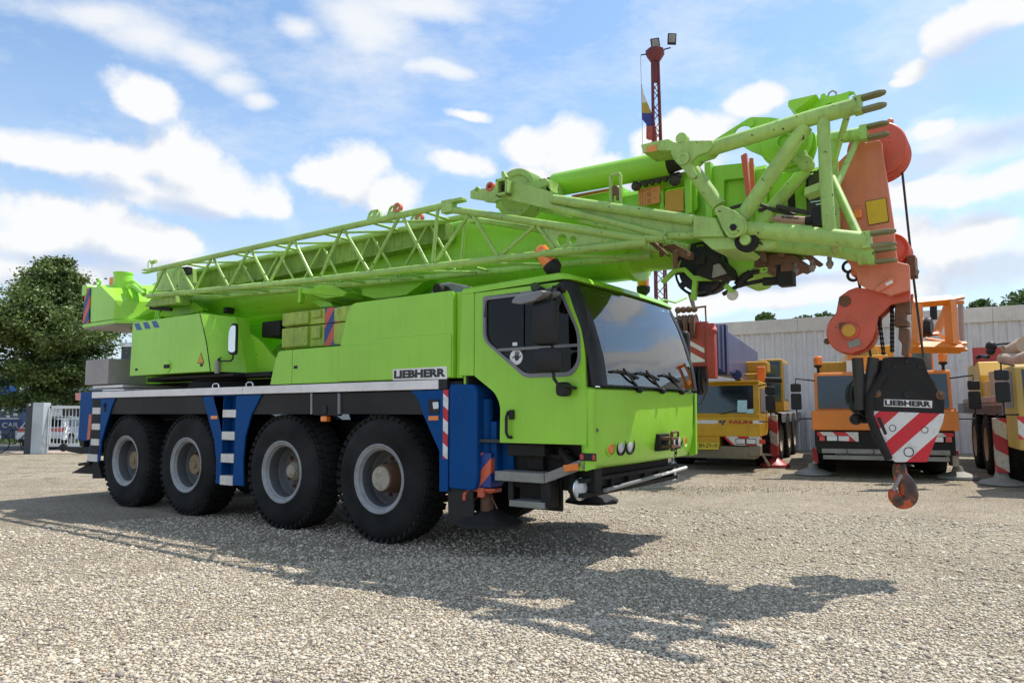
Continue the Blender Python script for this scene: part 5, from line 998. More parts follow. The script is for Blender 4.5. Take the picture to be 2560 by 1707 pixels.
def wing(root, p, top, bot, s):
    """mirror pair on a bent arm; p: housing centre"""
    MB().tube([top, (p[0], p[1], top[2]+.05), (p[0], p[1], p[2]+.2)], .016, 8).out('mirror_arm', M['black'], root); MB().tube([(p[0], p[1], p[2]-.3), (p[0], p[1], bot[2]), bot], .016, 8).out('mirror_arm', M['black'], root)
    t = MB()
    t.box(p[0]-.05, p[0]+.05, p[1]-.11, p[1]+.11, p[2]-.30, p[2]+.06); o = t.out('wing_mirror', M['black'], root, .03)
    t = MB(); t.box(p[0]-.05, p[0]+.05, p[1]-.11, p[1]+.11, p[2]+.09, p[2]+.28); t.out('wide_angle_mirror', M['black'], root, .03)
# ---------------- yellow crane with the red boom head
va = R(-116.8); ff = Vector((math.cos(va), math.sin(va), 0)); fl = Vector((-math.sin(va), math.cos(va), 0))
o_ = Vector((5.9, 17.3, 0))-fl*1.25; FA = Frame(o_.x, o_.y, va)
fa = thing('mobile_crane', 'yellow mobile crane with red boom head and navy boom before the corrugated wall', 'mobile crane', FA, 'mobile cranes in the yard')
bg_chassis(fa, 'yellow')
def fz(*p): return FA.yz('K', 0., *p)
t = MB(); t.plate([(0,.83),(0,1.36),(-.10,2.10),(-.15,2.17),(-1.55,2.17),(-1.55,.95),(-1.3,.83)], (), -1.25, 1.25); fcab = t.out('cab', M['yellow'], fa, .03)
gz = [(-1.16,1.40),(1.10,1.40),(1.10,2.08),(-1.16,2.08)]
t = MB(); t.add([(-.008+.012, -1.16, 1.40), (.004, 1.12, 1.40), (-.092, 1.12, 2.07), (-.092, -1.16, 2.07)], [(0,1,2,3)]); t.out('windscreen', M['bgglass'], fcab)
t = MB(); t.box(-.005, .05, -1.25, 1.25, 1.345, 1.375); t.box(-.16, .0, -1.26, 1.26, 2.14, 2.185); t.out('cab_trim', M['yellow'], fcab, .01)
for y in (-.7, .3):
    MB().tube([(.03, y, 1.37), (.0, y+.45, 1.47)], .012, 6).out('wiper', M['black'], fcab)
q = fz((1040,512),(1162,512),(1162,668),(1038,665)); t = MB(); t.add([(-.008-(p[1]-1.40)*.135+.02, p[0], p[1]) for p in q], [(0,1,2,3)]); t.add([(-.008-(p[1]-1.40)*.135+.02, p[0], p[1]) for p in fz((1158,628),(1250,622),(1248,680),(1158,680))], [(0,1,2,3)]); t.out('notice', M['paper'], fcab)
for a, b in (((490,765),(790,812)), ((1240,770),(1370,812))):
    p = fz(a, b); MB().box(.001, .006, p[0][0], p[1][0], p[1][1], p[0][1]).out('white_band', M['white'], fcab)
p = fz((935,768),(1226,815)); lettering('lettering', 'FAUN', M['letterred'], fcab, Vector((.006, p[0][0], p[1][1])), (0,1,0), (0,0,1), p[1][0]-p[0][0], p[0][1]-p[1][1], bold=.04, depth=.006)
p = fz((808,768),(895,828)); y0_, z1_, y1_, z0_ = p[0][0], p[0][1], p[1][0], p[1][1]; wy, hz_ = y1_-y0_, z1_-z0_
t = MB(); t.plate([(y0_,z1_),(y0_+wy*.42,z1_),(y0_+wy*.30,z0_+hz_*.42),(y0_+wy*.02,z0_+hz_*.42)], (), .001, .007, ax='x'); t.plate([(y0_+wy*.60,z1_),(y1_,z1_),(y1_,z0_+hz_*.62),(y0_+wy*.72,z0_+hz_*.62),(y0_+wy*.64,z0_),(y0_+wy*.30,z0_)], (), .001, .007, ax='x'); t.out('emblem', M['navy'], fcab)
t = MB(); t.box(-.5, -.03, -1.2, .30, .60, .835); t.out('valance', M['yellow'], fa, .01)
p = fz((878,972),(1352,1092)); 
for sg in (1, -1):
    a, b = sorted((sg*p[0][0], sg*p[1][0])); t = MB(); t.plate([(a, p[0][1]), (b, p[0][1]), (b, p[1][1]), (a+.16 if sg > 0 else a, p[1][1]), (a, p[1][1]+.16)] if sg > 0 else [(a, p[0][1]), (b, p[0][1]), (b, p[1][1]+.16), (b-.16, p[1][1]), (a, p[1][1])], (), -.06, .012, ax='x'); hp_ = t.out('light_panel', M['haz_bg'], fa, .004)
    lz = (p[0][1]+p[1][1])/2-.01
    for k in range(2):
        y = sg*(p[0][0]+.27+.245*k); yy = sorted((y, y+sg*.205)); MB().box(.013, .024, yy[0]-.012, yy[1]+.012, lz-.07, lz+.07).out('lamp_frame', M['black'], hp_, .004); MB().box(.02, .030, yy[0], yy[1], lz-.055, lz+.055).out('headlight', M['lens'], hp_, .006)
    y = sorted((sg*(p[0][0]+.80), sg*(p[0][0]+.94))); MB().box(.012, .02, y[0], y[1], lz-.05, lz+.05).out('indicator', M['redlens'], hp_)
t = MB(); t.hull([(.0,-1.2,.60),(.0,1.2,.60),(-.05,-1.15,.30),(-.05,1.12,.30),(-.6,-1.15,.30),(-.6,1.12,.30),(-.6,-1.2,.60),(-.6,1.2,.60)]); t.box(-.4,-.0,.98,1.24,.38,.62); t.out('bumper', M['bumper'], fa, .02)
q = fz((535,1050),(805,1052),(805,1140),(540,1138)); np_ = MB().plate(q, (), .03, .04, ax='x').out('number_plate', M['plateyellow'], fa); lettering('lettering', 'BH-ZV-10', M['letter'], np_, Vector((.041, q[3][0]+.03, q[3][1]+.05)), (0,1,0), (0,0,1), q[1][0]-q[0][0]-.07, .10, bold=.01, depth=.003)
wing(fa, (.05, 1.52, 1.75), (-.1, 1.25, 2.05), (.0, 1.25, 1.20), 1)
t = MB(); t.box(-1.5, -.25, 1.251, 1.26, 1.42, 2.0); t.out('side_window', M['bgglass'], fcab)
t = MB(); t.box(-1.9, -1.6, 1.05, 1.45, .30, 1.34); fo = t.out('outrigger', M['haz_bg2'], fa, .01)
t = MB(); t.tube([(-1.75, 1.35, .9), (-1.75, 1.35, .28)], .07, 12); t.lathe([(.38,0),(.36,.06),(.12,.2),(.08,.25)], (-1.75, 1.35, .02), (0,0,1), 18); t.out('outrigger_foot', M['red'], fo)
t = MB(); t.tube([(-.6, 1.2, .4), (-1.0, 1.3, .1)], .03, 8); t.out('strut', M['step'], fa)
# superstructure
t = MB(); t.box(-7.5, -4.0, -1.15, .2, 1.40, 2.25); t.box(-5.2, -3.4, .1, 1.15, 1.38, 1.75); fsup = t.out('superstructure', M['yellow'], fa, .04)
def at(r, u, v, D): 
    d = ray(r, u, v); return FA.loc(C0+d*(D/d.y))
xo = -3.2; a, b = FA.X('J',1305,1345,xo), FA.X('J',1612,1335,xo)
t = MB(); y0_, y1_ = sorted((a.y, b.y)); t.box(xo-1.4, xo, y0_, y1_, 1.42, a.z+.05); oc = t.out('operator_cab', M['yellow'], fa, .04)
t = MB(); t.box(xo+.001, xo+.012, y0_+.05, y1_-.06, 1.7, a.z-.01); t.out('windscreen', M['tealglass'], oc); t = MB(); t.box(xo-1.25, xo-.15, y1_, y1_+.01, 1.75, a.z-.06); t.out('side_window', M['tealglass'], oc)
xw = -1.7; a, b, a2 = FA.X('K',1090,170,xw), FA.X('K',1310,270,xw), FA.X('K',1110,20,xw-.2); t = MB(); t.box(xw-.6, xw, a.y, b.y, b.z-.05, a.z); t.box(xw-.8, xw-.2, a2.y, a2.y+.62, a.z, a2.z); t.out('winch_box', M['yellow'], fsup, .05)
a = FA.X('K',1345,180,-1.6); MB().box(a.x-.1, a.x+.05, a.y-.11, a.y+.11, a.z-.2, a.z+.2).out('amber_lamp', M['amber'], fsup, .03)
a = FA.X('K',1450,245,-1.62); t = MB(); t.tube([a+Vector((0,-.25,0)), a+Vector((0,.3,-.03))], .07, 12); t.out('air_filter', M['black'], fsup)
# boom: red head, collars, navy body running back
hd = at('J', 465, 1100, 14.6); bk = at('J', 1150, 1400, 21.5); dx = (bk-hd)
def bsec(p, w, h): return [(p.x, p.y+sy*w/2, p.z+sz*h/2) for sy, sz in ((-1,-1),(1,-1),(1,1),(-1,1))]
fb = MB(); fb.loft([bsec(hd+dx*.28, .62, 1.0), bsec(bk, .70, .80)]); fboom = fb.out('boom', M['bluegrey'], fa, .03)
for k, (a_, w, h) in enumerate(((.10,.50,.78),(.15,.55,.86),(.20,.60,.94),(.25,.66,1.04))):
    t = MB(); t.loft([bsec(hd+dx*a_, w+.08, h+.10), bsec(hd+dx*(a_+.035), w+.08, h+.10)]); t.loft([bsec(hd+dx*(a_-.06), w-.02, h-.04), bsec(hd+dx*(a_+.05), w-.02, h-.04)]); t.out('boom_collar', M['navy'], fboom, .01)
t = MB(); w = .66; t.plate([(hd.y-w/2, hd.z-.42), (hd.y+w/2, hd.z-.42), (hd.y+w/2, hd.z+.40), (hd.y-w/2, hd.z+.40)], (), hd.x-.05, hd.x+.10, ax='x'); t.loft([bsec(hd, .50, .74), bsec(hd+dx*.10, .50, .74)]); t.box(hd.x-.1, hd.x+.16, hd.y+w/2-.02, hd.y+w/2+.14, hd.z-.75, hd.z+.35); t.tube([(hd.x+.1, hd.y+w/2+.1, hd.z-.05), (hd.x+.1, hd.y+w/2+.1, hd.z-.6)], .05, 10); t.tube([(hd.x+.05,hd.y+w/2+.12,hd.z+.25),(hd.x+.30,hd.y+w/2+.16,hd.z+.15)], .06, 12)
t.box(hd.x-.05, hd.x+.1, hd.y-w/2, hd.y+w/2, hd.z-.52, hd.z-.42); fhd = t.out('boom_head', M['red'], fboom, .01)
q = 0; t = MB()
for lo_, hi_, mm in ((-.40,-.02,0),):
    t.box(hd.x+.10, hd.x+.108, hd.y-.30, hd.y+.26, hd.z-.42, hd.z+.02)
t.out('chevron_panel', M['treadwhite'], fhd)
t = MB(); yl, yr, zb_, zt_ = hd.y-.30, hd.y+.26, hd.z-.42, hd.z+.02; ym = hd.y-.02; hh_ = zt_-zb_
for pl_ in ([(yl,.62),(ym,1.0),(yl,1.0)], [(yr,.62),(yr,1.0),(ym,1.0)], [(yl,.10),(ym,.48),(ym,.78),(yl,.40)], [(yr,.10),(yr,.40),(ym,.78),(ym,.48)]): t.plate([(y, zb_+hh_*f) for y, f in pl_], (), hd.x+.1085, hd.x+.112, ax='x')
t.out('chevron_stripe', M['red'], fhd)
t = MB()
for k in range(3): t.lathe([(.05,-.04),(.24,-.03),(.27,-.04),(.24,0),(.27,.04),(.24,.03),(.05,.04)], (hd.x+.02, hd.y-.2+.13*k, hd.z+.30), (0,1,0), 28, cap=False)
t.tube([(hd.x+.1, hd.y-.3, hd.z+.66), (hd.x+.1, hd.y+.32, hd.z+.70)], .02, 8)
for k in range(4): t.ball((hd.x+.1, hd.y-.25+.11*k, hd.z+.66), .07, 10)
for y in (-.28, .30): t.tube([(hd.x+.05, hd.y+y, hd.z+.3), (hd.x+.1, hd.y+y, hd.z+.70)], .016, 6)
t.out('head_sheave', M['rust'], fhd, smooth=30)
t = MB()
for k in range(3): t.lathe([(.05,-.04),(.26,-.03),(.30,-.04),(.26,0),(.30,.04),(.26,.03),(.05,.04)], (hd.x+.05, hd.y-.05+.13*k, hd.z-.78), (0,1,0), 28, cap=False)
t.out('lower_sheave', M['black'], fhd, smooth=30)
t = MB(); pts = [Vector((hd.x+.2, hd.y+.30, hd.z-.6)), Vector((hd.x+.25, hd.y+.32, hd.z-1.0)), Vector((hd.x+.2, hd.y+.18, hd.z-1.25)), Vector((hd.x+.1, hd.y-.1, hd.z-1.32))]; t.tube(pts, .015, 6); t.out('hanging_rope', M['rope'], fhd)
t = MB()
for k in range(7): p = hd+dx*(.25+.1*k); t.tube([(p.x, p.y-.2, p.z+.5), (p.x, p.y-.2, p.z+.68)], .012, 6)
t.tube([hd+dx*.45+Vector((0,.35,-.5)), hd+dx*.95+Vector((0,.3,-.9))], .12, 12); t.box(bk.x-.5, bk.x+1.8, bk.y-.5, bk.y+.6, bk.z-1.1, bk.z-.55); t.out('boom_fitting', M['navy'], fboom)
# ---------------- orange crane
OR = Frame(7.92, 15.5, R(-113)); oc = thing('mobile_crane', 'orange mobile crane seen head-on behind the striped hook block', 'mobile crane', OR, 'mobile cranes in the yard')
bg_chassis(oc, 'orange', L=9.5, hw=1.32, wheels=(-1.9,-3.6,-5.6,-7.2), zdeck=1.40)
t = MB(); t.plate([(0,1.03),(0.0,1.47),(-.02,1.48),(-.10,2.24),(-.15,2.30),(-1.5,2.30),(-1.5,1.05)], (), -1.32, 1.32); ocab = t.out('cab', M['orange'], oc, .03)
t = MB(); t.add([(.002, -1.25, 1.50), (.002, 1.25, 1.50), (-.085, 1.25, 2.22), (-.085, -1.25, 2.22)], [(0,1,2,3)]); t.out('windscreen', M['bgglass'], ocab)
t = MB(); t.box(-.02, .03, -1.40, 1.40, 1.03, 1.455); t.out('front_panel', M['orange'], ocab, .03)
MB().tube([(.03, -.6, 1.49), (.02, .1, 1.55)], .014, 6).out('wiper', M['black'], ocab)
t = MB(); t.box(-1.2, -.03, -1.33, 1.33, .52, 1.03); t.out('bumper', M['dark'], oc, .02)
t = MB(); t.box(-.06, .02, -1.2, 1.2, .40, .49); t.box(-.06, .02, -1.22, 1.22, .53, .63)
bb = t.out('bumper_bar', M['step'], oc, .006)
t = MB()
for y in (-.72,-.2,.2,.72):
    for z in (.555, .605): t.lathe([(.018,0),(.018,.006),(.001,.006)], (.02, y, z), (1,0,0), 10)
t.out('bumper_bolt', M['black'], bb)
for sg in (-1, 1):
    y0_, y1_ = sorted((sg*1.30, sg*.48)); t = MB(); t.box(-.05, .012, y0_, y1_, .91, .99); t.box(-.05, .012, *sorted((sg*.76, sg*.48)), .79, .91); hp_ = t.out('light_panel', M['haz_bg'], oc, .003)
    for k in range(2): y = sorted((sg*(1.11-.235*k), sg*(.90-.235*k))); MB().box(.0, .02, y[0], y[1], .80, .905).out('headlight', M['lens'], hp_, .006)
    y = sorted((sg*1.26, sg*1.15)); MB().box(.0, .02, y[0], y[1], .80, .905).out('indicator', M['redlens'], hp_)
    wing(oc, (.05, sg*1.70, 1.78), (-.1, sg*1.30, 2.12), (.0, sg*1.36, 1.28), sg)
    p = Vector((-.25, sg*1.22, 2.30)); t = MB(); t.lathe([(.075,.17),(.08,.2),(.09,.34),(.06,.38),(.002,.385)], p, (0,0,1), 14); b = t.out('beacon', M['amber'], oc); MB().lathe([(.03,0),(.03,.10),(.085,.14),(.085,.175)], p, (0,0,1), 12).out('beacon_base', M['dark'], b)
    t = MB(); t.box(-.9, -.35, sg*1.36-.06, sg*1.36+.06, .28, .62); t.out('outrigger', M['haz_bg2'], oc, .01); MB().lathe([(.40,0),(.38,.05),(.12,.14),(.08,.25)], (-.6, sg*1.42, .02), (0,0,1), 18).out('outrigger_foot', M['step'], oc)
t = MB(); t.hull([(.035,1.32,1.03),(.035,1.40,1.03),(.035,1.40,1.35),(.035,1.34,1.5),(.035,1.36,1.5),(-.1,1.32,1.03),(-.1,1.40,1.03),(-.1,1.34,1.5)]); t.out('corner_flap', M['orange'], ocab)
def ao(r, u, v, D):
    d = ray(r, u, v); return OR.loc(C0+d*(D/d.y))
# orange boom and jib frame over the cab
a = ao('M', 790, 1000, 17.5); t = MB(); t.box(-8.0, a.x+.3, -.55, .45, 2.35, 3.0); t.box(-7.5, -3, -1.2, -.3, 1.45, 2.7); t.hull([(-1.6,-.3,2.3),(-1.6,.25,2.3),(-1.7,-.25,3.55),(-1.7,-.1,3.55),(-2.1,-.3,2.3),(-2.1,.25,2.3),(-2.1,-.25,3.5)])
t.box(-1.9,-1.5,-.55,.3,2.3,2.75); obm = t.out('boom', M['yellow'], oc, .03)
t = MB(); q = [ao('M', *p, 16) for p in ((500,1120),(600,1120),(600,1320),(510,1320))]; t.box(q[0].x-.2, q[0].x+.1, min(q[0].y,q[1].y), max(q[0].y,q[1].y), q[2].z, q[0].z); t.out('drum_box', M['orange'], obm, .02)
t = MB()
for k in range(6): p = ao('M', 540, 1190+22*k, 15.9); t.box(p.x-.02, p.x+.02, p.y-.10, p.y+.13, p.z-.022, p.z+.02)
t.out('warning_ladder', M['stickerwhite'], obm, .003)
D_ = 14.2; fr = MB()
def fq(u, v, dd=0): return ao('M', u, v, D_+dd)
def bar(p, q, r=.07): fr.tube([p, q], r, 4)
bar(fq(1180,580), fq(1580,545), .10); bar(fq(1570,545), fq(1600,1010), .12); bar(fq(1230,590), fq(1230,1010), .10); bar(fq(1150,1040), fq(1680,1045), .12); bar(fq(1580,545), fq(1720,515), .045); bar(fq(1580,580), fq(1720,568), .035); bar(fq(1560,580,1.5), fq(1440,880,1.5), .08); bar(fq(1440,880,1.2), fq(1560,985,.3), .05); bar(fq(1290,910,1), fq(1460,900,1), .04); bar(fq(1320,950,.6), fq(1550,985,.4), .03); bar(fq(1620,960), fq(1690,1010), .05); bar(fq(1680,1005), fq(1745,1000), .04); bar(fq(1680,1068), fq(1750,1065), .04); bar(fq(1210,620,1), fq(1190,760,1), .05)
ojf = fr.out('jib_frame', M['orange'], oc, smooth=0)
t = MB(); t.tube([fq(1685,590,.2), fq(1705,970,.2)], .05, 8); t.out('support_post', M['steelgrey'], ojf)
c = fq(1330,830,1); t = MB(); t.lathe([(.05,-.1),(.2,-.1),(.22,-.06),(.2,-.02),(.22,.03),(.2,.1),(.05,.1)], c, (.3,1,0), 28); t.out('jib_pulley', M['black'], ojf); t = MB(); t.tube([fq(1400,600,1.2), fq(1405,750,1.2)], .07, 8); t.out('jib_ram', M['dark'], ojf)
a, b = ao('M',1150,1095,16.5), ao('M',1395,1280,16.5); t = MB(); y0_, y1_ = sorted((a.y, b.y)); t.box(a.x-1.2, a.x, y0_, y1_, 1.42, a.z+.05); ocb = t.out('operator_cab', M['orange'], oc, .03); MB().box(a.x+.001, a.x+.01, y0_+.04, y1_-.04, 1.7, a.z).out('windscreen', M['tealglass'], ocb)
# ---------------- dusty yellow crane at the right edge
RF = Frame(8.93+1.3*fl.x, 12.8+1.3*fl.y, va); rc = thing('mobile_crane', 'dusty yellow mobile crane cut off by the right edge of the photo', 'mobile crane', RF, 'mobile cranes in the yard')
bg_chassis(rc, 'yellow', hw=1.3, wheels=(-2.4,-4.2,-6.3), zdeck=1.62)
t = MB(); t.plate([(0,.75),(0,1.45),(-.12,2.22),(-.2,2.28),(-1.3,2.28),(-1.3,.75)], (), -1.3, 1.3); rcab = t.out('cab', M['dustyyellow'], rc, .04)
t = MB(); t.add([(.004, -1.18, 1.48), (.004, 1.2, 1.48), (-.108, 1.2, 2.18), (-.108, -1.18, 2.18)], [(0,1,2,3)]); t.out('windscreen', M['bgglass'], rcab); t = MB(); t.box(-1.15, -.3, -1.312, -1.30, 1.5, 2.15); t.out('side_window', M['grey'], rcab)
for s in (-1, 1):
    t = MB(); t.box(-.05, .01, *sorted((s*1.3, s*.55)), .95, 1.35); t.out('light_panel', M['haz_bg'], rc, .004)
    t = MB(); t.box(-1.75, -1.42, s*1.38-.1, s*1.38+.1, .25, 1.3); ro = t.out('outrigger', M['haz_bg2'], rc, .01); MB().lathe([(.40,0),(.38,.05),(.14,.12),(.08,.3)], (-1.58, s*1.4, .02), (0,0,1), 18).out('outrigger_foot', M['step'], ro)
wing(rc, (.05, -1.50, 1.90), (-.1, -1.28, 2.25), (.0, -1.28, 1.38), -1)
t = MB(); t.box(-9, -1.5, -1.3, -1.22, 1.36, 1.75); t.out('side_skirt', M['steelgrey'], rc, .01)
def ar(u, v, D):
    d = ray('S', 2380+u/3.733, 800+v/3.733, ); d = ray('S', 2380+u/3.733, 800+v/3.733); return RF.loc(C0+d*(D/d.y))
a, b = ar(235,350,19.5), ar(430,770,19.5); t = MB(); t.plate([(a.x-2.5, 1.7), (a.x+.2, 1.7), (a.x+.2, 2.35), (a.x-.1, 2.75), (a.x-2.5, 2.75)], (), a.y, a.y+2.0); t.box(a.x+.0, a.x+1.2, a.y+.05, a.y+1.5, 1.72, 2.2); rs = t.out('superstructure', M['yellow'], rc, .04)
t = MB(); a = ar(190,258,20); t.box(a.x-.1, a.x, a.y, a.y+.9, a.z-.5, a.z); t.out('red_board', M['red'], rs)
a, b = ar(440,260,17.5), ar(760,330,15.5); t = MB(); t.tube([ar(480,360,17), ar(640,370,15.5), ar(760,330,14.5)], .14, 12); t.tube([ar(560,300,17), ar(700,230,15.5)], .20, 10); t.hull([ar(435,255,17.5), ar(560,330,17.5), ar(560,300,16.5), ar(470,240,16.8), ar(620,420,17)]); t.box(ar(400,460,17).x-.3, ar(400,460,17).x+.2, ar(400,460,17).y-.1, ar(400,460,17).y+.8, 1.75, 2.35); t.out('boom', M['dust'], rs)
t = MB(); a = [ar(*p, 17) for p in ((345,235),(480,222),(640,210))]; t.tube(a, .03, 6); t.ball(ar(365,245,17), .12); t.ball(ar(360,290,17), .10); t.tube([ar(230,352,18.5), ar(270,335,18.5), ar(340,345,18)], .05, 6); t.out('hose_roll', M['black'], rs)
# ================================================================== WAREHOUSE
P0 = Vector((7.28, 28.4, 0)); P1 = Vector((16.64, 23.4, 0)); wd = (P1-P0).normalized(); wang = math.atan2(wd.y, wd.x)
WF = Frame(P0.x, P0.y, wang); wh_ = thing('warehouse', 'long warehouse with a grey corrugated metal wall and pale roof edge behind the parked cranes', 'warehouse', WF)
M['sheet'] = paint('corrugated_grey', (.62,.605,.60), .55, .22, (.24,.22,.21), coat=0, scale=.8, fade=.07, streak=.3)
M['fascia'] = paint('roof_edge_grey', (.62,.59,.54), .6, .3, (.3,.27,.23), coat=0, scale=.7, streak=.2)
t = MB(); xs_ = []; x = -2.2; 
while x < 34:
    xs_ += [(x, 0), (x+.20, 0), (x+.235, -.045), (x+.335, -.045)]; x += .37
o0 = len(t.v)
for (x, y) in xs_: t.v += [(x, y, 0), (x, y, 4.35)]
for i in range(len(xs_)-1): t.f.append([o0+2*i, o0+2*i+2, o0+2*i+3, o0+2*i+1]); t.m.append(0)
t.out('wall_cladding', M['sheet'], wh_, smooth=0)
t = MB(); t.box(-2.25, 34, .01, 14, 0, 4.5); t.out('building_shell', M['fascia'], wh_)
t = MB()
for k in range(12): t.box(-2.26+3.03*k, -2.26+3.03*k+3.024, -.09, .02, 4.34, 4.84)
t.out('roof_edge', M['fascia'], wh_, .006)
t = MB()
for k in range(6):
    q = ray('M', 335+k*12, 1225); 
a = WF.Y('M', 335, 1222, -.05); b = WF.Y('M', 480, 1310, -.05); t = MB(); t.box(a.x, b.x, -.10, -.046, b.z-.3, a.z); t.out('wall_vent', M['fascia'], wh_, .01)
# ================================================================== FLOODLIGHT MAST
M['mastred'] = paint('mast_red', (.15,.020,.024), .55, .35, (.10,.05,.05), coat=0, scale=5)
mx_, my_ = 4.60, 22.
mast = thing('floodlight_mast', 'tall dark red lattice mast with two floodlights rising behind the green crane boom', 'floodlight mast', None, None, (mx_, my_, 0))
t = MB(); 
def mp(i, z): k = .185-.0074*z; return Vector(((-1 if i in (0,3) else 1)*k, (-1 if i in (0,1) else 1)*k, z))
for i in range(4): t.tube([mp(i, 0), mp(i, 12.5)], .030, 8)
t.out('mast_chord', M['mastred'], mast)
t = MB(); n_ = 36
for f in range(4):
    for k in range(n_):
        z0_, z1_ = .1+11.75*k/n_, .1+11.75*(k+1)/n_; a, b = (f, (f+1)%4) if k%2 else ((f+1)%4, f); t.tube([mp(a, z0_), mp(b, z1_)], .014, 5)
t.out('mast_brace', M['mastred'], mast)
t = MB(); t.loft([[mp(i, 11.85)*1.0 for i in range(4)], [mp(i, 12.6) for i in range(4)]]); t.lathe([(.14,12.5),(.30,12.75),(.30,12.88),(.2,12.95)], (0,0,0), (0,0,1), 8); t.out('mast_cap', M['mastred'], mast)
MB().tube([(-.2,0,12.78),(-.45,0,12.74)], .02, 6).out('mast_arm', M['dark'], mast); MB().tube([(.12,0,12.85),(.32,0,12.93),(.50,0,12.98)], .022, 6).out('mast_arm', M['dark'], mast)
for (x, z, tl_, w) in ((-.03, 13.0, -.15, .15), (.50, 13.16, .04, .145)):
    c = Vector((x, -.12, z)); ex = Vector((math.cos(tl_), 0, -math.sin(tl_))); ez = Vector((math.sin(tl_), -.15, math.cos(tl_))).normalized(); ey = ez.cross(ex)
    t = MB(); t.loft([[c+ex*i*w*.72+ez*j*.12+ey*.0 for i, j in ((-1,-1),(1,-1),(1,1),(-1,1))], [c+ex*i*w+ez*j*.19-ey*.12 for i, j in ((-1,-1),(1,-1),(1,1),(-1,1))]]); fl_ = t.out('floodlight', M['black'], mast, .02)
    MB().obox(c-ey*.125+ez*.02, ex*w*.72, ey*.006, ez*.125).out('lens', M['step'], fl_)
flag = thing('flag', 'limp red white and blue flag hanging on a cord beside the lattice mast', 'flag', None, None, (mx_-.46, my_, 9.0))
fm, nt, pb = _mat('flag_cloth'); L_ = nt.links.new; tc = nd(nt, 'ShaderNodeTexCoord'); sx_ = nd(nt, 'ShaderNodeSeparateXYZ'); L_(tc.outputs['Object'], sx_.inputs[0]); mr_ = nd(nt, 'ShaderNodeMapRange'); mr_.inputs['From Min'].default_value = 1.0; mr_.inputs['From Max'].default_value = 2.95; L_(sx_.outputs[2], mr_.inputs[0]); rr = ramp(nt, mr_.outputs[0], [(0,(.50,.10,.08)),(.18,(.55,.15,.1)),(.2,(.05,.06,.25)),(.40,(.06,.07,.28)),(.42,(.45,.33,.05)),(.58,(.5,.4,.1)),(.6,(.7,.66,.62)),(.85,(.7,.66,.62)),(.87,(.55,.08,.09))], 'CONSTANT'); L_(rr.outputs[0], pb.inputs['Base Color']); pb.inputs['Roughness'].default_value = .8
t = MB(); secs = []
for k in range(14):
    z = 2.95-1.95*k/13; w = .02+.40*min(1, k/8.)*(1 if k < 10 else .8); secs.append([(.0+(.12 if k > 9 else 0)+w*j/5, .05*math.sin(j*1.9+k*.5)*(k/13), z-.35*(j/5)*(1-k/26)) for j in range(6)])
t.loft(secs, closed=False); o = t.out('flag_cloth', fm, flag, smooth=80); s_ = o.modifiers.new('Solidify', 'SOLIDIFY'); s_.thickness = .006
MB().tube([(0,0,3.72),(.0,0,.4),(.08,0,-3.0)], .008, 5).out('halyard', M['steelgrey'], flag)
# ================================================================== LEFT SIDE: gate, car, buildings, tree
def W_(r, u, v, D): 
    d = ray(r, u, v); return C0+d*(D/d.y)
M['galv'] = paint('galvanised_steel', (.50,.53,.56), .45, .25, (.35,.35,.36), coat=0, metallic=.3, scale=3)
M['gatewhite'] = paint('gate_white', (.72,.73,.72), .5, .15, coat=0); M['gateshaded'] = paint('gate_white_shaded', (.46,.47,.47), .5, .15, coat=0)  # bars' backlit shade put into a greyer copy of the gate white
M['wallwhite'] = paint('render_white', (.72,.71,.66), .8, .12, (.5,.48,.42), coat=0, scale=.6)
M['wallgrey'] = paint('cladding_grey', (.34,.37,.40), .6, .1, coat=0, scale=.6)
M['slate'] = paint('dark_door_grey', (.045,.052,.062), .5, .15, coat=0, scale=.8)
M['signblue'] = paint('sign_blue', (.02,.16,.52), .4, .1, coat=.2, fade=.05)
M['navyboard'] = paint('navy_board', (.012,.035,.14), .4, .1, coat=.2)
M['winblue'] = paint('window_blue', (.015,.05,.13), .15, .05, coat=.6)
M['carwhite'] = paint('car_white', (.78,.79,.80), .25, .05, coat=.8, fade=.03)
a = W_('Q', 370, 880, 26); b = W_('Q', 645, 870, 26); gx0, gx1 = a.x, b.x
gp = thing('gate_post', 'wide galvanised steel gate post at the left of the white gate', 'gate post', None, None, ((gx0+gx1)/2, 26.2, 0))
w2 = (gx1-gx0)/2; t = MB(); t.box(-w2+.28, w2, -.2, .2, 0, 1.83); t.out('post_box', M['galv'], gp, .01); t = MB(); t.box(-w2, -w2+.27, -.15, .2, 0, 1.82); t.out('post_channel', M['slate'], gp, .01)
t = MB(); t.ball((-w2+.14, -.17, 1.74), .05); t.out('photocell', M['steelgrey'], gp)
gt = thing('sliding_gate', 'white steel bar gate in front of the white car', 'gate', None, None, (gx1+.05, 26.3, 0))
t = MB(); LG = 6.0; t.box(0, LG, -.03, .03, 1.62, 1.72); t.box(0, LG, -.04, .04, .25, .36); t.box(.25, LG, -.015, .015, 1.22, 1.25); t.box(0, .05, -.03, .03, .3, 1.7); t.out('gate_rail', M['gatewhite'], gt)
t = MB(); k = 0
while .04+.128*k < LG: t.box(.04+.128*k, .058+.128*k, -.012, .012, .36, 1.62); k += 1
t.out('gate_bars', M['gateshaded'], gt)['kind'] = 'stuff'
q = W_('Q', 870, 1500, 26); t = MB(); t.lathe([(.13,-.06),(.15,0),(.13,.06)], (q.x-gx1-.05, -.05, .22), (0,1,0), 18); t.out('gate_wheel', M['black'], gt)
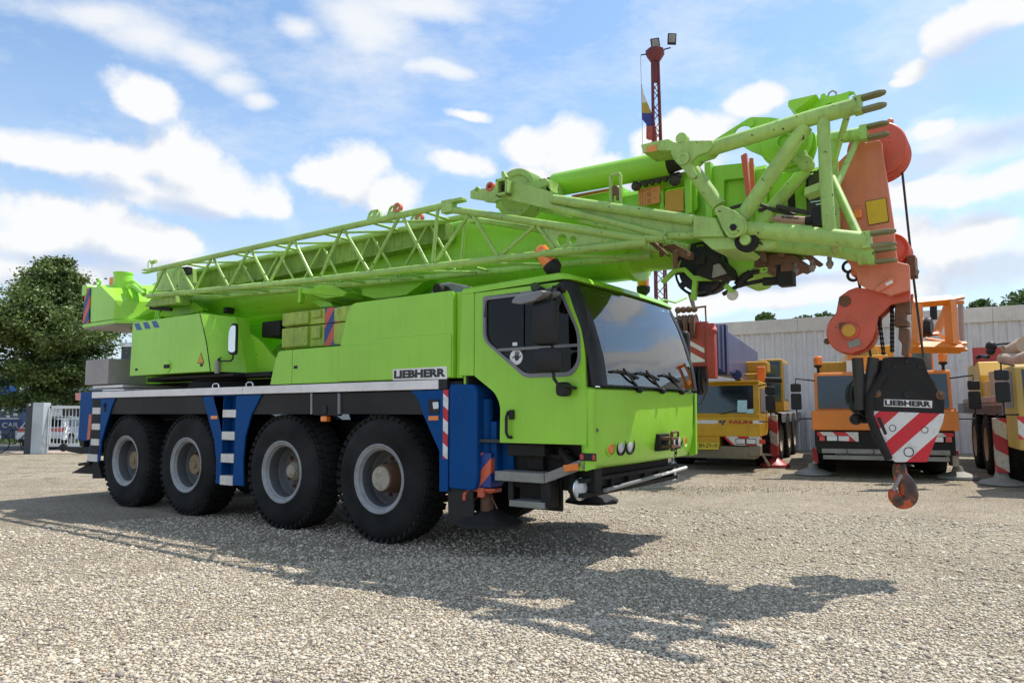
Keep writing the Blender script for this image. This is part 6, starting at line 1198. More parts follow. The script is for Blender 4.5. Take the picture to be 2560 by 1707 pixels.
# white hatchback behind the gate
CF = Frame(-19.15, 29.4, R(97)); car = thing('parked_car', 'white hatchback with red tail lights parked behind the white gate', 'car', CF)
prof = [(.02,.35),(-.02,.55),(.02,.78),(.10,.86),(.35,1.16),(.55,1.28),(1.2,1.33),(2.0,1.28),(2.75,.96),(3.7,.82),(4.05,.66),(4.1,.35)]
t = MB(); hw_ = .87; secs = []
for y, k in ((-hw_,.90),(-hw_+.04,.97),(-hw_+.16,1.0),(hw_-.16,1.0),(hw_-.04,.97),(hw_,.90)):
    secs.append([(2.05+(x-2.05)*(.985 if k < 1 else 1), y*(1 if z < 1 else 1-.20*(z-1)/.35), .35+(z-.35)*k) for x, z in prof])
t.loft(secs); t.out('car_body', M['carwhite'], car, .02, smooth=50)
t = MB(); t.add([(.135,-.72,.88),(.135,.72,.88),(.40,.62,1.20),(.40,-.62,1.20)], [(3,2,1,0)]); o = [(x-.03, y, z+.02) for x, y, z in t.v]; t.v = o; t.out('rear_window', M['bgglass'], car)
for s in (-1, 1):
    t = MB(); t.add([(.62, s*.868, .93),(2.65, s*.873, .93),(2.0, s*.785, 1.23),(.78, s*.785, 1.23)], [(0,1,2,3) if s < 0 else (3,2,1,0)]); t.out('side_window', M['bgglass'], car)
    t = MB(); t.hull([(-.035,s*.40,.72),(-.035,s*.40,.84),(.03,s*.86,.70),(.03,s*.86,.86),(.22,s*.885,.76),(.22,s*.885,.86),(.0,s*.80,.68)]); t.out('tail_light', M['redlens'], car, .01)
    for x in (.72, 3.3):
        t = MB(); t.lathe([(.20,0),(.30,.01),(.32,-.04),(.32,-.18),(.2,-.2)], (x, s*.88, .32), (0,s,0), 24); w = t.out('wheel', M['rubber'], car); MB().lathe([(.20,.005),(.18,-.03),(.05,-.02),(.002,-.02)], (x, s*.88, .32), (0,s,0), 20).out('rim', M['rim'], w)
MB().box(-.06, -.03, -.26, .26, .47, .58).out('number_plate', M['plateyellow'], car); t = MB(); t.box(-.045, .1, -.8, .8, .30, .42); t.out('rear_bumper', M['black'], car, .02)
# white building with blue signs
bq = W_('Q', 585, 540, 45); bd = thing('office_building', 'white rendered building with blue roof edge and blue shop signs at the left edge', 'building', None, None, (bq.x-7*math.cos(R(60)), 45-7*math.sin(R(60)), 0)); bd.rotation_euler.z = R(60)
t = MB(); t.box(-12, 7, 0, 10, 0, 3.75); t.out('wall', M['wallwhite'], bd, .01); t = MB(); t.box(-12.1, 7.15, -.35, 10, 3.42, 3.78); t.out('roof_edge', M['navyboard'], bd, .01); t = MB(); t.box(7.0, 8.7, .5, 10, 0, 3.3); t.out('side_wing', M['wallgrey'], bd)
t = MB(); t.box(7.02, 7.12, -.05, .5, 0, 3.4); t.out('downpipe', M['wallgrey'], bd)
sq = [W_('Q', *p, 40) for p in ((-80,550),(285,545),(285,790),(-80,790))]; sg = thing('shop_sign', 'bright blue sign board with white lines of writing on the white building', 'sign', None, None, (sq[0].x, 40, 0)); sx0 = sq[0].x
t = MB(); t.box(0, sq[1].x-sx0, -.03, .05, sq[2].z, sq[1].z); bo = t.out('sign_board', M['signblue'], sg, .01); t = MB(); x1_ = sq[1].x-sx0; t.box(0, x1_+.08, -.05, .05, sq[2].z-.09, sq[2].z-.005); t.box(x1_+.005, x1_+.08, -.05, .05, sq[2].z, sq[1].z); t.box(0, x1_+.1, -.05, .04, sq[1].z+.005, sq[1].z+.06); t.out('sign_frame', M['gatewhite'], sg)
for s_, y0_, w0, w1, h_ in (('OCCASIONS VERHUUR', 585, -70, 258, 24), ('APK', 650, -70, 55, 22), ('verkoop', 725, -70, 105, 28)):
    p = W_('Q', w0, y0_+h_, 40); p2 = W_('Q', w1, y0_, 40); lettering('lettering', s_, M['letterwhite'], sg, Vector((p.x-sx0, -.032, p.z)), (1,0,0), (0,0,1), p2.x-p.x, p2.z-p.z, bold=.02, depth=.01)
for x_ in (.3, x1_-.3): MB().tube([(x_,0,0),(x_,0,sq[2].z)], .05, 8).out('sign_leg', M['galv'], sg)
kq = [W_('Q', *p, 38.5) for p in ((-80,820),(325,820),(320,1090),(-80,1090))]; kx = kq[0].x; kd_ = thing('display_window', 'dark blue shop window block with pale notices below the blue sign', 'window block', None, None, (kx, 38.6, 0))
t = MB(); t.box(0, kq[1].x-kx, 0, 1.0, 0, kq[0].z); t.out('window_block', M['winblue'], kd_, .01)
t = MB()
for (u0, v0, u1, v1) in ((195,915,255,975),(190,990,248,1055),(90,985,130,1090),(-80,830,45,980),(-80,1085,265,1098)):
    p, p2 = W_('Q', u0, v0, 38.5), W_('Q', u1, v1, 38.5); t.box(p.x-kx, p2.x-kx, -.04, -.01, p2.z, p.z)
t.out('window_notice', M['stickerwhite'], kd_)
cq_ = [W_('Q', *p, 37.5) for p in ((-80,1105),(330,1105),(330,1265),(-80,1265))]; cx_ = cq_[0].x; cs_ = thing('car_sign', 'long navy sign board with pale letters CAR low at the left edge', 'sign', None, None, (cx_, 37.5, 0))
t = MB(); t.box(0, cq_[1].x-cx_, 0, .1, cq_[2].z, cq_[0].z); cb_ = t.out('sign_board', M['navyboard'], cs_, .01); p, p2 = W_('Q', 28, 1228, 37.5), W_('Q', 272, 1150, 37.5); lettering('lettering', 'CAR', M['galv'], cs_, Vector((p.x-cx_, -.002, p.z)), (1,0,0), (0,0,1), p2.x-p.x, p2.z-p.z, bold=.015, depth=.01)
for x in (.3, 1.5, cq_[1].x-cx_-.3): MB().tube([(x, .05, 0), (x, .05, cq_[2].z)], .05, 8).out('sign_leg', M['galv'], cs_)
# grey buildings further right
bq = W_('Q', 800, 680, 48); gb = thing('garage_building', 'pale grey building with a wide dark roller door behind the tree trunk', 'building', None, None, (bq.x, 48, 0))
t = MB(); t.box(-2.8, 22, .0, 9, 0, 4.6); t.out('wall', M['wallgrey'], gb, .01); t = MB(); t.box(0, 9, -.06, 0, .0, W_('Q', 800, 680, 48).z); t.out('roller_door', M['slate'], gb, .01)
bq = W_('Q', 1785, 40, 60); hb_ = thing('dark_building', 'dark blue-grey tall shed glimpsed between the tree and the upper cabinet', 'building', None, None, (bq.x, 60, 0)); t = MB(); t.box(0, 12, 0, 10, 0, bq.z); t.out('wall', M['slate'], hb_); t = MB(); t.box(-.1, 12.1, -.1, 10, bq.z+.005, bq.z+.35); t.out('roof_edge', M['gatewhite'], hb_)
# bicycle leaning by the post
BF = Frame(*(W_('Q', 215, 1550, 27)[:2]), R(15)); bi = thing('bicycle', 'dark bicycle standing beside the gate post at the verge', 'bicycle', BF)
for x in (-.52, .52):
    t = MB(); t.tube([(x+math.cos(2*PI*k/28)*.34, 0, .35+math.sin(2*PI*k/28)*.34) for k in range(29)], .018, 6, cap=False); w = t.out('wheel', M['rubber'], bi); t = MB()
    for k in range(12): a_ = 2*PI*k/12; t.tube([(x, 0, .35), (x+math.cos(a_)*.33, 0, .35+math.sin(a_)*.33)], .003, 4)
    t.out('spokes', M['steelgrey'], w)
t = MB()
for p, q in (((-.52,0,.35),(-.12,0,.85)),((-.52,0,.35),(0,0,.32)),((0,0,.32),(-.14,0,.92)),((0,0,.32),(.40,0,.80)),((-.12,0,.82),(.38,0,.86)),((.52,0,.35),(.36,0,1.0))): t.tube([p, q], .016, 6)
t.out('bike_frame', M['black'], bi); MB().tube([(.36,-.28,1.02),(.40,-.1,1.03),(.40,.1,1.03),(.36,.28,1.02)], .013, 6).out('handlebar', M['black'], bi); MB().hull([(-.28,-.08,.93),(-.28,.08,.93),(.0,-.03,.95),(.0,.03,.95),(-.28,0,.99),(-.02,0,.98)]).out('saddle', M['black'], bi)
# ================================================================== FOLIAGE
def leafmat(name, c0, c1, trans=.25):
    m, nt, p = _mat(name); L = nt.links.new
    at_ = nd(nt, 'ShaderNodeAttribute', attribute_name='tone'); r = ramp(nt, at_.outputs['Fac'], [(0, c0), (1, c1)]); L(r.outputs[0], p.inputs['Base Color']); p.inputs['Roughness'].default_value = .5
    out = nt.nodes['Material Output']; tl = nd(nt, 'ShaderNodeBsdfTranslucent'); L(r.outputs[0], tl.inputs[0]); mx = nd(nt, 'ShaderNodeMixShader', i_Fac=trans); L(p.outputs[0], mx.inputs[1]); L(tl.outputs[0], mx.inputs[2]); L(mx.outputs[0], out.inputs[0]); return m
def leaves(name, centers, sizes, tones, mat, parent=None, aspect=.6, flat=.5):
    """one bent leaf card per centre (two triangles folded on the midrib)"""
    n = len(centers); d = rng.normal(size=(n,3)); d[:,2] = d[:,2]*flat-.25; d /= np.linalg.norm(d, axis=1)[:,None]
    u = rng.normal(size=(n,3)); w = np.cross(d, u); w /= np.linalg.norm(w, axis=1)[:,None]; nn = np.cross(d, w)
    s = sizes[:,None]; p0 = centers-d*s*.5; p1 = centers+d*s*.5; q0 = centers+w*s*aspect*.5+nn*s*.12; q1 = centers-w*s*aspect*.5+nn*s*.12
    v = np.stack([p0, q0, p1, q1], 1).reshape(-1, 3).astype(np.float32)
    me = bpy.data.meshes.new(name); me.vertices.add(4*n); me.vertices.foreach_set('co', v.ravel())
    i = np.arange(n)[:,None]*4; loops = np.concatenate([i+[[0,1,2]], i+[[0,2,3]]], 1).reshape(-1).astype(np.int32)
    me.loops.add(6*n); me.loops.foreach_set('vertex_index', loops); me.polygons.add(2*n); me.polygons.foreach_set('loop_start', np.arange(2*n, dtype=np.int32)*3)
    a = me.attributes.new('tone', 'FLOAT', 'FACE'); a.data.foreach_set('value', np.repeat(tones, 2).astype(np.float32)); me.materials.append(mat); me.update(); me.validate()
    o = bpy.data.objects.new(name, me); COL.objects.link(o)
    if parent: o.parent = parent
    return o
M['leaf'] = leafmat('leaf_green', (.045,.085,.022), (.19,.26,.065)); M['leaf2'] = leafmat('leaf_far', (.035,.075,.02), (.10,.17,.04)); M['bark'] = paint('bark', (.09,.075,.055), .9, .4, (.05,.04,.03), coat=0, scale=6, bump=.5)
tq = W_('Q', 655, 1000, 30); tb_ = Vector((tq.x, 30, 0)); tree = thing('broadleaf_tree', 'tall cone-shaped leafy tree at the left, behind the gate', 'tree', None, None, tb_)
t = MB(); t.tube([(0,0,0),(.02,0,1.2),(.12,0,2.4),(.15,.05,5),(.2,0,8.0)], .24, 12, r2=.03)
top_ = W_('P', 985, 175, 30)
nb = 150; br_ = []
for k in range(nb):
    z0_ = 2.75+5.1*(k/nb)**.95; az = k*2.39996+random.uniform(-.3,.3)
    z_env = min(1, max(0, (8.2-z0_)/4.6)); L_b = (.18+3.0*z_env**1.0)*random.uniform(.62,1.22)
    if z0_ < 3.6: L_b *= .60+.40*(z0_-2.75)/.85
    dr = Vector((math.cos(az), math.sin(az), random.uniform(.15,.42) if z0_ > 3.6 else random.uniform(-.12,.15))); base = Vector((.1, 0, z0_)); tip = base+dr*L_b; br_.append((base, tip))
    t.tube([base, base.lerp(tip, .5)+Vector((0,0,.05)), tip], .05*max(.3, z_env), 5, r2=.008)
for k in range(16):
    az = k*2.4+.6; base = Vector((.08, 0, random.uniform(2.2, 2.9))); L_b = random.uniform(.5, 2.2); tip = base+Vector((math.cos(az), math.sin(az), random.uniform(-.45,-.05)))*L_b; br_.append((base, tip)); t.tube([base, base.lerp(tip, .5)+Vector((0,0,.08)), tip], .03, 5, r2=.006)
t.out('trunk', M['bark'], tree)
cs = []; sz = []; tn = []
for base, tip in br_:
    L_b = (tip-base).length; n = int(80+270*L_b)
    f = rng.random(n)**.65; pos = np.array(base)[None]*(1-f[:,None])+np.array(tip)[None]*f[:,None]
    spread = .07+.20*np.sqrt(f)*min(1, L_b/2.2); nz = rng.normal(size=(n,3))*spread[:,None]; nz[:,2] *= .65; nz[:,2] -= .05
    cs.append(pos+nz); sz.append(rng.uniform(.10,.19,n)); tn.append(np.clip(.35+.35*rng.random()+.25*rng.normal(size=n), 0, 1))
leaves('crown', np.concatenate(cs), np.concatenate(sz), np.concatenate(tn), M['leaf'], tree)
def far_tree(x, y, h, r, label, n=5000, z0=1.5):
    tr = thing('far_tree', label, 'tree', None, 'tree tops behind the warehouse', (x, y, 0)); t = MB(); t.tube([(0,0,0),(.1,0,h*.5),(0,.1,h*.85)], .2, 8, r2=.05)
    cs = []; tn = []
    for k in range(16):
        a = rng.uniform(0, 2*PI); rr_ = r*rng.uniform(.2,.8); zc = rng.uniform(h*.55, h*.92); c = np.array((math.cos(a)*rr_, math.sin(a)*rr_, zc*(1-.12*rr_/r))); t.tube([(0,0,h*.45), tuple(c)], .05, 5, r2=.015)
        m_ = n//16; d = rng.normal(size=(m_,3)); d /= np.linalg.norm(d, axis=1)[:,None]; cs.append(c+d*(rng.random((m_,1))**.45)*r*.42*np.array((1,1,.75))); tn.append(np.clip(.3+.4*rng.random()+.25*rng.normal(size=m_), 0, 1))
    t.out('trunk', M['bark'], tr); cs = np.concatenate(cs); leaves('crown', cs, rng.uniform(.22,.42,len(cs)), np.concatenate(tn), M['leaf2'], tr)
def v2(u, v, D): return W_('V', u, v, D)
for (u, vt, D, r, lab) in ((1752,726,46,1.5,'small tree top showing above the roof edge, nearest the red mast'), (1868,720,46,1.7,'low wide tree top above the roof edge, just left of the coral boom head'), (2262,690,40,1.6,'tree top over the roof edge, left part of the right-hand clump'), (2325,664,42,2.6,'biggest tree top over the roof edge at the far right')):
    p = v2(u, vt, D); far_tree(p.x, p.y, p.z+.75, r, lab)
p = v2(1835, 722, 47); far_tree(p.x, p.y, p.z+.5, 1.3, 'faint tree top between the two small ones above the roof edge', 3000)
# ================================================================== GROUND
def gravel(name):
    m, nt, p = _mat(name); L = nt.links.new; tc = nd(nt, 'ShaderNodeTexCoord'); V = tc.outputs['Object']
    wn = nd(nt, 'ShaderNodeTexNoise', i_Scale=30., i_Detail=2.); L(V, wn.inputs['Vector']); wv = nd(nt, 'ShaderNodeVectorMath', operation='MULTIPLY_ADD'); L(wn.outputs['Color'], wv.inputs[0]); wv.inputs[1].default_value = (.015,.015,.015); L(V, wv.inputs[2])
    v1 = nd(nt, 'ShaderNodeTexVoronoi', i_Scale=40.); L(wv.outputs[0], v1.inputs['Vector']); v2_ = nd(nt, 'ShaderNodeTexVoronoi', feature='DISTANCE_TO_EDGE', i_Scale=40.); L(wv.outputs[0], v2_.inputs['Vector'])
    sep = nd(nt, 'ShaderNodeSeparateColor'); L(v1.outputs['Color'], sep.inputs[0])
    st = ramp(nt, sep.outputs[0], [(0,(.29,.24,.195)),(.12,(.43,.365,.28)),(.28,(.54,.46,.345)),(.45,(.63,.54,.40)),(.62,(.54,.485,.41)),(.8,(.70,.615,.465)),(.93,(.77,.70,.57)),(1,(.45,.34,.23))], 'LINEAR')
    n2 = nd(nt, 'ShaderNodeTexNoise', i_Scale=.55, i_Detail=6., i_Roughness=.65); L(V, n2.inputs['Vector']); big = ramp(nt, n2.outputs['Fac'], [(.33,(.78,.75,.70)),(.5,(.95,.925,.89)),(.68,(1.08,1.06,1.02))]); n6 = nd(nt, 'ShaderNodeTexNoise', i_Scale=13., i_Detail=5., i_Roughness=.75); L(V, n6.inputs['Vector']); mid = ramp(nt, n6.outputs['Fac'], [(.28,(.70,.68,.66)),(.44,(1.0,.99,.98)),(.72,(1.18,1.17,1.14))])
    mu = nd(nt, 'ShaderNodeMix', data_type='RGBA', blend_type='MULTIPLY'); mu.inputs[0].default_value = 1.; L(st.outputs[0], mu.inputs[6]); L(big.outputs[0], mu.inputs[7]); mu2 = nd(nt, 'ShaderNodeMix', data_type='RGBA', blend_type='MULTIPLY'); mu2.inputs[0].default_value = 1.; L(mu.outputs[2], mu2.inputs[6]); L(mid.outputs[0], mu2.inputs[7])
    ed = ramp(nt, v2_.outputs['Distance'], [(.0,(0,0,0)),(.10,(1,1,1))]); mg = nd(nt, 'ShaderNodeMix', data_type='RGBA'); L(ed.outputs[0], mg.inputs[0]); mg.inputs[6].default_value = (.20,.165,.125,1); L(mu2.outputs[2], mg.inputs[7])
    # sandy bare patches and a little grass by the wall
    n3 = nd(nt, 'ShaderNodeTexNoise', i_Scale=.9, i_Detail=5.); mp_ = nd(nt, 'ShaderNodeMapping'); mp_.inputs['Location'].default_value = (3.1,1.7,0); L(V, mp_.inputs[0]); L(mp_.outputs[0], n3.inputs['Vector']); sd = ramp(nt, n3.outputs['Fac'], [(.60,(0,0,0)),(.72,(.75,.75,.75))])
    ms = nd(nt, 'ShaderNodeMix', data_type='RGBA'); L(sd.outputs[0], ms.inputs[0]); L(mg.outputs[2], ms.inputs[6]); n4 = nd(nt, 'ShaderNodeTexNoise', i_Scale=90., i_Detail=4.); L(V, n4.inputs['Vector']); sc_ = ramp(nt, n4.outputs['Fac'], [(.3,(.33,.28,.21)),(.7,(.55,.48,.38))]); L(sc_.outputs[0], ms.inputs[7])
    sy = nd(nt, 'ShaderNodeSeparateXYZ'); L(V, sy.inputs[0]); gy = nd(nt, 'ShaderNodeMapRange'); gy.inputs['From Min'].default_value = 11.; gy.inputs['From Max'].default_value = 17.; L(sy.outputs[1], gy.inputs[0]); n5 = nd(nt, 'ShaderNodeTexNoise', i_Scale=1.6, i_Detail=7., i_Roughness=.7); L(V, n5.inputs['Vector']); g5 = ramp(nt, n5.outputs['Fac'], [(.52,(0,0,0)),(.66,(1,1,1))]); gm = nd(nt, 'ShaderNodeMath', operation='MULTIPLY'); L(gy.outputs[0], gm.inputs[0]); L(g5.outputs[0], gm.inputs[1]); gm2 = nd(nt, 'ShaderNodeMath', operation='MULTIPLY', i_1=.75); L(gm.outputs[0], gm2.inputs[0])
    mgz = nd(nt, 'ShaderNodeMix', data_type='RGBA'); L(gm2.outputs[0], mgz.inputs[0]); L(ms.outputs[2], mgz.inputs[6]); mgz.inputs[7].default_value = (.13,.135,.06,1)
    L(mgz.outputs[2], p.inputs['Base Color']); p.inputs['Roughness'].default_value = .85; p.inputs['Specular IOR Level'].default_value = .25
    hh = ramp(nt, v2_.outputs['Distance'], [(0,(0,0,0)),(.18,(.7,.7,.7)),(.4,(1,1,1))]); ha = nd(nt, 'ShaderNodeMath', operation='MULTIPLY_ADD', i_1=.6); L(sep.outputs[1], ha.inputs[0]); L(hh.outputs[0], ha.inputs[2])
    b = nd(nt, 'ShaderNodeBump', i_Strength=1., i_Distance=.02); L(ha.outputs[0], b.inputs['Height']); L(b.outputs[0], p.inputs['Normal']); return m
M['gravel'] = gravel('gravel_ground')
t = MB(); t.add([(-400,-200,0),(400,-200,0),(400,600,0),(-400,600,0)], [(0,1,2,3)]); struct(t.out('gravel_ground', M['gravel'], smooth=0), 'structure', 'pale gravel yard covering the whole foreground')
M['paving'] = paint('pavement_brick', (.42,.34,.29), .8, .3, (.3,.25,.2), coat=0, scale=2); M['asphalt'] = paint('asphalt', (.06,.06,.062), .8, .3, coat=0, scale=2); M['grassm'] = paint('verge_grass', (.07,.11,.03), .9, .4, (.12,.11,.05), coat=0, scale=1.2)
t = MB(); t.add([(-80,26.9,.004),(-14,26.9,.004),(-14,28.4,.004),(-80,28.4,.004)], [(0,1,2,3)]); struct(t.out('pavement', M['paving'], smooth=0), 'structure', 'reddish brick pavement outside the gate')
t = MB(); t.add([(-80,28.4,.004),(0,28.4,.004),(0,34.5,.004),(-80,34.5,.004)], [(0,1,2,3)]); struct(t.out('road', M['asphalt'], smooth=0), 'structure', 'asphalt street beyond the gate')
t = MB(); t.add([(-80,34.5,.004),(20,34.5,.004),(20,44.9,.004),(-80,44.9,.004)], [(0,1,2,3)]); struct(t.out('verge', M['grassm'], smooth=0), 'structure', 'green grass verge in front of the white building')
n = 9000; gx = rng.uniform(-40,-8,n); gyv = rng.uniform(34.6,37.3,n); leaves('verge_grass', np.stack([gx, gyv, rng.uniform(.02,.14,n)], 1), rng.uniform(.1,.25,n), rng.random(n), leafmat('grass_blade', (.05,.09,.02), (.14,.20,.05)), None, .15, 2.5)['kind'] = 'stuff'
n = 2600; gx = np.concatenate([rng.normal(3.2,1.6,n//2), rng.normal(7.5,2.6,n-n//2)]); gyv = np.concatenate([rng.normal(13.6,.45,n//2), rng.normal(16.3,1.6,n-n//2)]); o = leaves('weeds', np.stack([gx, gyv, rng.uniform(.0,.02,n)], 1), rng.uniform(.025,.06,n), rng.random(n), leafmat('weed_blade', (.15,.16,.06), (.30,.28,.13)), None, .2, 2.5); o['kind'] = 'stuff'; o['label'] = 'sparse weeds in the gravel in front of the parked cranes'
# loose pebbles over the near gravel: one countless mass
ico = bmesh.new(); bmesh.ops.create_icosphere(ico, subdivisions=1, radius=1.); IV = np.array([v.co[:] for v in ico.verts]); IF = np.array([[v.index for v in f.verts] for f in ico.faces]); ico.free()
def pebbles(n, rmin, rmax, size):
    r = np.sqrt(rng.uniform(rmin**2, rmax**2, n)); a = rng.uniform(-.68, .68, n); x = r*np.sin(a)*1.0; y = r*np.cos(a)
    s = size*rng.lognormal(0, .32, n); nv = len(IV)
    sc = np.stack([s*rng.uniform(.8,1.35,n), s*rng.uniform(.7,1.0,n), s*rng.uniform(.40,.70,n)], 1)
    v = IV[None]*sc[:,None,:]*(1+.13*rng.normal(size=(n,nv,1)))
    th = rng.uniform(0, 2*PI, n); tx = rng.normal(0, .25, n); c, q = np.cos(tx)[:,None], np.sin(tx)[:,None]; vy = v[...,1]*c-v[...,2]*q; vz = v[...,1]*q+v[...,2]*c; c, q = np.cos(th)[:,None], np.sin(th)[:,None]
    X = v[...,0]*c-vy*q+x[:,None]; Y = v[...,0]*q+vy*c+y[:,None]; Z = vz+(sc[:,2]*rng.uniform(-.1,.6,n))[:,None]
    return np.stack([X, Y, Z], -1).reshape(-1, 3), (IF[None]+(np.arange(n)*nv)[:,None,None]).reshape(-1, 3), np.repeat(rng.random(n), len(IF))
parts = [pebbles(34000, 3.0, 5.4, .0098), pebbles(26000, 5.2, 7.6, .0105), pebbles(24000, 7.4, 11.5, .0125)]
off = 0; VV = []; FF = []; TT = []
for v, f, tt in parts: VV.append(v); FF.append(f+off); TT.append(tt); off += len(v)
VV = np.concatenate(VV).astype(np.float32); FF = np.concatenate(FF).astype(np.int32); TT = np.concatenate(TT).astype(np.float32)
me = bpy.data.meshes.new('pebbles'); me.vertices.add(len(VV)); me.vertices.foreach_set('co', VV.ravel()); me.loops.add(FF.size); me.loops.foreach_set('vertex_index', FF.ravel()); me.polygons.add(len(FF)); me.polygons.foreach_set('loop_start', np.arange(len(FF), dtype=np.int32)*3); me.polygons.foreach_set('use_smooth', np.ones(len(FF), dtype=bool)); a_ = me.attributes.new('tone', 'FLOAT', 'FACE'); a_.data.foreach_set('value', TT); me.update()
pm_, nt, pb = _mat('pebble_stone'); at_ = nd(nt, 'ShaderNodeAttribute', attribute_name='tone'); r_ = ramp(nt, at_.outputs['Fac'], [(0,(.19,.165,.145)),(.08,(.31,.265,.22)),(.22,(.45,.38,.285)),(.42,(.57,.485,.355)),(.6,(.49,.44,.375)),(.78,(.63,.55,.42)),(.93,(.71,.65,.53)),(1,(.38,.27,.18))]); nt.links.new(r_.outputs[0], pb.inputs['Base Color']); pb.inputs['Roughness'].default_value = .75; me.materials.append(pm_)
o = bpy.data.objects.new('pebbles', me); COL.objects.link(o); struct(o, 'stuff', 'loose rounded pebbles of the gravel in the foreground')
# ================================================================== SUN, SKY, CAMERA
sh = Vector((-.24, -.46, -1)); sdir = -(GC.fx*sh.x+GC.fy*sh.y+Vector((0,0,sh.z))).normalized()
el = math.asin(sdir.z); az = math.atan2(sdir.x, sdir.y)
sun = bpy.data.lights.new('sun', 'SUN'); sun.energy = SUN; sun.angle = R(.53); sun.color = (1., .95, .87); so = bpy.data.objects.new('sun', sun); COL.objects.link(so); so.rotation_euler = sdir.to_track_quat('Z', 'Y').to_euler(); so.location = (0,0,40)
w = bpy.data.worlds.new('World'); SC.world = w; w.use_nodes = True; nt = w.node_tree; L = nt.links.new; bg = nt.nodes['Background']
sky = nd(nt, 'ShaderNodeTexSky', sky_type='NISHITA'); sky.sun_disc = False; sky.sun_elevation = el; sky.sun_rotation = az; sky.air_density = 1.0; sky.dust_density = .7; sky.ozone_density = 2.0
tc = nd(nt, 'ShaderNodeTexCoord'); D = tc.outputs['Generated']
n1 = nd(nt, 'ShaderNodeTexNoise', i_Scale=4.5, i_Detail=5., i_Roughness=.5); L(D, n1.inputs['Vector'])
nc = nd(nt, 'ShaderNodeVectorMath', operation='SUBTRACT'); L(n1.outputs['Color'], nc.inputs[0]); nc.inputs[1].default_value = (.5,.5,.5)
wp = nd(nt, 'ShaderNodeVectorMath', operation='MULTIPLY_ADD'); L(nc.outputs[0], wp.inputs[0]); wp.inputs[1].default_value = (.10,.10,.08); L(D, wp.inputs[2])
wu_ = nd(nt, 'ShaderNodeVectorMath', operation='ADD'); L(wp.outputs[0], wu_.inputs[0]); wu_.inputs[1].default_value = (.012,0,.04)
nT = nd(nt, 'ShaderNodeTexNoise', i_Scale=11., i_Detail=10., i_Roughness=.62); L(D, nT.inputs['Vector'])
Du = nd(nt, 'ShaderNodeVectorMath', operation='ADD'); L(D, Du.inputs[0]); Du.inputs[1].default_value = (.008,0,.02)
nU = nd(nt, 'ShaderNodeTexNoise', i_Scale=11., i_Detail=6., i_Roughness=.6); L(Du.outputs[0], nU.inputs['Vector'])
def field(blobs, src):
    last = None
    for (u, v, wu, wv) in blobs:
        d = ray('V', u, v).normalized(); sx = 1654./wu/d.y; sz = 1654./wv/d.y
        m = nd(nt, 'ShaderNodeVectorMath', operation='MULTIPLY_ADD'); L(src, m.inputs[0]); m.inputs[1].default_value = (sx, 0, sz); m.inputs[2].default_value = (-d.x*sx, 0, -d.z*sz)
        l = nd(nt, 'ShaderNodeVectorMath', operation='LENGTH'); L(m.outputs[0], l.inputs[0])
        if last is None: last = l.outputs['Value']
        else:
            k = nd(nt, 'ShaderNodeMath', operation='SMOOTH_MIN', i_2=.3); L(last, k.inputs[0]); L(l.outputs['Value'], k.inputs[1]); last = k.outputs[0]
    return last
def sub_noise(f, nz, amp):
    a = nd(nt, 'ShaderNodeMath', operation='SUBTRACT', i_1=.5); L(nz.outputs['Fac'], a.inputs[0]); b = nd(nt, 'ShaderNodeMath', operation='MULTIPLY_ADD', i_1=-amp); L(a.outputs[0], b.inputs[0]); L(f, b.inputs[2]); return b.outputs[0]
CU = [(275,212,85,40),(395,375,125,92),(500,430,120,76),(600,455,56,44),(240,370,100,62),(110,365,110,52),(350,450,170,50),(30,350,70,40),
 (110,515,130,60),(240,510,70,54),(310,550,130,66),(430,555,60,40),(40,565,90,60),(330,600,130,40),(790,415,100,70),(840,385,50,50),(720,400,64,34),(890,460,90,44),(1330,335,90,72),(1230,330,70,44),(1240,395,70,30),(1390,370,60,40),(1060,390,90,30),(1070,265,60,16),(1600,310,90,46),(1550,290,40,34),(1490,330,50,44),(1720,228,70,32),(1530,390,150,34),
 (2110,170,48,36),(2080,200,40,18),(2200,60,100,52),(2290,30,100,44),(2170,110,40,40),(2150,300,60,24),(2320,430,160,44),(2130,430,110,40),(2250,560,170,70),(2080,520,90,50),(1960,660,260,50),(1720,690,260,44),(60,640,200,50),(3300,330,520,190),(3900,60,600,120),(2900,-150,300,120),(-900,300,500,150)]
CI = [(170,15,160,46),(330,80,150,56),(460,130,110,50),(545,195,70,40),(600,240,40,24),(700,70,46,24),(830,40,120,60),(950,10,170,30),(1000,160,90,22),(60,330,140,40),(2250,330,170,60),(2300,620,220,80),(1900,560,200,60)]
SHD = [(2250,200,120,64),(2210,130,60,40),(2310,320,110,44),(430,478,100,20),(200,440,90,18),(560,500,50,14),(150,600,140,20),(1800,650,200,22),(3500,-80,420,150)]
f0 = field(CU, wp.outputs[0]); f1 = sub_noise(f0, nT, 2.1); fU = sub_noise(field(CU, wu_.outputs[0]), nU, 2.1)
dn = nd(nt, 'ShaderNodeMapRange', interpolation_type='SMOOTHSTEP'); dn.inputs['From Min'].default_value = 1.28; dn.inputs['From Max'].default_value = .58; L(f1, dn.inputs['Value'])
n3 = nd(nt, 'ShaderNodeTexNoise', i_Scale=6., i_Detail=9., i_Roughness=.68); mp3 = nd(nt, 'ShaderNodeMapping'); mp3.inputs['Rotation'].default_value = (0,R(-24),0); mp3.inputs['Scale'].default_value = (.7,1,1.8); L(D, mp3.inputs[0]); L(mp3.outputs[0], n3.inputs['Vector'])
fc = sub_noise(field(CI, wp.outputs[0]), n3, 2.2); dc = nd(nt, 'ShaderNodeMapRange', interpolation_type='SMOOTHSTEP'); dc.inputs['From Min'].default_value = 1.5; dc.inputs['From Max'].default_value = .2; dc.inputs['To Max'].default_value = .88; L(fc, dc.inputs['Value'])
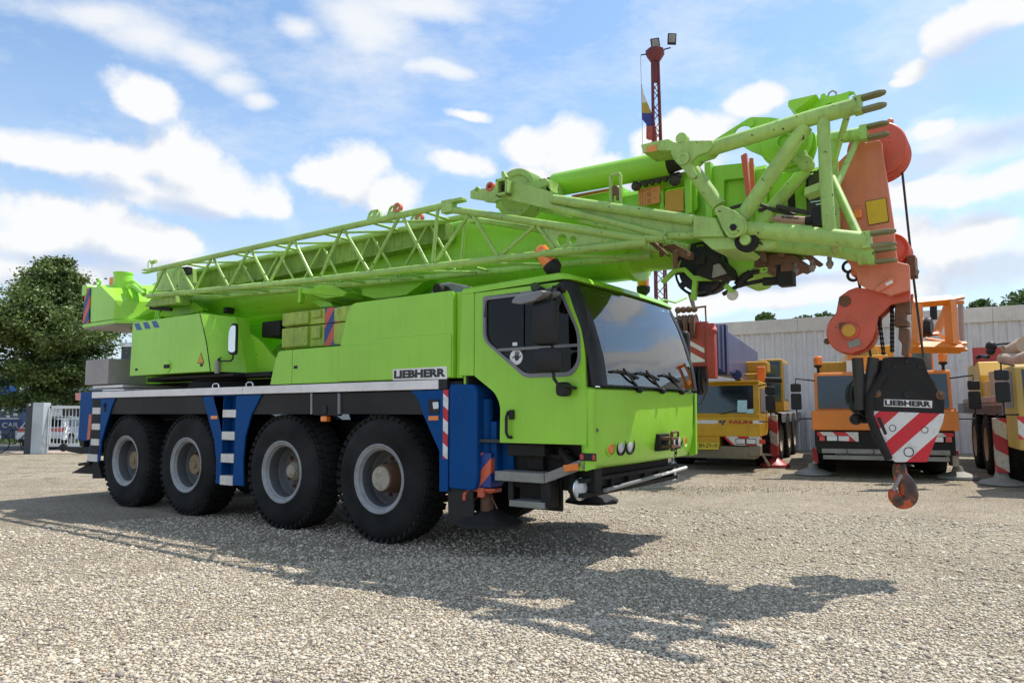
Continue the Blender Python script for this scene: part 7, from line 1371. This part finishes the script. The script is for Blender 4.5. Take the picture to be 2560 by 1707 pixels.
dm_ = nd(nt, 'ShaderNodeMath', operation='MAXIMUM'); L(dn.outputs[0], dm_.inputs[0]); L(dc.outputs[0], dm_.inputs[1])
sxyz = nd(nt, 'ShaderNodeSeparateXYZ'); L(D, sxyz.inputs[0])
# clouds over the rest of the sky (seen in reflections)
n2 = nd(nt, 'ShaderNodeTexNoise', i_Scale=3.2, i_Detail=8., i_Roughness=.6); L(D, n2.inputs['Vector']); r2_ = ramp(nt, n2.outputs['Fac'], [(.50,(0,0,0)),(.64,(1,1,1))])
frn = nd(nt, 'ShaderNodeMapRange'); frn.inputs['From Min'].default_value = .12; frn.inputs['From Max'].default_value = .3; L(sxyz.outputs[1], frn.inputs['Value'])
mxd = nd(nt, 'ShaderNodeMix', data_type='FLOAT'); L(frn.outputs[0], mxd.inputs[0]); L(r2_.outputs[0], mxd.inputs[2]); L(dm_.outputs[0], mxd.inputs[3])
ve = nd(nt, 'ShaderNodeMapRange', interpolation_type='SMOOTHSTEP'); ve.inputs['From Min'].default_value = .46; ve.inputs['From Max'].default_value = .0; ve.inputs['To Min'].default_value = .04; ve.inputs['To Max'].default_value = .70; L(sxyz.outputs[2], ve.inputs['Value'])
wsp = ramp(nt, n3.outputs['Fac'], [(.40,(0,0,0)),(.72,(.62,.62,.62))]); vew = nd(nt, 'ShaderNodeMath', operation='MAXIMUM'); L(ve.outputs[0], vew.inputs[0]); L(wsp.outputs[0], vew.inputs[1])
mxx = nd(nt, 'ShaderNodeMath', operation='MAXIMUM'); L(mxd.outputs[0], mxx.inputs[0]); L(vew.outputs[0], mxx.inputs[1])
f2 = sub_noise(field(SHD, wp.outputs[0]), nT, 1.4); sh_ = nd(nt, 'ShaderNodeMapRange', interpolation_type='SMOOTHSTEP'); sh_.inputs['From Min'].default_value = 1.35; sh_.inputs['From Max'].default_value = .2; sh_.inputs['To Max'].default_value = .85; L(f2, sh_.inputs['Value'])
df = nd(nt, 'ShaderNodeMath', operation='SUBTRACT'); L(f1, df.inputs[0]); L(fU, df.inputs[1]); dfr = nd(nt, 'ShaderNodeMapRange', interpolation_type='SMOOTHSTEP'); dfr.inputs['From Min'].default_value = -.25; dfr.inputs['From Max'].default_value = .55; L(df.outputs[0], dfr.inputs['Value'])
cb = nd(nt, 'ShaderNodeMix', data_type='RGBA'); L(dfr.outputs[0], cb.inputs[0]); cb.inputs[6].default_value = (*CLOUD_HI, 1); cb.inputs[7].default_value = (*CLOUD_LO, 1)
cb2 = nd(nt, 'ShaderNodeMix', data_type='RGBA'); L(sh_.outputs[0], cb2.inputs[0]); L(cb.outputs[2], cb2.inputs[6]); cb2.inputs[7].default_value = (*CLOUD_SH, 1)
tint = nd(nt, 'ShaderNodeMix', data_type='RGBA', blend_type='MULTIPLY'); tint.inputs[0].default_value = 1.; L(sky.outputs[0], tint.inputs[6]); tint.inputs[7].default_value = (*SKYTINT, 1)
mix = nd(nt, 'ShaderNodeMix', data_type='RGBA'); L(mxx.outputs[0], mix.inputs[0]); L(tint.outputs[2], mix.inputs[6]); L(cb2.outputs[2], mix.inputs[7])
L(mix.outputs[2], bg.inputs['Color']); bg.inputs['Strength'].default_value = SKYS
cam = bpy.data.cameras.new('camera'); cam.sensor_width = 36; cam.lens = F/2560*36; cam.clip_end = 2000; cam.clip_start = .05; co_ = bpy.data.objects.new('camera', cam); COL.objects.link(co_); co_.location = (0,0,H); co_.rotation_euler = (Euler((PI/2+TH,0,0)).to_matrix() @ Matrix.Rotation(RO, 3, 'Z')).to_euler(); SC.camera = co_
vs = SC.view_settings; vs.view_transform = 'Standard'; vs.look = 'None'; vs.exposure = EXPO; vs.gamma = 1; vs.use_curve_mapping = False
SC.cycles.max_bounces = 8; SC.cycles.transparent_max_bounces = 12; SC.cycles.use_denoising = True; SC.cycles.caustics_reflective = False; SC.cycles.caustics_refractive = False; SC.cycles.sample_clamp_indirect = 6
